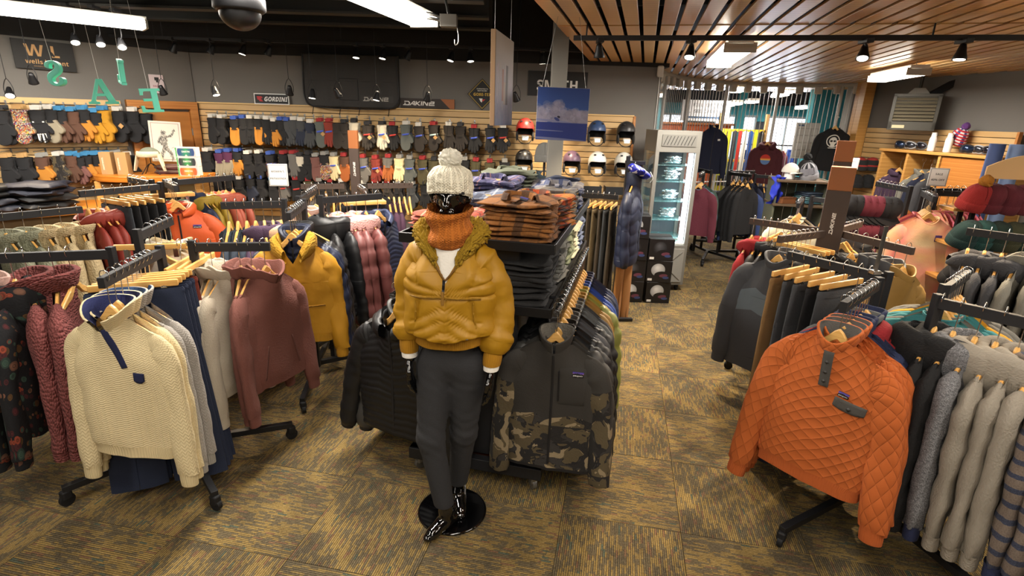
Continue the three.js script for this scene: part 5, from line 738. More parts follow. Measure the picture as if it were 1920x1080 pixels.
function stack(what, mat, list, [ux, uz], y0, turn, w, d, h, o = {}) {
  const R = rng(o.seed || 3); let y = y0;
  for (let i = 0; i < list; i++) { const p = U(ux + (R() - 0.5) * 0.02, y, uz + (R() - 0.5) * 0.02), topmost = i === list - 1; folded(`${what}, ${topmost ? 'topmost' : ORD[i] + ' from below'} in its stack${o.where ? ' ' + o.where : ''}`, o.cat || 'shirt', Array.isArray(mat) ? mat[i % mat.length] : mat, p, -FA + turn + (R() - 0.5) * 0.3, w, h, d, i + (o.seed || 0), { collar: topmost && o.collar, tag: topmost && o.tag, label: topmost && o.label, rough: topmost ? 0.026 : 0.014 }); y += h * 0.97; }
}
const flan = (k) => print(PL[k], 'fleece', 0.001), S1 = 1.41, S0 = 1.085;
stack('brown buffalo plaid flannel shirt', flan('brown'), 4, [0.18, -0.2], S1, 0.06, 0.37, 0.31, 0.052, { seed: 2, collar: 0.4, label: 1 });
stack('orange and tan checked flannel shirt', flan('multi'), 4, [0.2, -0.55], S1, -0.3, 0.36, 0.3, 0.044, { seed: 5, collar: 0.3 });
stack('grey and yellow plaid flannel shirt', flan('grey'), 4, [0.2, -0.88], S1, 0.15, 0.36, 0.3, 0.042, { seed: 7 });
stack('blue plaid flannel shirt', [flan('blue'), flan('navyline')], 4, [0.2, -1.2], S1, 0.1, 0.36, 0.3, 0.042, { seed: 9, collar: 0.2 });
stack('purple plaid flannel shirt', flan('purple'), 5, [-0.17, -0.95], S1, -0.1, 0.36, 0.3, 0.042, { seed: 11, collar: 0.3, tag: 1 });
stack('slate plaid flannel shirt', flan('slate'), 4, [-0.17, -0.6], S1, 0.1, 0.36, 0.32, 0.038, { seed: 12, tag: 1 });
stack('red and cream plaid flannel shirt', flan('red'), 3, [-0.2, -0.22], S1, -0.15, 0.34, 0.28, 0.034, { seed: 13 });
stack('sage green corduroy shirt', fab(0x5e6250, 'fleece'), 5, [-0.17, -1.32], S1, 0.2, 0.38, 0.34, 0.046, { seed: 14, collar: 0.2 });
stack('navy corduroy shirt', fab(0x2a3145, 'fleece'), 4, [0.16, -1.5], S1, 0.2, 0.34, 0.2, 0.044, { seed: 15 });
stack('folded black stretch trousers', fab(0x232324, 'weave'), 4, [0.14, -0.22], S0, 0.05, 0.44, 0.36, 0.062, { seed: 21, cat: 'trousers', where: 'on the lower shelf' });
stack('folded light grey trousers', fab(0x6d6d68, 'weave'), 4, [0.18, -0.62], S0, 0, 0.38, 0.3, 0.055, { seed: 22, cat: 'trousers', where: 'on the lower shelf' });
stack('folded sage green trousers', fab(0x7d8466, 'weave'), 4, [0.18, -0.94], S0, 0, 0.38, 0.28, 0.055, { seed: 23, cat: 'trousers', where: 'on the lower shelf' });
stack('folded cream trousers', fab(0xc5bfa4, 'weave'), 4, [0.18, -1.22], S0, 0, 0.38, 0.26, 0.055, { seed: 24, cat: 'trousers', where: 'on the lower shelf' });
stack('folded slate blue trousers', fab(0x4d5873, 'weave'), 4, [0.18, -1.48], S0, 0, 0.38, 0.24, 0.055, { seed: 25, cat: 'trousers', where: 'on the lower shelf' });
stack('folded charcoal trousers', fab(0x2e2f31, 'weave'), 4, [-0.2, -0.24], S0, 0, 0.36, 0.34, 0.055, { seed: 26, cat: 'trousers', where: 'on the lower shelf' });
// ---------- the mannequin ----------
// smooth union of tapered capsules meshed by marching cubes
function blob(bones, lo, hi, res, k = 0.03, extra) {
  const mc = new MarchingCubes(res, X.blackGloss, false, false, 400000), n = mc.size, F = mc.field;
  const c = [0, 1, 2].map(i => (lo[i] + hi[i]) / 2), h = [0, 1, 2].map(i => (hi[i] - lo[i]) / 2);
  const B = bones.map(([a, b, ra, rb, s]) => { const d = [b[0] - a[0], b[1] - a[1], b[2] - a[2]]; return { a, d, l: d[0] * d[0] + d[1] * d[1] + d[2] * d[2] + 1e-9, ra, rb, s: s || [1, 1, 1] }; });
  for (let z = 0; z < n; z++) for (let y = 0; y < n; y++) for (let x = 0; x < n; x++) {
    const px = c[0] + h[0] * ((x - n / 2) / (n / 2)), py = c[1] + h[1] * ((y - n / 2) / (n / 2)), pz = c[2] + h[2] * ((z - n / 2) / (n / 2)); let D = 1e3;
    for (const b of B) { const qx = px - b.a[0], qy = py - b.a[1], qz = pz - b.a[2], t = clamp((qx * b.d[0] + qy * b.d[1] + qz * b.d[2]) / b.l), dx = (qx - b.d[0] * t) / b.s[0], dy = (qy - b.d[1] * t) / b.s[1], dz = (qz - b.d[2] * t) / b.s[2], e = Math.sqrt(dx * dx + dy * dy + dz * dz) - mix(b.ra, b.rb, t); if (D > 900) D = e; else { const m = Math.max(0, k - Math.abs(D - e)); D = Math.min(D, e) - m * m / (4 * k); } }
    if (extra) D = extra(D, px, py, pz);
    F[x + y * n + z * n * n] = -D;
  }
  mc.isolation = 0; mc.update();
  const N = mc.count, P = new Float32Array(N * 3); for (let i = 0; i < N; i++) for (let j = 0; j < 3; j++) P[3 * i + j] = c[j] + h[j] * mc.positionArray[3 * i + j];
  let g = new THREE.BufferGeometry(); g.setAttribute('position', new THREE.BufferAttribute(P, 3)); g = BGU.mergeVertices(g, 1e-5); g.computeVertexNormals();
  const uv = new Float32Array(g.attributes.position.count * 2); for (let i = 0; i < uv.length / 2; i++) { uv[2 * i] = g.attributes.position.getX(i) + g.attributes.position.getZ(i); uv[2 * i + 1] = g.attributes.position.getY(i); } g.setAttribute('uv', new THREE.BufferAttribute(uv, 2)); return g;
}
{
  const t = thing('mannequin', 'glossy black mannequin in mustard pullover, orange gaiter and white bobble hat', 'mannequin', [-0.28, 0, -2.33], -0.1);
  // joints in the figure's own frame: +z the way it faces, +x the viewer's right
  const hipL = [-0.075, 0.86, 0], hipR = [0.08, 0.86, 0], kneeL = [-0.085, 0.5, 0.09], kneeR = [0.06, 0.49, 0.0], ankL = [-0.005, 0.1, 0.13], ankR = [0.015, 0.1, -0.06], shL = [-0.155, 1.4, -0.01], shR = [0.16, 1.39, -0.01], elL = [-0.205, 1.14, -0.02], elR = [0.225, 1.13, -0.02], wrL = [-0.19, 0.9, 0.05], wrR = [0.2, 0.87, 0.06];
  const bones = [[[0, 1.28, 0], [0, 1.02, 0], 0.12, 0.095, [1, 1, 0.72]], [[0, 1.02, 0], [0, 0.88, -0.005], 0.1, 0.125, [1, 1, 0.75]], [[-0.12, 1.39, -0.01], [0.12, 1.39, -0.01], 0.05, 0.05], [[0, 1.36, -0.01], [0, 1.53, 0], 0.055, 0.047], [shL, elL, 0.046, 0.036], [elL, wrL, 0.036, 0.025], [shR, elR, 0.046, 0.036], [elR, wrR, 0.036, 0.025], [hipL, kneeL, 0.085, 0.053], [kneeL, ankL, 0.052, 0.034], [hipR, kneeR, 0.085, 0.053], [kneeR, ankR, 0.052, 0.034]];
  const footBones = (ank, dir) => { const [dx, dz] = dir, q = (f, y) => [ank[0] + dx * f, y, ank[2] + dz * f]; return [[ank, q(0.0, 0.05), 0.034, 0.034], [q(-0.045, 0.045), q(0.02, 0.045), 0.032, 0.036], [q(0.02, 0.05), q(0.09, 0.034), 0.037, 0.031, [1, 0.9, 1]], [q(0.08, 0.03), q(0.12, 0.024), 0.034, 0.024, [1, 0.75, 1]]]; };
  const fL = footBones(ankL, [-0.55, 0.84]), fR = footBones(ankR, [0.35, 0.93]);
  const body = blob(bones, [-0.36, 0.06, -0.3], [0.36, 1.6, 0.36], 110, 0.03);
  const feet = blob([...fL, ...fR, [kneeL, ankL, 0.052, 0.034], [kneeR, ankR, 0.052, 0.034]], [-0.2, -0.02, -0.2], [0.2, 0.4, 0.34], 72, 0.015);
  const head = blob([[[0, 1.685, -0.012], [0, 1.665, -0.005], 0.088, 0.086, [0.86, 1, 1]], [[0, 1.63, 0.02], [0, 1.585, 0.042], 0.064, 0.036, [0.95, 1, 1]], [[0, 1.66, 0.078], [0, 1.632, 0.096], 0.012, 0.014], [[-0.034, 1.68, 0.07], [0.034, 1.68, 0.07], 0.012, 0.012], [[-0.02, 1.602, 0.076], [0.02, 1.602, 0.076], 0.009, 0.009], [[0, 1.6, -0.01], [0, 1.5, 0], 0.05, 0.048], [[-0.079, 1.675, -0.005], [-0.081, 1.65, -0.002], 0.01, 0.014, [0.6, 1, 1]], [[0.079, 1.675, -0.005], [0.081, 1.65, -0.002], 0.01, 0.014, [0.6, 1, 1]]], [-0.13, 1.46, -0.14], [0.13, 1.81, 0.14], 64, 0.022);
  const hand = (w, sg) => { // palm, thumb leaving its side and four relaxed fingers
    const [x, y, z] = w, q = (a, b, c) => [x + sg * a, y - b, z + c], B = [[q(0, -0.02, 0), q(0.002, 0.03, 0.004), 0.024, 0.026, [0.62, 1, 1]], [q(0.002, 0.03, -0.012), q(0.002, 0.085, -0.014), 0.022, 0.018, [0.6, 1, 1]], [q(0.002, 0.03, 0.016), q(0.002, 0.085, 0.02), 0.022, 0.018, [0.6, 1, 1]]];
    [[0.03, 0.075], [0.011, 0.083], [-0.008, 0.078], [-0.026, 0.062]].forEach(([c, L]) => { B.push([q(0.002, 0.088, c), q(-0.004, 0.088 + L * 0.45, c * 1.05 + 0.004), 0.0092, 0.0085], [q(-0.004, 0.088 + L * 0.45, c * 1.05 + 0.004), q(-0.016, 0.088 + L * 0.78, c * 1.05 + 0.004), 0.0085, 0.0078], [q(-0.016, 0.088 + L * 0.78, c * 1.05 + 0.004), q(-0.03, 0.088 + L, c * 1.05 + 0.002), 0.0078, 0.007]); });
    B.push([q(0, 0.02, 0.02), q(-0.008, 0.055, 0.046), 0.013, 0.0105], [q(-0.008, 0.055, 0.046), q(-0.014, 0.085, 0.052), 0.0105, 0.0085]);
    return blob(B, [x - 0.06, y - 0.2, z - 0.06], [x + 0.06, y + 0.04, z + 0.08], 72, 0.008);
  };
  part('body', merge([body, feet, head, hand(wrL, -1), hand(wrR, 1)]), X.blackGloss, t, 'glossy black figure');
  part('base_plate', lathe([[0.001, 0.012], [0.17, 0.012], [0.18, 0.008], [0.182, 0], [0.001, 0]], 48), M(0x060607, { roughness: 0.06, clearcoat: 1 }), t); part('support_rod', rod([0.05, 0.01, -0.1], [0.045, 0.34, -0.06], 0.008), X.chrome, t);
  // trousers
  const up = (b, r) => [b[0], b[1], b[2] + r, b[3] + r, b[4]];
  const pants = blob([up(bones[8], 0.012), [kneeL, [mix(kneeL[0], ankL[0], 0.88), mix(kneeL[1], ankL[1], 0.88), mix(kneeL[2], ankL[2], 0.88)], 0.064, 0.05], up(bones[10], 0.012), [kneeR, [mix(kneeR[0], ankR[0], 0.85), mix(kneeR[1], ankR[1], 0.85), mix(kneeR[2], ankR[2], 0.85)], 0.064, 0.05], [[0, 1.04, 0], [0, 0.9, -0.005], 0.108, 0.138, [1, 1, 0.76]]], [-0.26, 0.1, -0.24], [0.26, 1.1, 0.28], 100, 0.03, (D, x, y, z) => { const kn = Math.exp(-Math.pow((y - 0.52) / 0.11, 2)) + 0.6 * Math.exp(-Math.pow((y - 0.8) / 0.07, 2)); D += 0.0016 * kn * Math.sin(y * 120 + x * 60 + 3 * noise(x * 14, z * 14, 3)) + 0.0015 * noise(x * 20, y * 30, z * 20); return Math.max(D, 0.145 - y + 0.03 * (x > 0.03 ? 1 : 0) * 0, y - 1.04); });
  const pt = part('trousers', pants, fab(0x28282a, 'weave', 0.001), t); part('side_seam', tube([[-0.205, 0.86, 0.02], [-0.155, 0.66, 0.06], [-0.142, 0.5, 0.1], [-0.1, 0.35, 0.12], [-0.055, 0.17, 0.14]], 0.0022, 24, 5), M(0x18181a), pt);
  // white undershirt
  part('undershirt', surf(32, 10, (u, v) => { const a = u * 2 * PI, r = mix(0.066, 0.115, Math.pow(v, 0.8)), y = 1.5 - v * 0.26; return [r * 1.12 * Math.sin(a), y, r * 0.92 * Math.cos(a) + 0.012, u * 0.5, y]; }), fab(0xe9e5dc, 'fleece', 0.0006), t);
  // mustard half-zip pullover
  const jm = M(0xa5780b, { roughness: 0.55, bumpMap: T.crumple, bumpScale: 0.005, sheen: 0.3, sheenRoughness: 0.5 }), jr = fab(0xa0700a, 'rib', 0.001), fz = fab(0x967510, 'sherpa', 0.006);
  const j = { sw: 0.172, w: 0.208, hw: 0.185, len: 0.485, n0: 1.475, slope: 0.06, neck: 0.088, nd: 0.085, dip: 0.16, dipP: 1.1, d: 0.135, fold: 0.012, nu: 110, nv: 90, hemBand: 0.062, hemIn: 0.93, seed: 4, flat: 0.9, belly: 0.12, puffN: 0, puffA: 0 };
  const jb = bodyFn(j), seams = (x, y) => { // distance to the stitched seams: chevrons below, a pocket line, panel lines above
    let d = 1; const ax = Math.abs(x), L = (px, py, qx, qy) => { const vx = qx - px, vy = qy - py, k = clamp(((ax - px) * vx + (y - py) * vy) / (vx * vx + vy * vy)); d = Math.min(d, Math.hypot(ax - px - vx * k, y - py - vy * k)); };
    for (let i = 0; i < 4; i++) L(0, 1.2 - i * 0.055, 0.14, 1.14 - i * 0.055 - 0.02); L(0.11, 1.23, 0.135, 1.05); L(0, 1.245, 0.2, 1.245); L(0, 1.26, 0.2, 1.31); L(0.0, 1.23, 0.0, 1.06); L(0.15, 1.42, 0.12, 1.29); return d; };
  const jf = (u, v) => { const q = jb.f(u, v), a = (u * 2 - 1) * PI, fr = ss(-0.3, 0.4, Math.cos(a)), hb = v > 0.86 ? ss(0.9, 0.86, v) : 1; let p = 0.012 * (1 - Math.exp(-Math.pow(seams(q[0], q[1]) / 0.0075, 1.3))) * hb * ss(0, 0.12, v); if (fr < 0.5) p = 0.009 * Math.abs(Math.sin(q[1] * 52)) * hb; const bl = 0.02 * ss(0.62, 0.84, v) * hb; q[2] += (p + bl) * Math.cos(a) + 0.004 * noise(q[0] * 30, q[1] * 22, 3) * fr; q[0] += (p + bl) * Math.sin(a); return q; };
  const jk = part('pullover', surf(j.nu, 84, (u, v) => jf(u, v * 0.872)), jm, t, 'mustard quilted half-zip pullover');
  part('hem_band', surf(72, 10, (u, v) => jf(u, mix(0.872, 1, v))), jr, jk);
  const s0 = { len: 0.56, r0: 0.074, r1: 0.054, fl: 0.9, cuff: 0.055, cuffIn: 0.72, wr: 0.009, n: 44, k: 26, puffN: 0, puffA: 0 };
  const sleeve = (pts, sg) => { const c = new THREE.CatmullRomCurve3(pts.map(p => V3(...p))); return { c, g: (u, v) => { const p = c.getPoint(v), T = c.getTangent(v), X0 = V3(0, 0, 1).cross(T).normalize(), Z0 = T.clone().cross(X0).normalize(), b = u * 2 * PI; let r = mix(0.078, 0.056, v) * (v < 0.08 ? mix(0.75, 1, v / 0.08) : 1) + 0.006 * Math.sin(PI * v * 3) ** 2 + (v > 0.85 ? 0.008 : 0) - (v > 0.96 ? 0.016 * (v - 0.96) / 0.04 : 0); r += (0.007 * noise(v * 17, Math.cos(b) * 1.6 + v * 6, sg * 5) + 0.005 * noise(v * 34, Math.sin(b) * 2.4, sg * 9)) * ss(0.1, 0.3, v); r += 0.007 * Math.abs(Math.sin(v * 15 + Math.sin(b) * 0.6)) * ss(0.1, 0.25, v); return [p.x + (X0.x * Math.cos(b) + Z0.x * Math.sin(b)) * r, p.y + (X0.y * Math.cos(b) + Z0.y * Math.sin(b)) * r, p.z + (X0.z * Math.cos(b) + Z0.z * Math.sin(b)) * r, u * 0.35, v * 0.5]; } }; };
  [[[[-0.1, 1.385, -0.01], [-0.15, 1.37, -0.012], [-0.2, 1.16, -0.012], [-0.196, 0.99, 0.035]], wrL, -1], [[[0.1, 1.38, -0.01], [0.152, 1.36, -0.012], [0.226, 1.15, -0.015], [0.207, 0.955, 0.045]], wrR, 1]].forEach(([pts, w, sg]) => {
    const S = sleeve(pts, sg); part('sleeve', surf(26, 44, S.g), jm, jk); const e = S.c.getPoint(1), d = V3(w[0], w[1], w[2]).sub(e).normalize();
    const ring = (r0, a0, a1, n, rr) => surf(22, n, (u, v) => { const b = u * 2 * PI, p = e.clone().addScaledVector(d, mix(a0, a1, v)), r = r0 + rr * Math.sin(PI * v); return [p.x + r * Math.cos(b), p.y, p.z + r * Math.sin(b), u * 0.2, v * 0.06]; });
    part('cuff', ring(0.042, -0.012, 0.056, 6, 0.003), jr, jk); part('undershirt_cuff', ring(0.036, 0.04, 0.082, 4, 0.002), fab(0xe9e5dc, 'fleece', 0.0006), t);
  });
  // shaggy spread collar, kept low at the front
  part('shaggy_collar', surf(190, 64, (u, v) => { const gap = 0.32, a = gap + u * (2 * PI - 2 * gap), sx = Math.sin(a), cz = Math.cos(a), k = (1 - cz) / 2, b = v * 2 * PI; const y0 = jb.yTop(0.088 * sx * 0.999, cz > 0); const rr = mix(0.036, 0.062, Math.pow(k, 0.7)), cx = mix(0.1, 0.128, Math.sin(Math.min(1, k * 1.6) * PI / 2)), hh = mix(0.03, 0.05, k); let r = 1 + 0.22 * noise(a * 16, b * 6, 3) + 0.26 * noise(a * 34, b * 12, 6); const x = (cx + rr * r * 0.8 * Math.cos(b)) * sx, y = y0 + hh * 0.5 + rr * r * Math.sin(b) * 0.85 + 0.012 * k, z = (cx * 0.82 + rr * r * 0.8 * Math.cos(b)) * cz; return [x, y, z, a * 0.12, v * 0.3]; }, false), fz, jk);
  const P = (n, ...q) => patchGeo(j, ...q);
  const zp = part('zipper', surf(2, 10, (u, v) => { const y = mix(1.315, 1.245, v), x = (u - 0.5) * 0.012; return [x - 0.006, y, jb.front(x, y) + 0.016]; }, false), X.blackMetal, jk); part('zip_pull', bx(0.013, 0.062, 0.004, -0.006, 1.24, jb.front(0, 1.25) + 0.024), M(0x8a6322, { roughness: 0.6 }), zp); part('zip_slider', bx(0.01, 0.024, 0.006, -0.006, 1.285, jb.front(0, 1.285) + 0.02), X.blackMetal, zp);
  for (const s of [-1, 1]) part('neck_edge', tube([[s * 0.092, 1.462, 0.05], [s * 0.075, 1.42, 0.1], [s * 0.03, 1.35, 0.13], [s * 0.002 - 0.003, 1.312, 0.138]].map(([x, y]) => { const z = jb.front(clamp(x, -0.085, 0.085), y); return [x, y, z + 0.01]; }), 0.0045, 24, 6), M(0x6e4a10, { roughness: 0.7 }), jk);
  part('pocket_welt', surf(40, 3, (u, v) => { const x = mix(-0.16, 0.16, u), y = 1.245 - v * 0.01 + 0.004 * Math.sin(u * PI); return [x, y, jb.front(x, y) + 0.017 + 0.004 * Math.sin(v * PI)]; }, false), jm, jk); for (const s of [-1, 1]) part('pocket_opening', tube([[s * 0.125, 1.225], [s * 0.13, 1.15], [s * 0.145, 1.08]].map(([x, y]) => [x, y, jb.front(x, y) + 0.014]), 0.004, 16, 6), jm, jk);
  part('metal_badge', bx(0.022, 0.006, 0.002, 0.1, 1.062, jb.front(0.1, 1.062) + 0.032), X.steel, jk);
  // knitted neck gaiter
  part('neck_gaiter', surf(64, 34, (u, v) => { const a = u * 2 * PI, cz = Math.cos(a), y = mix(1.628 - 0.026 * Math.max(0, cz), 1.455 - 0.02 * cz, v); let r = mix(0.094, 0.09, v) + 0.011 * Math.sin(v * PI * 3.2 + cz * 1.2 + Math.sin(a) * 1.5) * ss(0, 0.2, v) + 0.004 * noise(a * 3, v * 9, 5) + (v > 0.92 ? -0.02 * (v - 0.92) / 0.08 : 0); const rz = r * (1 + 0.04 * cz); return [r * 1.05 * Math.sin(a), y, rz * cz + 0.016, u * 0.55, v * 0.17]; }), M(0xb2641c, { roughness: 0.95, bumpMap: T.cable, bumpScale: 0.005 }), t, 'rust orange cable-knit gaiter');
  // bobble hat
  const hm = M(0xeae3cd, { roughness: 0.95, bumpMap: T.cable, bumpScale: 0.005 });
  const hat = part('bobble_hat', surf(72, 40, (u, v) => { const a = u * 2 * PI, th = v * PI / 2 * 1.0; const cz = Math.cos(a), yb = 1.69 - 0.028 * (1 - cz) - (cz < 0 ? 0.03 * -cz : 0); const top = 1.8, w = v < 0.62 ? Math.sin(v / 0.62 * PI / 2) : 1; const y = v < 0.62 ? mix(1.735, top, Math.cos(v / 0.62 * PI / 2)) : mix(1.735, yb, (v - 0.62) / 0.38); const r = 0.1 * Math.pow(w, 0.8) * (1 + 0.02 * Math.cos(a * 18) * w) + 0.004 * noise(a * 4, v * 8, 2) + (v > 0.96 ? -0.006 : 0); return [r * 0.98 * Math.sin(a), y, r * 1.08 * cz + 0.004, u * 0.62, y]; }), hm, t, 'cream cable-knit bobble hat');
  part('pompom', surf(48, 32, (u, v) => { const a = u * 2 * PI, th = v * PI, s = 0.048 * (1 + 0.16 * noise(Math.cos(a) * 7, Math.cos(th) * 7, Math.sin(a) * 7) + 0.13 * noise(Math.cos(a) * 16, Math.cos(th) * 16, Math.sin(a) * 16)); return [s * Math.sin(th) * Math.cos(a), 1.822 + s * 0.85 * Math.cos(th), s * Math.sin(th) * Math.sin(a), u, v]; }), fab(0xf0ebda, 'fleece', 0.0015), hat); part('hat_tag', bx(0.024, 0.012, 0.004, 0.067, 1.69, 0.088).rotateZ(0), X.black, hat);
}
// ---------- display tower, helmet boxes and the outfit by the far wall ----------
const glassM = M(0xffffff, { transmission: 1, thickness: 0, roughness: 0.02, ior: 1.45 }), shelfGlass = M(0xbfe6e6, { transmission: 0.85, thickness: 0, roughness: 0.05 }), greyMetal = M(0x83817a, { roughness: 0.5, metalness: 0.3 }), ledM = M(0xffffff, { emissive: 0xeaf6ff, emissiveIntensity: 5 });
{
  const t = thing('display_tower', 'tall grey glass display tower with lit shelves', 'display case', [1.84, 0, -6.53], 0.06), w = 0.52, d = 0.45;
  part('base_cabinet', bx(w, 0.5, d, 0, 0.33, 0), greyMetal, t); const dr = part('lower_door', bx(w * 0.86, 0.42, 0.012, 0, 0.33, d / 2 + 0.006), M(0x918f88, { roughness: 0.5 }), t); part('cross_ribs', merge([bar([-0.2, 0.15, d / 2 + 0.014], [0.2, 0.5, d / 2 + 0.014], 0.012, 0.004), bar([0.2, 0.15, d / 2 + 0.014], [-0.2, 0.5, d / 2 + 0.014], 0.012, 0.004)]), greyMetal, dr);
  for (const [x, z] of [[-1, -1], [1, -1], [-1, 1], [1, 1]]) { part('corner_post', bx(0.045, 1.1, 0.045, x * (w / 2 - 0.0225), 1.13, z * (d / 2 - 0.0225)), greyMetal, t); const c = part('caster', casterG, X.rubber, t); c.position.set(x * 0.2, 0.036, z * 0.17); }
  part('header', bx(w, 0.24, d, 0, 1.79, 0), greyMetal, t); part('vent_frame', bx(0.4, 0.13, 0.012, 0, 1.8, d / 2 + 0.004), M(0x6d6b65), t);
  for (let i = 0; i < 9; i++) part('vent_slot', bar([-0.18 + i * 0.04, 1.75, d / 2 + 0.012], [-0.14 + i * 0.04, 1.85, d / 2 + 0.012], 0.014, 0.004), X.rubber, t);
  part('glass_front', box(w - 0.09, 1.08, 0.004, 0, 1.13, d / 2 - 0.01), glassM, t); for (const s of [-1, 1]) part('glass_side', box(0.004, 1.08, d - 0.09, s * (w / 2 - 0.01), 1.13, 0), glassM, t); part('back_panel', box(w - 0.05, 1.1, 0.01, 0, 1.13, -d / 2 + 0.02), M(0x55565a), t);
  for (const y of [0.66, 0.88, 1.1, 1.33, 1.52]) part('glass_shelf', bx(w - 0.06, 0.008, d - 0.07, 0, y, 0), shelfGlass, t);
  part('white_deck', bx(w - 0.06, 0.02, d - 0.06, 0, 0.592, 0), X.white, t); part('light_strip', bx(0.05, 1.06, 0.03, w / 2 - 0.08, 1.13, d / 2 - 0.05), ledM, t);
  part('light_strip', bx(0.012, 0.9, 0.012, -w / 2 + 0.05, 1.0, d / 2 - 0.06), M(0xffffff, { emissive: 0xdff2ff, emissiveIntensity: 2 }), t);
  const L = new THREE.RectAreaLight(0xeaf4ff, 26, 0.05, 1.0); L.position.set(1.84 + w / 2 - 0.12, 1.13, -6.53 + 0.16); L.lookAt(1.5, 1.1, -6.75); scene.add(L);
  const pk = memo('packet', () => surf(24, 12, (u, v) => { const a = u * 2 * PI, s = v * 2 - 1, k = Math.pow(1 - Math.pow(Math.abs(s), 4), 0.5); return [s * 0.1, 0.018 * Math.sin(a) * k + 0.006 * noise(s * 5, a * 2, 3), 0.045 * Math.cos(a) * k + 0.008 * noise(s * 6, a * 3, 8)]; }));
  const sil = M(0xdfe8ea, { roughness: 0.15, metalness: 0.9 });
  [0.884, 1.104, 1.334, 1.524].forEach((y, i) => { for (let k = 0; k < [4, 4, 5, 3][i]; k++) { const p = single('silver_packet', `shiny silver packet, ${ORD[k]} from below, ${ORD[i]} stocked shelf of the display tower`, 'packet', pk, sil); p.position.set(1.86 + 0.015 * Math.sin(k * 3 + i), y + 0.024 + k * 0.03, -6.5 + 0.01 * k); p.rotation.y = 0.4 * Math.sin(k * 2.1 + i); } });
}
const tHel = (bg, col) => canvas(256, 220, (c, w, h) => { c.fillStyle = '#1b1a1b'; c.fillRect(0, 0, w, h); const g = c.createRadialGradient(105, 70, 10, 120, 90, 90); g.addColorStop(0, col); g.addColorStop(1, bg); c.fillStyle = g; c.beginPath(); c.ellipse(115, 92, 72, 66, -0.2, 0, 7); c.fill(); c.fillStyle = '#1b1a1b'; c.beginPath(); c.ellipse(150, 140, 70, 34, -0.1, 0, 7); c.fill(); c.fillStyle = '#6b3b4a'; c.beginPath(); c.ellipse(175, 150, 44, 18, -0.1, 0, 7); c.fill(); c.fillStyle = '#3d4a78'; c.beginPath(); c.ellipse(200, 170, 34, 14, 0, 0, 7); c.fill(); c.fillStyle = '#ece9e2'; c.fillRect(14, 184, 46, 24); });
[[1.68, 0, 0, 1], [1.68, 1, 0, 1], [1.67, 2, 0, 0], [1.36, 0, 0.0, 1], [1.36, 1, 0, 0], [1.37, 2, 0, 0], [1.38, 3, 0, 1]].forEach(([x, k, z, pale], i) => {
  const t = thing('helmet_box', `black box with printed ${pale ? 'pale' : 'dark'} helmet, ${ORD[k]} from floor ${i < 3 ? 'beside the tower' : 'behind the navy outfit'}`, 'box', [x, k * 0.252, -5.98], 0.1 * Math.sin(i * 5)); const w = 0.28, h = 0.25;
  part('carton', bx(w, h, 0.3, 0, h / 2, 0, 0.003), M(0x1b1a1b, { roughness: 0.5 }), t); const f = part('print', faceG(w * 0.98, h * 0.98), panelM(pale ? tHel('#8d8d8d', '#e2e2df') : tHel('#101012', '#55565a'), { roughness: 0.4 }), t); f.position.set(0, h / 2, 0.1512); part('lid_flap', bx(w, 0.006, 0.14, 0, h + 0.002, -0.07, 0.002), M(0x222223), t);
});
{ // stand with an outfit
  const t = thing('outfit_stand', 'slim black stand with a short arm carrying the navy outfit', 'stand', [1.07, 0, -5.22]); part('upright', bx(0.035, 1.68, 0.035, 0, 0.84, 0), X.black, t); part('arm', bx(0.19, 0.035, 0.03, 0.07, 1.62, 0), X.black, t); part('foot', merge([bar([-0.2, 0.02, 0], [0.2, 0.02, 0], 0.04, 0.03), bar([0, 0.02, -0.2], [0, 0.02, 0.2], 0.04, 0.03)]), X.black, t);
  hanger('wooden hanger on the slim stand with the navy outfit', [1.14, 1.605, -5.2], 1.15);
  dress('navyPuff', 'navy blue quilted jacket on the slim stand by the helmet boxes', [1.14, 1.605, -5.2], 1.15, undefined, { len: 0.78, puffN: 7, puffA: 0.01, collar: { h: 0.11, hf: 0.1, t: 0.012, flare: 0 }, d: 0.09, sleeve: { ...pufferG.sleeve, sp: 0.06, sp2: 0.0 } });
  const b = thing('goggle_bag', 'bright blue printed bag folded over the navy jacket collar', 'bag', [1.17, 1.545, -5.14], 0.5); part('bag_body', surf(28, 12, (u, v) => { const a = u * 2 * PI, s = v * 2 - 1, k = Math.pow(Math.max(0, 1 - s * s * s * s), 0.5); return [s * 0.12, 0.042 * Math.sin(a) * k + 0.012 * noise(s * 5, a, 4) - 0.1 * s * 0.5, 0.075 * Math.cos(a) * k + 0.012 * noise(s * 6, a * 2, 9), s, u]; }), M(0xffffff, { map: at(colour(64, (x, y) => noise(x * 6, y * 6, 3, 6) > 0.35 ? [0.85, 0.87, 0.93] : [0.12, 0.17, 0.66]), 0.7), roughness: 0.5 }), b); part('drawstring', tube([[0.1, 0.0, 0.04], [0.12, -0.06, 0.06], [0.1, -0.1, 0.05]], 0.003, 10), X.white, b);
  const p = dress('tanPants', 'rust tan trousers hung below the navy jacket on the slim stand', [1.14, 0.98, -5.25], 0.75, undefined, { w: 0.13, len: 0.92, hem: 0.07 });
}
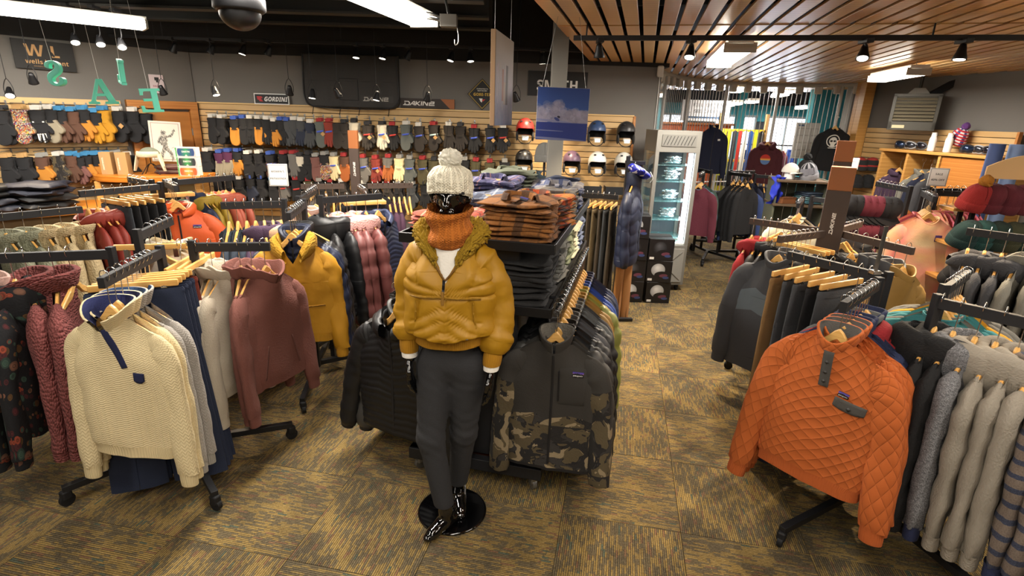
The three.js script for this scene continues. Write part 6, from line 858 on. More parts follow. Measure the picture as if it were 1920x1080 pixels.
// ---------- rolling grille between the shop and the hall ----------
{
  const t = thing('rolling_grille', 'curved rolling grille of thin grey vertical bars across the hall opening', 'grille', [0, 0, 0]);
  const c = new THREE.CatmullRomCurve3([V3(1.75, 0, -7.1), V3(2.05, 0, -8.2), V3(2.7, 0, -9.15), V3(3.5, 0, -9.72), V3(4.3, 0, -9.9), V3(5.0, 0, -9.72), V3(5.5, 0, -9.25)]), gm_ = M(0xc9c8c4, { roughness: 0.4, metalness: 0.2 });
  const pts = c.getSpacedPoints(60); part('track', new THREE.TubeGeometry(new THREE.CatmullRomCurve3(pts.map(p => V3(p.x, 2.675, p.z))), 80, 0.045, 6), M(0xb5b3ae, { roughness: 0.5 }), t);
  const N = 74, bg = rod([0, 0.05, 0], [0, 2.6, 0], 0.006, 6), hg = bx(0.12, 0.13, 0.08, 0, 2.59, 0, 0.02), pg = rod([0, 0, 0], [0, 2.66, 0], 0.028, 10);
  c.getSpacedPoints(N).forEach((p, i) => { const big = i % 13 === 6, m = part(big ? 'post' : 'bar', big ? pg : bg, gm_, t); m.position.copy(p); });
  const hp = c.getSpacedPoints(19); hp.forEach((p, i) => { const q = hp[Math.min(18, i + 1)], m = part('roller_housing', hg, M(0xd9d8d4, { roughness: 0.5 }), t); m.position.copy(p); m.rotation.y = -Math.atan2(q.z - p.z, q.x - p.x || 0.01); });
  for (const y of [0.06, 1.0]) part('tie_rod', new THREE.TubeGeometry(new THREE.CatmullRomCurve3(pts.map(p => V3(p.x, y, p.z))), 80, 0.01, 5), gm_, t);
}
struct('trim_1', bx(0.15, 2.75, 0.15, 5.42, 1.375, -8.85, 0.006), X.pine); struct('trim_2', bx(0.1, 2.75, 0.1, 5.5, 1.375, -9.15, 0.006), X.pine);
// garments hung on the grille
const logoTex = (bg, draw) => M(0xffffff, { map: canvas(256, 256, (c, w, h) => { c.fillStyle = bg; c.fillRect(0, 0, w, h); draw(c, w, h); }), roughness: 0.9 });
const skull = logoTex('#141416', (c) => { c.strokeStyle = '#d9d6cc'; c.lineWidth = 14; c.beginPath(); c.arc(128, 110, 90, 0, 7); c.stroke(); c.fillStyle = '#d9d6cc'; c.beginPath(); c.ellipse(128, 110, 56, 60, 0, 0, 7); c.fill(); c.fillRect(98, 150, 60, 52); c.fillStyle = '#141416'; c.beginPath(); c.ellipse(104, 112, 20, 14, 0, 0, 7); c.fill(); c.beginPath(); c.ellipse(152, 112, 20, 14, 0, 0, 7); c.fill(); c.fillStyle = '#d9d6cc'; c.fillRect(70, 214, 116, 10); });
const sunset = logoTex('#4c1f26', (c) => { c.fillStyle = '#c2392f'; c.beginPath(); c.arc(128, 128, 100, PI, 0); c.fill(); c.fillStyle = '#d9823a'; c.fillRect(28, 110, 200, 26); c.fillStyle = '#e3c26a'; c.fillRect(34, 136, 188, 20); c.fillStyle = '#5f7fb0'; c.beginPath(); c.arc(128, 150, 92, 0, PI); c.fill(); });
const camp = logoTex('#5d2431', (c) => { txt(c, 'CAMP', 110, 100, 'bold 84px sans-serif', '#d7a339'); c.fillStyle = '#d7a339'; c.beginPath(); c.arc(210, 96, 34, 0, 7); c.fill(); c.fillRect(30, 150, 210, 34); txt(c, 'MOUNTAIN', 134, 168, 'bold 28px sans-serif', '#5d2431'); });
tee('skullTee', CAT.blackTee.m.main, 'black skull print shirt', { g: { len: 0.68, details: [{ name: 'skull_print', at: [0, -0.36, 0.26, 0.26, 0, 0.004, 10, 10], slot: 'art', label: 'pale ringed skull print' }] }, m: { art: skull } });
hoodie('sunHood', CAT.maroonHood.m.main, 'maroon sunset print hoodie', { g: { details: [{ name: 'sunset_print', at: [0, -0.4, 0.21, 0.21, 0, 0.004, 8, 8], slot: 'art' }] }, m: { art: sunset } });
CAT.maroonTee.g = { ...CAT.maroonTee.g, details: [{ name: 'chest_print', at: [0, -0.4, 0.26, 0.22, 0, 0.004, 6, 6], slot: 'art' }] }; CAT.maroonTee.m.art = camp;
cat('navyZip', 'zip_pullover', 'pullover', 'navy zip pullover', 'dark navy zip pullover', { ...fleeceG, len: 0.74, collar: { h: 0.06, t: 0.006 }, details: [zip(-0.2, -0.8), { name: 'chest_emblem', at: [0.1, -0.33, 0.04, 0.03, 0, 0.005, 2, 2], slot: 'mark' }] }, slots(fab(0x151a30, 'weave'), { mark: X.white }));
[['navyZip', 'dark navy zip pullover hung high on the rolling grille', [3.3, 2.1, -9.35], 0.05], ['sunHood', 'maroon sunset print hoodie hung on the rolling grille', [4.4, 1.86, -9.7], -0.35], ['skullTee', 'black skull print shirt hung beside the wooden posts', [5.15, 2.16, -9.05], -0.25]].forEach(([id, label, p, ry]) => { hanger('wooden hanger of the ' + label, p, ry); dress(id, label, p, ry); });
// ---------- the hall beyond ----------
{
  const h = structGroup('wall_hall'); const tealM = M(0x2f7f8c, { roughness: 0.8 }), dk = M(0x303236, { roughness: 0.9 });
  part('far_wall', box(22, 3.4, 0.2, 6, 1.7, -18.2), dk, h); part('side_wall', box(0.2, 3.4, 11, -1.4, 1.7, -12.7), dk, h); part('side_wall', box(0.2, 3.4, 9.2, 14, 1.7, -13.7), dk, h); part('return_wall', box(8.4, 3.4, 0.2, 9.8, 1.7, -9.6), wallM, h); part('return_wall', box(3.2, 3.4, 0.2, 0.1, 1.7, -7.4), wallM, h);
  part('teal_panel', box(1.1, 3.0, 0.2, 6.4, 1.5, -11.3), tealM, h); part('teal_band', box(16, 0.5, 0.06, 7, 2.35, -18.06), tealM, h); for (const x of [3.35, 5.35]) part('teal_column', box(0.16, 3.4, 0.16, x, 1.7, -13.5), tealM, h);
  part('hall_floor', box(16, 0.02, 9, 6, -0.012, -14), M(0x6a5a3c, { roughness: 0.9 }), h);
}
const paneM = M(0xffffff, { emissive: 0xe6f0ff, emissiveIntensity: 2.2, roughness: 0.5 });
[[7.0, 1.3], [8.65, 1.3], [10.4, 1.3], [4.9, 1.0]].forEach(([x, w], i) => { const t = structGroup('window_' + (i + 1), [x, 1.6, -18.02]); part('window_pane', box(w, 1.25, 0.02, 0, 0, 0.0), paneM, t); part('window_frame', merge([bx(w + 0.1, 0.07, 0.07, 0, 0.65, 0.02), bx(w + 0.1, 0.07, 0.07, 0, -0.65, 0.02), ...[-1, 0, 1].map(s => bx(0.06, 1.3, 0.07, s * w / 2, 0, 0.02))]), M(0x7d8a90), t); });
const tForm = canvas(512, 220, (c, w, h) => { c.fillStyle = '#c9c8ca'; c.fillRect(0, 0, w, h); txt(c, '1. FILL OUT FORM', w / 2, 52, 'bold 46px monospace', '#45464e'); txt(c, '2. SEE CASHIER', w / 2 - 12, 118, 'bold 46px monospace', '#45464e'); c.fillStyle = '#2c4866'; c.fillRect(60, 172, 340, 20); c.beginPath(); c.moveTo(400, 158); c.lineTo(450, 182); c.lineTo(400, 206); c.fill(); });
{ const t = sign('hanging_banner', 'large pale instruction banner with a blue arrow hung in the hall', 'banner', 0.95, 0.39, 0.01, tForm, [3.67, 2.23, -11]); part('wire', merge([rod([-0.4, 0.19, 0], [-0.4, 1.1, 0], 0.004, 5), rod([0.4, 0.19, 0], [0.4, 1.1, 0], 0.004, 5)]), X.steel, t); }
const tSched = canvas(256, 384, (c, w, h) => { c.fillStyle = '#d5d3cd'; c.fillRect(0, 0, w, h); c.fillStyle = '#4a6a90'; c.fillRect(20, 20, 60, 16); c.strokeStyle = '#8d8c88'; c.lineWidth = 3; for (let i = 0; i < 4; i++) for (let j = 0; j < 3; j++) c.strokeRect(18 + j * 75, 60 + i * 78, 70, 70); });
sign('wall_chart', 'white schedule chart behind the black skull shirt', 'chart', 0.42, 0.62, 0.015, tSched, [5.2, 1.75, -9.98], 0, M(0xb0aeaa));
{
  const t = thing('service_counter', 'long orange wood counter in the hall', 'counter', [3.9, 0, -13.6]); part('counter_front', bx(2.6, 1.95, 0.1, 0, 0.98, 0), M(0xa8622c, { map: pineTex }), t); part('counter_top', bx(2.7, 0.05, 0.6, 0, 1.98, -0.2), M(0x8a4f25), t); for (const x of [-0.9, 0, 0.9]) part('panel_joint', bx(0.02, 1.9, 0.01, x, 0.97, 0.055), M(0x6e3d1d), t);
  const r = thing('ski_rack', 'bright yellow ski rack in the hall', 'ski rack', [4.45, 0, -11]); for (const y of [1.3, 1.88]) part('rail', bx(0.9, 0.05, 0.06, 0, y, 0), M(0xdcae18, { roughness: 0.5 }), r); for (const s of [-1, 1]) part('upright', bx(0.06, 2.2, 0.06, s * 0.45, 1.1, 0), X.card, r); part('base_rail', bx(0.9, 0.06, 0.3, 0, 0.03, 0), M(0xdcae18), r);
  const skG = memo('ski', () => bx(0.085, 1.75, 0.02, 0, 0.9, 0, 0.008)), tipG = memo('skitip', () => cyl(0.0425, 0.0425, 0.018, 16).rotateX(PI / 2));
  [0xd6d32a, 0xc9c526, 0x2a2c30, 0xb5342b, 0xd8d4c8, 0x2b4f8f, 0xd3cf28, 0x1f2022].forEach((c, i) => { const s = thing('ski', `upright ski, ${ORD[i]} along the bright yellow rack`, 'ski', [4.08 + i * 0.105, 0.06, -10.94]); part('ski_body', skG, M(c, { roughness: 0.4 }), s); const tp = part('ski_tip', tipG, M(c, { roughness: 0.4 }), s); tp.position.y = 1.78; part('binding', bx(0.06, 0.2, 0.05, 0, 0.85, 0.03), X.rubber, s); });
  const rail = [[6.1, -15.2, 8.6, -15.2, 1.5]]; const rk = thing('clothing_rack', 'long straight rack of coloured coats before the hall windows', 'rack', [7.35, 0, -15.2]); part('rail', bx(2.7, 0.04, 0.04, 0, 1.48, 0), X.black, rk); for (const s of [-1, 1]) part('post', bx(0.05, 1.5, 0.05, s * 1.33, 0.75, 0), X.black, rk); part('base', bx(2.7, 0.04, 0.4, 0, 0.02, 0), X.black, rk);
  hang('hall window rack', rail[0], ['blueShell', 'whiteTee', 'skyTee', 'greenTee', 'redFl', 'navyTee', 'blueShell', 'maroonTee', 'olivePuff', 'greenTee', 'blackShell', 'skyTee', 'salmon', 'navyTee'], { gap: 0.17, seed: 61, from: 'end' });
}
[[3.3, 2.74, -12, 0.9], [3.14, 2.56, -12.6, 0.9], [3.6, 2.6, -14.5, 1.2], [4.7, 2.42, -12.2, 0.6], [5.2, 2.48, -12.6, 0.6], [6.9, 2.75, -15, 1.2], [7.4, 2.72, -13.4, 1.2], [8.2, 2.5, -16.2, 1.2], [6.1, 2.5, -16.4, 1.2], [4.2, 2.62, -10.8, 1.2], [5.6, 2.66, -12.0, 1.2], [9.2, 2.6, -14, 1.2]].sort((a, b) => a[0] / -a[2] - b[0] / -b[2]).forEach(([x, y, z, L], i) => {
  const t = thing('ceiling_light', `small hall light beyond the grille, ${ORD[i]} counting away from the display tower`, 'ceiling light', [x, y, z], -0.23); part('housing', bx(0.2, 0.05, L, 0, 0.04, 0), X.white, t); part('diffuser', bx(0.22, 0.05, L, 0, 0, 0, 0.02), glowM, t); part('suspension', rod([0, 0.05, 0], [0, 3.4 - y, 0], 0.004), X.steel, t);
  if (i % 2 === 1 || i === 2) { const r = new THREE.RectAreaLight(0xfff8ee, TUBE_POWER * 2.4, 0.22, L); r.rotation.x = -PI / 2; r.position.set(x, y - 0.03, z); scene.add(r); }
});
// ---------- side wall: shelf unit, heater, beanies ----------
const beanieG = (k) => surf(28, 16, (u, v) => { const a = u * 2 * PI, w = v < 0.55 ? Math.sin(v / 0.55 * PI / 2) : 1, y = v < 0.55 ? mix(0.08, 0.2, Math.cos(v / 0.55 * PI / 2)) : mix(0.08, 0.045, (v - 0.55) / 0.45), r = 0.1 * Math.pow(w, 0.8) * (1 + 0.015 * Math.cos(a * 14)) + 0.005 * noise(a * 2, v * 5, k); return [r * Math.sin(a), y, r * 0.85 * Math.cos(a), u * 0.6, y]; });
const BG = [1, 2].map(k => memo('beanie' + k, () => beanieG(k * 3))), brimG = memo('brim', () => surf(28, 6, (u, v) => { const a = u * 2 * PI, [r, y] = [[0.1, 0.07], [0.107, 0.072], [0.11, 0.05], [0.11, 0.02], [0.107, 0.002], [0.1, 0], [0.098, 0.02]][Math.round(v * 6)]; return [r * Math.sin(a), y, r * 0.86 * Math.cos(a), u * 0.6, y]; })), bobG = memo('bob', () => surf(24, 16, (u, v) => { const a = u * 2 * PI, th = v * PI, s = 0.045 * (1 + 0.2 * noise(Math.cos(a) * 5, Math.cos(th) * 5, Math.sin(a) * 5)); return [s * Math.sin(th) * Math.cos(a), 0.225 + s * Math.cos(th), s * Math.sin(th) * Math.sin(a), u, v]; }));
function beanie(label, c, pos, ry, o = {}) { const t = thing('knit_beanie', label, 'beanie', pos, ry), m = o.map ? print(o.map, 'rib', 0.002) : fab(c, 'rib', 0.002); part('crown', BG[o.k ? 1 : 0], m, t); part('brim', brimG, o.brim ? fab(o.brim, 'rib', 0.002) : m, t); if (o.bob) part('pompom', bobG, fab(o.bob, 'sherpa', 0.004), t); if (o.tilt) t.rotation.x = o.tilt; if (o.roll) t.rotation.z = o.roll; return t; }
{
  const t = thing('beanie_stand', 'tiered wooden stand of red and green beanies', 'display stand', [3.84, 0, -4.25], -0.15);
  for (const [y, d] of [[1.42, 0.2], [1.16, 0.32], [0.88, 0.44]]) part('tier', bx(0.95, 0.025, d, 0.05, y, 0.02 + d * 0.3), X.pine, t); for (const s of [-1, 1]) for (const z of [-0.02, 0.12]) part('leg', bx(0.03, 1.42, 0.03, 0.05 + s * 0.3, 0.71, z), X.black, t);
  const reds = [0x8e1d1a, 0x5a1620, 0x571822, 0x5c1a22, 0x7d2a1c, 0x7f2b1d, 0x7a2a1c, 0xa8791e];
  reds.forEach((c, i) => beanie(`${i < 1 ? 'bright red' : i < 4 ? 'burgundy' : i < 7 ? 'rust red' : 'golden'} beanie, ${ORD[i]} along the top tier of the beanie stand`, c, [3.5 + i * 0.105, 1.44, -4.12 + i * 0.012], i * 0.9, { bob: [0xc07a1c, 0, 0, 0, 0x9a8564, 0, 0x9a8564, 0][i], tilt: 0.35, k: i % 2 }));
  [0x14302f, 0x17403c, 0x1a2c22, 0x3a3a22, 0x20332a, 0x22362c, 0x1b473a, 0x1c4a3e, 0x153b30].forEach((c, i) => beanie(`${i === 3 ? 'olive' : 'dark green'} beanie, ${ORD[i]} along the middle tier of the beanie stand`, c, [3.42 + i * 0.1, 1.18, -4.02 + i * 0.01], i * 1.3, { tilt: 0.4, k: i % 2 }));
  [0x1d1d1e, 0x1d1d1e, 0x222224, 0x1b1b1c, 0x6d4d16, 0x161617].forEach((c, i) => beanie(`${i === 4 ? 'mustard' : 'black'} beanie, ${ORD[i]} along the lowest tier of the beanie stand`, c, [3.36 + i * 0.09, i > 3 ? 0.72 : 0.9, -3.92], i * 1.1, { tilt: 0.45, k: i % 2 }));
  const tc = canvas(256, 160, (c, w, h) => { c.fillStyle = '#cfa873'; c.fillRect(0, 0, w, h); c.fillStyle = '#b8262c'; c.fillRect(128, 40, 128, 56); c.fillStyle = '#f3efe8'; c.font = 'bold 46px sans-serif'; c.fillText('2 for', 140, 82); }); const b = thing('display_header', 'tan rounded header board with a red patch above the red beanies', 'sign', [3.92, 1.68, -4.3], -0.2);
  const s = new THREE.Shape(); s.moveTo(-0.2, -0.03); s.lineTo(0.24, -0.03); s.lineTo(0.24, 0.15); s.quadraticCurveTo(0.02, 0.2, -0.2, 0.06); part('board', new THREE.ExtrudeGeometry(s, { depth: 0.015, bevelEnabled: false }), M(0xcfa873), b); const f = part('red_patch', faceG(0.13, 0.065), panelM(tc), b); tc.offset.set(0.5, 0.4); tc.repeat.set(0.5, 0.35); f.position.set(0.12, 0.07, 0.017); for (const x of [-0.15, 0.2]) part('leg', bx(0.015, 0.28, 0.01, x, -0.15, 0.006), X.steel, b);
}
const wr = (z, off = 0) => [5.47 + 0.149 * (z + 9.3) - off, z];      // a point off the side wall
{
  const zm = -7.05, [x] = wr(zm, 0.26), ry = -PI / 2 + 0.148, t = thing('shelf_unit', 'pine cube shelf unit against the slat wall', 'shelf unit', [x, 0, zm], ry);
  part('top_board', bx(1.75, 0.035, 0.5, 0, 1.72, 0), X.pine, t); for (const s of [-0.83, -0.4, 0.08, 0.83]) part('upright', bx(0.035, 1.7, 0.46, s, 0.85, 0), X.pine, t); part('end_panel', bx(0.7, 1.66, 0.03, 0.46, 0.86, 0.2), M(0xffffff, { map: pineTex, color: 0xe6c9ac, roughness: 0.5 }), t, 'pale end panel'); part('lower_shelf', bx(1.7, 0.03, 0.46, 0, 0.5, 0), X.pine, t); part('back_board', bx(1.7, 1.7, 0.02, 0, 0.85, -0.24), X.maple, t);
  const loc = (lx, y, lz) => { const v = V3(lx, y, lz).applyAxisAngle(V3(0, 1, 0), ry); return [x + v.x, y, zm + v.z]; };
  [['plum', -0.66], ['greyWool', -0.3], ['navyTee', -0.18], ['charWool', -0.06]].forEach(([id, lx], i) => { const p = loc(lx, 1.62, 0.05); hanger(`wooden hanger in the pine shelf unit, ${ORD[i]} from its far end`, p, ry + 1.2); dress(id, CAT[id].d + ' hanging inside the pine shelf unit', p, ry + 1.2, undefined, { d: 0.03, w: 0.17, sw: 0.15, hw: 0.17 }); });
  const bot = lathe([[0.001, 0], [0.04, 0], [0.042, 0.01], [0.042, 0.15], [0.036, 0.175], [0.03, 0.18], [0.03, 0.21], [0.001, 0.212]], 24); [[-0.2, 0.1], [0.05, 0.12]].forEach(([lx, lz], i) => { const b = thing('water_bottle', `white water bottle on the pine shelf unit, ${i ? 'nearer to the wall end' : 'beside the dark goggles'}`, 'bottle', loc(lx, 1.738, lz)); part('bottle_body', bot, X.white, b); part('cap', cyl(0.028, 0.028, 0.025, 20, 0, 0.222, 0), M(0xd9d7d0), b); });
  const gl = memo('goggle', () => surf(28, 10, (u, v) => { const a = u * 2 * PI, b = v * PI; return [0.085 * Math.sin(b) * Math.cos(a), 0.045 * Math.sin(b) * Math.sin(a) * (1 - 0.3 * Math.max(0, -Math.sin(a)) * Math.exp(-Math.pow(Math.cos(a) / 0.35, 2))), 0.03 * Math.cos(b) - 0.03 * Math.pow(Math.cos(a) * Math.sin(b), 2)]; })), fr = memo('gframe', () => tube(Array.from({ length: 16 }, (_, i) => { const a = i / 16 * 2 * PI; return [0.088 * Math.cos(a), 0.047 * Math.sin(a) * (1 - 0.3 * Math.max(0, -Math.sin(a)) * Math.exp(-Math.pow(Math.cos(a) / 0.35, 2))), -0.03 * Math.cos(a) ** 2]; }), 0.01, 48, 6, true)), gs = memo('gstrap', () => surf(24, 2, (u, v) => { const a = PI * u; return [0.09 * Math.cos(a), (v - 0.5) * 0.035, -0.03 - 0.1 * Math.sin(a)]; }, false));
  [-0.72, -0.55, -0.38, 0.28, 0.42, 0.56].forEach((lx, i) => { const g = thing('ski_goggles', `dark ski goggles, ${ORD[i]} along the top of the pine shelf unit`, 'goggles', loc(lx, 1.795, 0.1), ry + 0.3 * Math.sin(i * 3)); part('lens', gl, M([0x26344e, 0x3b3d44, 0x2c2b33][i % 3], { roughness: 0.08, metalness: 0.6 }), g); part('frame', fr, M([0x1d1d20, 0x9a9a9c, 0x55565a][i % 3]), g); part('strap', gs, M([0x20232b, 0x8d8e92, 0x303848][i % 3]), g); });
  const flag = at(colour(64, (X_, Y_) => (Y_ * 6) % 1 < 0.5 ? [0.72, 0.16, 0.2] : (X_ * 2) % 1 < 0.4 ? [0.24, 0.25, 0.5] : [0.85, 0.83, 0.83]), 0.2); beanie('red white and blue striped bobble beanie on the pine shelf unit', 0, loc(0.0, 1.85, -0.02), ry, { map: flag, bob: 0x6d3e86, roll: -0.4 });
  { const c = thing('paper_cup', 'white cup with red base on the pine shelf unit\'s lower board', 'cup', loc(0.22, 0.52, 0.38)); part('cup_wall', lathe([[0.03, 0], [0.038, 0.25], [0.042, 0.7], [0.044, 0.7], [0.04, 0.25], [0.001, 0.01]], 20), X.white, c); part('red_sleeve', cyl(0.042, 0.041, 0.1, 20, 0, 0.52, 0), M(0xb22a2a), c); }
}
[[-8.42, 1.38, 1, 'upper'], [-8.42, 1.12, 0, 'lower']].forEach(([z, y, s, n], i) => { for (let k = 0; k < 2; k++) { const [x] = wr(z, 0.14 + k * 0.2); beanie(`${s ? 'black beanie with red stripes' : 'plain black beanie'} ${k ? 'in front' : 'at the back'} of the ${n} pair by the wooden posts`, 0x1c1c1d, [x, y, z + 0.03 * k], -0.8, { map: s ? at(colour(64, (X_, Y_) => { const q = (Y_ * 1) % 1; return q > 0.78 || (q > 0.3 && q < 0.42) ? [0.6, 0.18, 0.15] : [0.14, 0.14, 0.14]; }), 0.2) : undefined, k }); } const [px] = wr(z, 0.1); const p = single('display_peg', `wire display peg holding the ${n} dark beanies by the wooden posts`, 'peg', memo('peg2', () => merge([rod([0, 0, 0], [-0.42, 0, 0], 0.005), bx(0.006, 0.06, 0.02, 0, 0, 0)])), X.steel); p.position.set(px + 0.1, y + 0.19, z); });
{ // unit heater
  const t = thing('unit_heater', 'dark grey louvred unit heater hung above the slat wall', 'heater', [5.34, 2.22, -7.6], -0.62);
  const hm = M(0x3a372f, { roughness: 0.5, metalness: 0.3 }); part('casing', bx(0.52, 0.46, 0.34, 0, 0, 0, 0.01), hm, t); part('face_frame', merge([bx(0.52, 0.04, 0.03, 0, 0.21, 0.18), bx(0.52, 0.11, 0.03, 0, -0.175, 0.18), bx(0.04, 0.44, 0.03, -0.24, 0, 0.18), bx(0.04, 0.44, 0.03, 0.24, 0, 0.18)]), hm, t); for (let i = 0; i < 7; i++) { const l = part('louvre', bx(0.44, 0.004, 0.055, 0, 0, 0), M(0x857c66, { roughness: 0.4, metalness: 0.4 }), t); l.position.set(0, 0.165 - i * 0.043, 0.19); l.rotation.x = 0.6; } part('hanging_bracket', extrude([[-0.13, 0.23], [0.13, 0.23], [0.06, 0.31], [-0.06, 0.31]], 0.02), M(0x8d8a82), t); part('pipe', rod([0, 0.3, 0], [0, 0.7, 0], 0.02), hm, t); part('flue', bar([0.1, 0.2, -0.1], [0.5, 0.5, -0.3], 0.08, 0.08), soffitM, t); const f = part('rating_plate', bx(0.14, 0.04, 0.004, -0.14, -0.185, 0.198), M(0xb9b08e), t);
}
{ // pale blue rolls at the frame's edge and the painted hat stand
  [[4.42, 1.62, -5.1, 0x4a5d8d], [4.56, 1.6, -5.05, 0x7f97c0]].forEach(([x, y, z, c], i) => { const t = thing('foam_mat', `rolled blue foam mat standing upright, ${i ? 'the paler' : 'the darker'} of two behind the beanie stand`, 'mat', [x, 0, z]); part('roll', cyl(0.06, 0.06, 1.9, 24, 0, 0.95, 0), M(c, { roughness: 0.8 }), t); part('strap', cyl(0.063, 0.063, 0.04, 24, 0, 1.3, 0), X.black, t); });
  const t = thing('hat_stand', 'grey green painted plank stand of hats and folded tops', 'display stand', [3.42, 0, -6.55], -0.2), pm = M(0x5c5e4d, { roughness: 0.8 }); for (let i = 0; i < 5; i++) part('plank', bx(0.1, 1.4, 0.02, -0.22 + i * 0.105, 0.7, -0.2), pm, t); for (const s of [-1, 1]) part('side_board', bx(0.025, 1.4, 0.42, s * 0.28, 0.7, 0), pm, t); for (const y of [0.3, 0.78, 1.1, 1.38]) part('shelf', bx(0.6, 0.025, 0.46, 0, y, 0.02), M(0x5d4a36, { roughness: 0.6 }), t);
  const p = (x, y, z) => [3.42 + x, y, -6.55 + z];
  beanie('grey patterned beanie on the painted hat stand', 0, p(0.08, 1.4, 0.08), 0.3, { map: at(colour(64, (x, y) => (y * 4 | 0) % 2 ? [0.5, 0.5, 0.53] : (x * 8 | 0) % 2 ? [0.14, 0.15, 0.17] : [0.66, 0.66, 0.68]), 0.3), brim: 0x8d8d92, roll: 0.3 }); beanie('black bobble beanie on the painted hat stand', 0x151516, p(0.12, 1.42, -0.12), 0, { bob: 0x151516 });
  const capG = memo('capdome', () => surf(28, 10, (u, v) => { const a = u * 2 * PI, th = v * PI / 2; return [0.09 * Math.sin(th) * Math.sin(a), 0.11 * Math.cos(th), 0.1 * Math.sin(th) * Math.cos(a)]; })), visG = memo('visor', () => surf(16, 4, (u, v) => { const a = (u - 0.5) * 2.2, r = mix(0.09, 0.165, v); return [0.95 * r * Math.sin(a), 0.004 - 0.02 * Math.pow(Math.sin(a), 2) * v, r * Math.cos(a), u, v]; }, false));
  const capT = (label, c1, c2, pos, ry, o = {}) => { const t = thing('ball_cap', label, 'cap', pos, ry); part('crown', capG, fab(c1), t); part('visor', visG, fab(c2), t); part('button', cyl(0.008, 0.008, 0.006, 10, 0, 0.111, 0), fab(c1), t); if (o.tilt) t.rotation.x = o.tilt; };
  capT('white mesh trucker cap on top of the painted hat stand', 0xd5d1c6, 0xc9c4b6, p(-0.12, 1.47, 0.0), 0.6); { const b = thing('cap_block', 'white cylinder lifting the mesh cap on the painted hat stand', 'display block', p(-0.12, 1.393, 0)); part('block_body', cyl(0.06, 0.06, 0.08, 24, 0, 0.04, 0), X.white, b); part('block_rim', cyl(0.064, 0.064, 0.01, 24, 0, 0.08, 0), X.white, b); }
  { const b = thing('bandana', 'crumpled royal blue bandana hanging off the painted hat stand', 'bandana', p(-0.3, 1.3, 0.1), 0.4); part('cloth', surf(16, 16, (u, v) => [0.02 * noise(u * 4, v * 4, 3) + (u - 0.5) * 0.14, 0.12 - v * 0.32, 0.05 * noise(u * 5, v * 5, 8) + 0.04 * Math.sin(u * 9), u, v], false), M(0x1c2fb0, { roughness: 0.7 }), b); part('knot', surf(12, 8, (u, v) => { const a = u * 2 * PI, th = v * PI; return [0.03 * Math.sin(th) * Math.cos(a), 0.12 + 0.025 * Math.cos(th), 0.03 * Math.sin(th) * Math.sin(a)]; }), M(0x1c2fb0, { roughness: 0.7 }), b); }
  [[0x3f6b78, 'teal'], [0x6d8f94, 'pale teal'], [0x3c4a5d, 'slate']].forEach(([c, n], i) => folded(`${n} folded top, ${ORD[i]} from below on the painted hat stand`, 'shirt', fab(c, 'fleece'), p(0.12, 1.115 + i * 0.045, 0.05), 0.2, 0.24, 0.045, 0.24, i)); { const b = thing('gift_box', 'small brown box on the painted hat stand', 'box', p(-0.16, 1.113, 0.1), 0.2); part('box_body', bx(0.18, 0.06, 0.12, 0, 0.03, 0), M(0x7b4a26), b); part('box_lid', bx(0.186, 0.015, 0.126, 0, 0.066, 0), M(0x6a3f20), b); }
  for (let i = 0; i < 14; i++) { const row = i < 7 ? 0 : 1, k = i % 7; capT(`${[2, 3, 4].includes(k) ? 'rose' : row ? 'burgundy' : 'charcoal'} cap, ${ORD[k]} along the ${row ? 'lower' : 'upper'} row beside the large lettered post`, [2, 3, 4].includes(k) ? 0x7a2f3d : row ? 0x3f1c26 : 0x2c2a2c, 0x242325, [2.86 + k * 0.05, row ? 1.16 : 1.36, -4.58 + k * 0.012], -0.5, { tilt: 1.0 }); }
  const cr = thing('cap_rack', 'small black rack of caps between the lettered post and pink sweatshirts', 'rack', [3.0, 0, -4.64], -0.2); part('post', bx(0.04, 1.45, 0.04, 0, 0.72, 0), X.black, cr); for (const y of [1.16, 1.36]) part('cap_bar', bx(0.5, 0.025, 0.025, 0, y + 0.06, 0.03), X.black, cr); part('foot', merge([bar([-0.25, 0.02, 0], [0.25, 0.02, 0], 0.04, 0.03), bar([0, 0.02, -0.25], [0, 0.02, 0.25], 0.04, 0.03)]), X.black, cr);
}
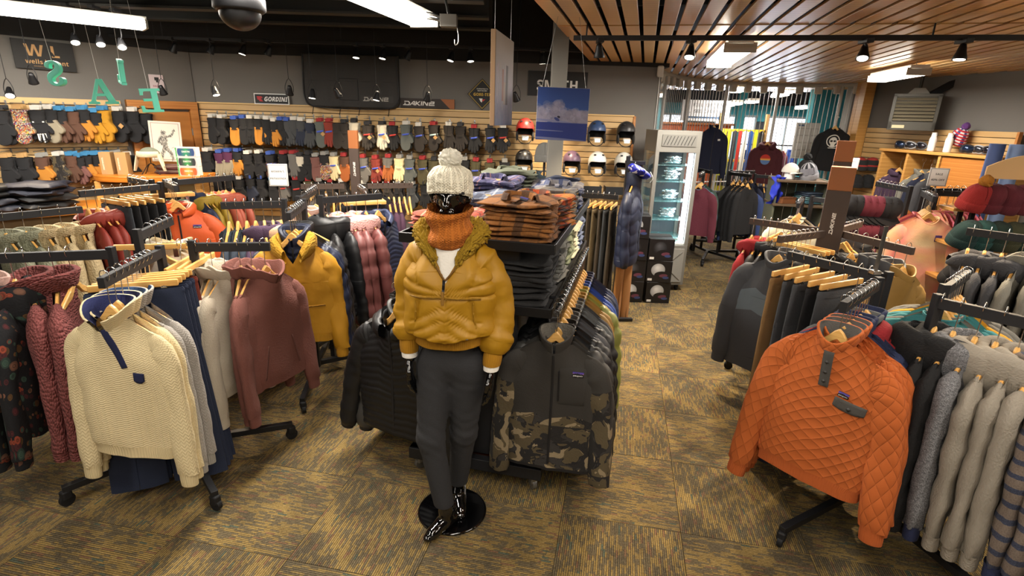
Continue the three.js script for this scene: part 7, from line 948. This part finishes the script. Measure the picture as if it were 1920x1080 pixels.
// ---------- counters and goods by the slanting wall ----------
{
  const t = thing('display_table', 'rounded maple display table before the wooden door', 'table', [-4.2, 0, -6.2], 0.25); part('table_top', mv(new THREE.ExtrudeGeometry((() => { const s = new THREE.Shape(); s.moveTo(-0.62, -0.25); s.quadraticCurveTo(-0.62, 0.25, -0.1, 0.26); s.lineTo(0.55, 0.2); s.lineTo(0.6, -0.25); s.lineTo(-0.62, -0.25); return s; })(), { depth: 0.05, bevelEnabled: true, bevelSize: 0.008, bevelThickness: 0.008, bevelSegments: 2, curveSegments: 16 }).rotateX(PI / 2), 0, 1.24, 0), M(0xffffff, { map: pineTex, roughness: 0.35, color: 0xf0c987 }), t); part('front_panel', bx(1.0, 1.15, 0.04, 0, 0.58, 0.1), M(0x6c5b3a), t); for (const s of [-1, 1]) part('leg', bx(0.06, 1.18, 0.35, s * 0.5, 0.59, -0.05), X.pine, t); part('tab_strip', bx(0.6, 0.03, 0.006, 0.05, 1.215, 0.235), M(0xd9cfae), t);
  const P = (x, y, z) => { const v = V3(x, y, z).applyAxisAngle(V3(0, 1, 0), 0.25); return [-4.2 + v.x, y, -6.2 + v.z]; };
  const kraft = canvas(64, 256, (c, w, h) => { c.fillStyle = '#a9875a'; c.fillRect(0, 0, w, h); c.save(); c.translate(32, 128); c.rotate(-PI / 2); txt(c, 'SMARTWOOL', 0, 0, 'bold 26px sans-serif', '#e6dbc4'); c.restore(); });
  [-0.42, -0.25].forEach((x, i) => { const b = thing('kraft_box', `tall brown kraft box on the maple table, ${i ? 'beside the aviator hat' : 'beside the yellow mittens'}`, 'box', P(x, 1.241, -0.02 + i * 0.03), 0.25 - i * 0.1); part('carton', bx(0.115, 0.25, 0.1, 0, 0.125, 0), X.card, b); const f = part('print', faceG(0.05, 0.22), panelM(kraft), b); f.position.set(-0.025, 0.125, 0.0512); });
  { const h = thing('aviator_hat', 'green aviator hat with cream fleece flaps on a wire stand', 'hat', P(0.02, 1.241, 0.0), 0.2), cream = fab(0xdccfae, 'sherpa', 0.004), gr = fab(0x6f7362, 'weave'); part('crown', surf(28, 12, (u, v) => { const a = u * 2 * PI, th = v * PI / 2; return [0.105 * Math.sin(th) * Math.sin(a), 0.22 + 0.09 * Math.cos(th), 0.12 * Math.sin(th) * Math.cos(a), u * 0.5, v * 0.2]; }), gr, h); part('fleece_brim', surf(20, 10, (u, v) => { const a = (u - 0.5) * 2.4, b = v * 2 * PI; return [0.112 * Math.sin(a) + 0.016 * Math.cos(b) * Math.sin(a), 0.235 + 0.035 * Math.sin(b), 0.125 * Math.cos(a) + 0.016 * Math.cos(b) * Math.cos(a), u, v * 0.1]; }, false), cream, h); for (const s of [-1, 1]) part('ear_flap', surf(12, 12, (u, v) => { const b = u * 2 * PI, y = 0.24 - 0.19 * v, w = 0.05 * Math.sqrt(Math.max(0.02, 1 - v * v * 0.9)); return [s * (0.105 + 0.05 * v + 0.014 * Math.cos(b)), y, w * Math.sin(b) + 0.02 + 0.03 * v, u * 0.2, y]; }), cream, h, 'cream fleece flap'); part('wire_stand', merge([tube([[-0.1, 0, 0.05], [0, 0.13, 0], [0.1, 0, -0.05]], 0.005, 16), tube([[-0.1, 0, -0.05], [0, 0.13, 0], [0.1, 0, 0.05]], 0.005, 16), rod([0, 0.13, 0], [0, 0.28, 0], 0.005)]), X.blackMetal, h); }
  const tG = [['#27406f', '#2c8a55', 'SMITH'], ['#2c2b2f', '#3f9a4c', 'SMITH'], ['#c8562a', '#d9a23a', 'SMITH']].map(([a, b, s]) => canvas(256, 128, (c, w, h) => { c.fillStyle = '#b9b5b0'; c.fillRect(0, 0, w, h); const g = c.createLinearGradient(50, 0, 210, 0); g.addColorStop(0, a); g.addColorStop(0.5, b); g.addColorStop(1, a); c.fillStyle = g; c.beginPath(); c.moveTo(34, 12); c.lineTo(230, 12); c.quadraticCurveTo(254, 60, 230, 114); c.lineTo(152, 118); c.lineTo(132, 92); c.lineTo(112, 118); c.lineTo(34, 114); c.quadraticCurveTo(10, 60, 34, 12); c.fill(); txt(c, s, 132, 56, 'bold 34px sans-serif', '#ded9d2'); c.fillStyle = '#3b9a46'; c.fillRect(0, 0, 16, h); }));
  tG.forEach((m, i) => { const b = thing('goggle_box', `white goggle box with printed ${['blue green', 'dark', 'orange'][i]} lens stacked on the maple table`, 'box', P(0.44, 1.241 + (2 - i) * 0.108, 0.08), 0.15); part('carton', bx(0.215, 0.106, 0.12, 0, 0.053, 0), X.white, b); const f = part('print', faceG(0.21, 0.102), panelM(m), b); f.position.set(0, 0.053, 0.0612); });
  { const s = thing('striped_scarf', 'folded dark red striped scarf on the maple table', 'scarf', P(0.2, 1.241, -0.1), 0.2); const m = print(at(colour(64, (x, y) => (y * 8 | 0) % 2 ? [0.25, 0.09, 0.08] : [0.36, 0.28, 0.24]), 0.2)); const a = part('fold_layer', padG(1, 0.34, 0.06, 0.2, 0.006), m, s); a.position.y = 0.03; const b = part('fold_layer', padG(2, 0.32, 0.06, 0.19, 0.006), m, s); b.position.y = 0.082; }
  const tFig = canvas(200, 300, (c, w, h) => { c.fillStyle = '#cfc9ba'; c.fillRect(0, 0, w, h); c.strokeStyle = '#8f665c'; c.lineWidth = 3; c.strokeRect(14, 14, w - 28, h - 28); c.lineCap = 'round'; const R = rng(12), hatch = (x0, y0, x1, y1, r0, r1, n) => { for (let i = 0; i < n; i++) { const t = R(), r = mix(r0, r1, t), x = mix(x0, x1, t) + (R() - 0.5) * 2 * r, y = mix(y0, y1, t) + (R() - 0.5) * r, v = 40 + 90 * R(); c.strokeStyle = `rgba(${v},${v * 0.95},${v * 0.88},0.75)`; c.lineWidth = 1 + 2.2 * R(); c.beginPath(); c.moveTo(x, y); c.lineTo(x + (R() - 0.3) * 12, y + 5 + 9 * R()); c.stroke(); } }; hatch(84, 66, 84, 92, 15, 13, 60); hatch(82, 108, 92, 196, 22, 16, 190); hatch(98, 112, 138, 98, 10, 7, 50); hatch(138, 98, 156, 52, 7, 6, 40); hatch(70, 116, 48, 150, 9, 7, 45); hatch(48, 150, 74, 168, 7, 6, 30); hatch(86, 198, 64, 244, 14, 9, 70); hatch(64, 244, 58, 286, 9, 7, 40); hatch(100, 198, 126, 242, 14, 9, 70); hatch(126, 242, 130, 286, 9, 7, 40); c.strokeStyle = '#5a544c'; c.lineWidth = 2; c.beginPath(); c.moveTo(130, 200); c.quadraticCurveTo(150, 180, 146, 205); c.quadraticCurveTo(165, 190, 172, 208); c.stroke(); });
  { const q = P(0.12, 1.32, -0.28); const f = sign('framed_print', 'framed ink print of a leaping figure leaning by the wooden door', 'picture', 0.32, 0.46, 0.02, tFig, [q[0], 1.6, q[2]], 0.6, X.white); f.rotation.x = -0.08; }
  { const g = thing('counter', 'low maple counter under the slanting glove wall', 'counter', [-4.9, 0, -5.35], LWR); part('counter_top', bx(1.9, 0.06, 0.6, -0.2, 0.94, -0.05), M(0xffffff, { map: pineTex, color: 0xf0c987, roughness: 0.4 }), g); part('counter_body', bx(1.8, 0.9, 0.5, -0.2, 0.46, -0.08), M(0x5c4a30), g); part('kick_board', bx(1.8, 0.1, 0.02, -0.2, 0.05, 0.18), X.black, g); }
  const C = (lx, y, lz) => { const v = V3(lx, 0, lz).applyAxisAngle(V3(0, 1, 0), LWR); return [-4.9 + v.x, y, -5.35 + v.z]; };
  [['black', 0x161618], ['navy', 0x131622], ['black', 0x121213], ['charcoal', 0x1f1f20], ['black', 0x111112], ['navy', 0x131624]].forEach(([n, c], i) => folded(`${n} folded jacket, ${ORD[i]} along the low maple counter`, 'jacket', M(c, { roughness: 0.7, bumpMap: T.crumple, bumpScale: 0.005 }), C(-0.8 + (i % 3) * 0.45, 0.975 + (i > 2 ? 0.13 : 0), 0), LWR + 0.2 * i, 0.46, 0.13, 0.4, i, { rough: 0.02 }));
}
{ // things fixed to the dark ceiling
  const t = thing('dome_camera', 'black dome camera hung below the dark joists', 'camera', [-1.43, 2.5, -3.0]); part('housing', lathe([[0.001, 0.4], [0.03, 0.4], [0.03, 0.1], [0.1, 0.08], [0.125, 0.03], [0.125, -0.02], [0.105, -0.035], [0.001, -0.035]], 32), X.blackMetal, t); part('dome', surf(28, 10, (u, v) => { const a = u * 2 * PI, th = v * PI / 2; return [0.1 * Math.sin(th) * Math.cos(a), -0.035 - 0.085 * Math.cos(th), 0.1 * Math.sin(th) * Math.sin(a)]; }), M(0x141415, { roughness: 0.35 }), t);
  const j = thing('junction_box', 'grey electrical junction box with a hook under the dark joists', 'junction box', [-0.56, 2.7, -4.6]); part('box_body', bx(0.13, 0.09, 0.09), M(0x6b6862, { roughness: 0.5 }), j); part('conduit', merge([rod([0, 0.04, 0], [-0.15, 0.6, -0.3], 0.01), tube([[-0.06, 0, 0], [-0.12, 0.01, 0.02], [-0.2, 0.02, 0]], 0.012, 10), tube([[-0.06, 0.02, 0], [-0.12, 0.04, 0.02], [-0.2, 0.05, 0]], 0.012, 10)]), X.steel, j); part('hook', tube([[0.06, -0.02, 0], [0.075, -0.1, 0], [0.07, -0.16, 0], [0.05, -0.17, 0], [0.045, -0.13, 0]], 0.005, 20), X.steel, j);
}
// ---------- bust form behind the pillar and trays on the slat wall ----------
shell('slateShell', 0x26343c, 'dark slate jacket', { g: { hood: undefined, collar: { h: 0.05, t: 0.008 }, d: 0.1, w: 0.24, sw: 0.2, sleeve: { len: 0.62, sp: 0.2, r0: 0.08, r1: 0.055, n: 16 } } });
{
  const t = thing('display_stand', 'slim black stand of the slate jacket behind the pillar', 'stand', [0.3, 0, -5.75]); part('upright', rod([0, 0.02, 0], [0, 1.62, 0], 0.014), X.black, t); part('foot', lathe([[0.001, 0.02], [0.16, 0.02], [0.17, 0], [0.001, 0]], 28), X.black, t);
  hanger('wooden hanger in the slate jacket behind the pillar', [0.3, 1.6, -5.75], 0.1); dress('slateShell', 'dark slate jacket on a slim stand behind the pillar', [0.3, 1.6, -5.75], 0.1);
  beanie('plain grey beanie topping the slate jacket behind the pillar', 0x6f6e6a, [0.3, 1.56, -5.75], 0);
  [0.95, 1.3].forEach((x, i) => { const b = thing('wall_tray', `shallow black tray on the slat wall under the ${i ? 'end white' : 'other white'} helmet`, 'tray', [x, 1.1, -6.98]); part('tray_base', bx(0.3, 0.012, 0.16, 0, 0, 0.06), X.black, b); part('tray_front', bx(0.3, 0.1, 0.008, 0, 0.045, 0.14), X.black, b); for (const s of [-1, 1]) part('tray_side', bx(0.008, 0.1, 0.16, s * 0.148, 0.045, 0.06), X.black, b); });
}
renderer.render(scene, camera);
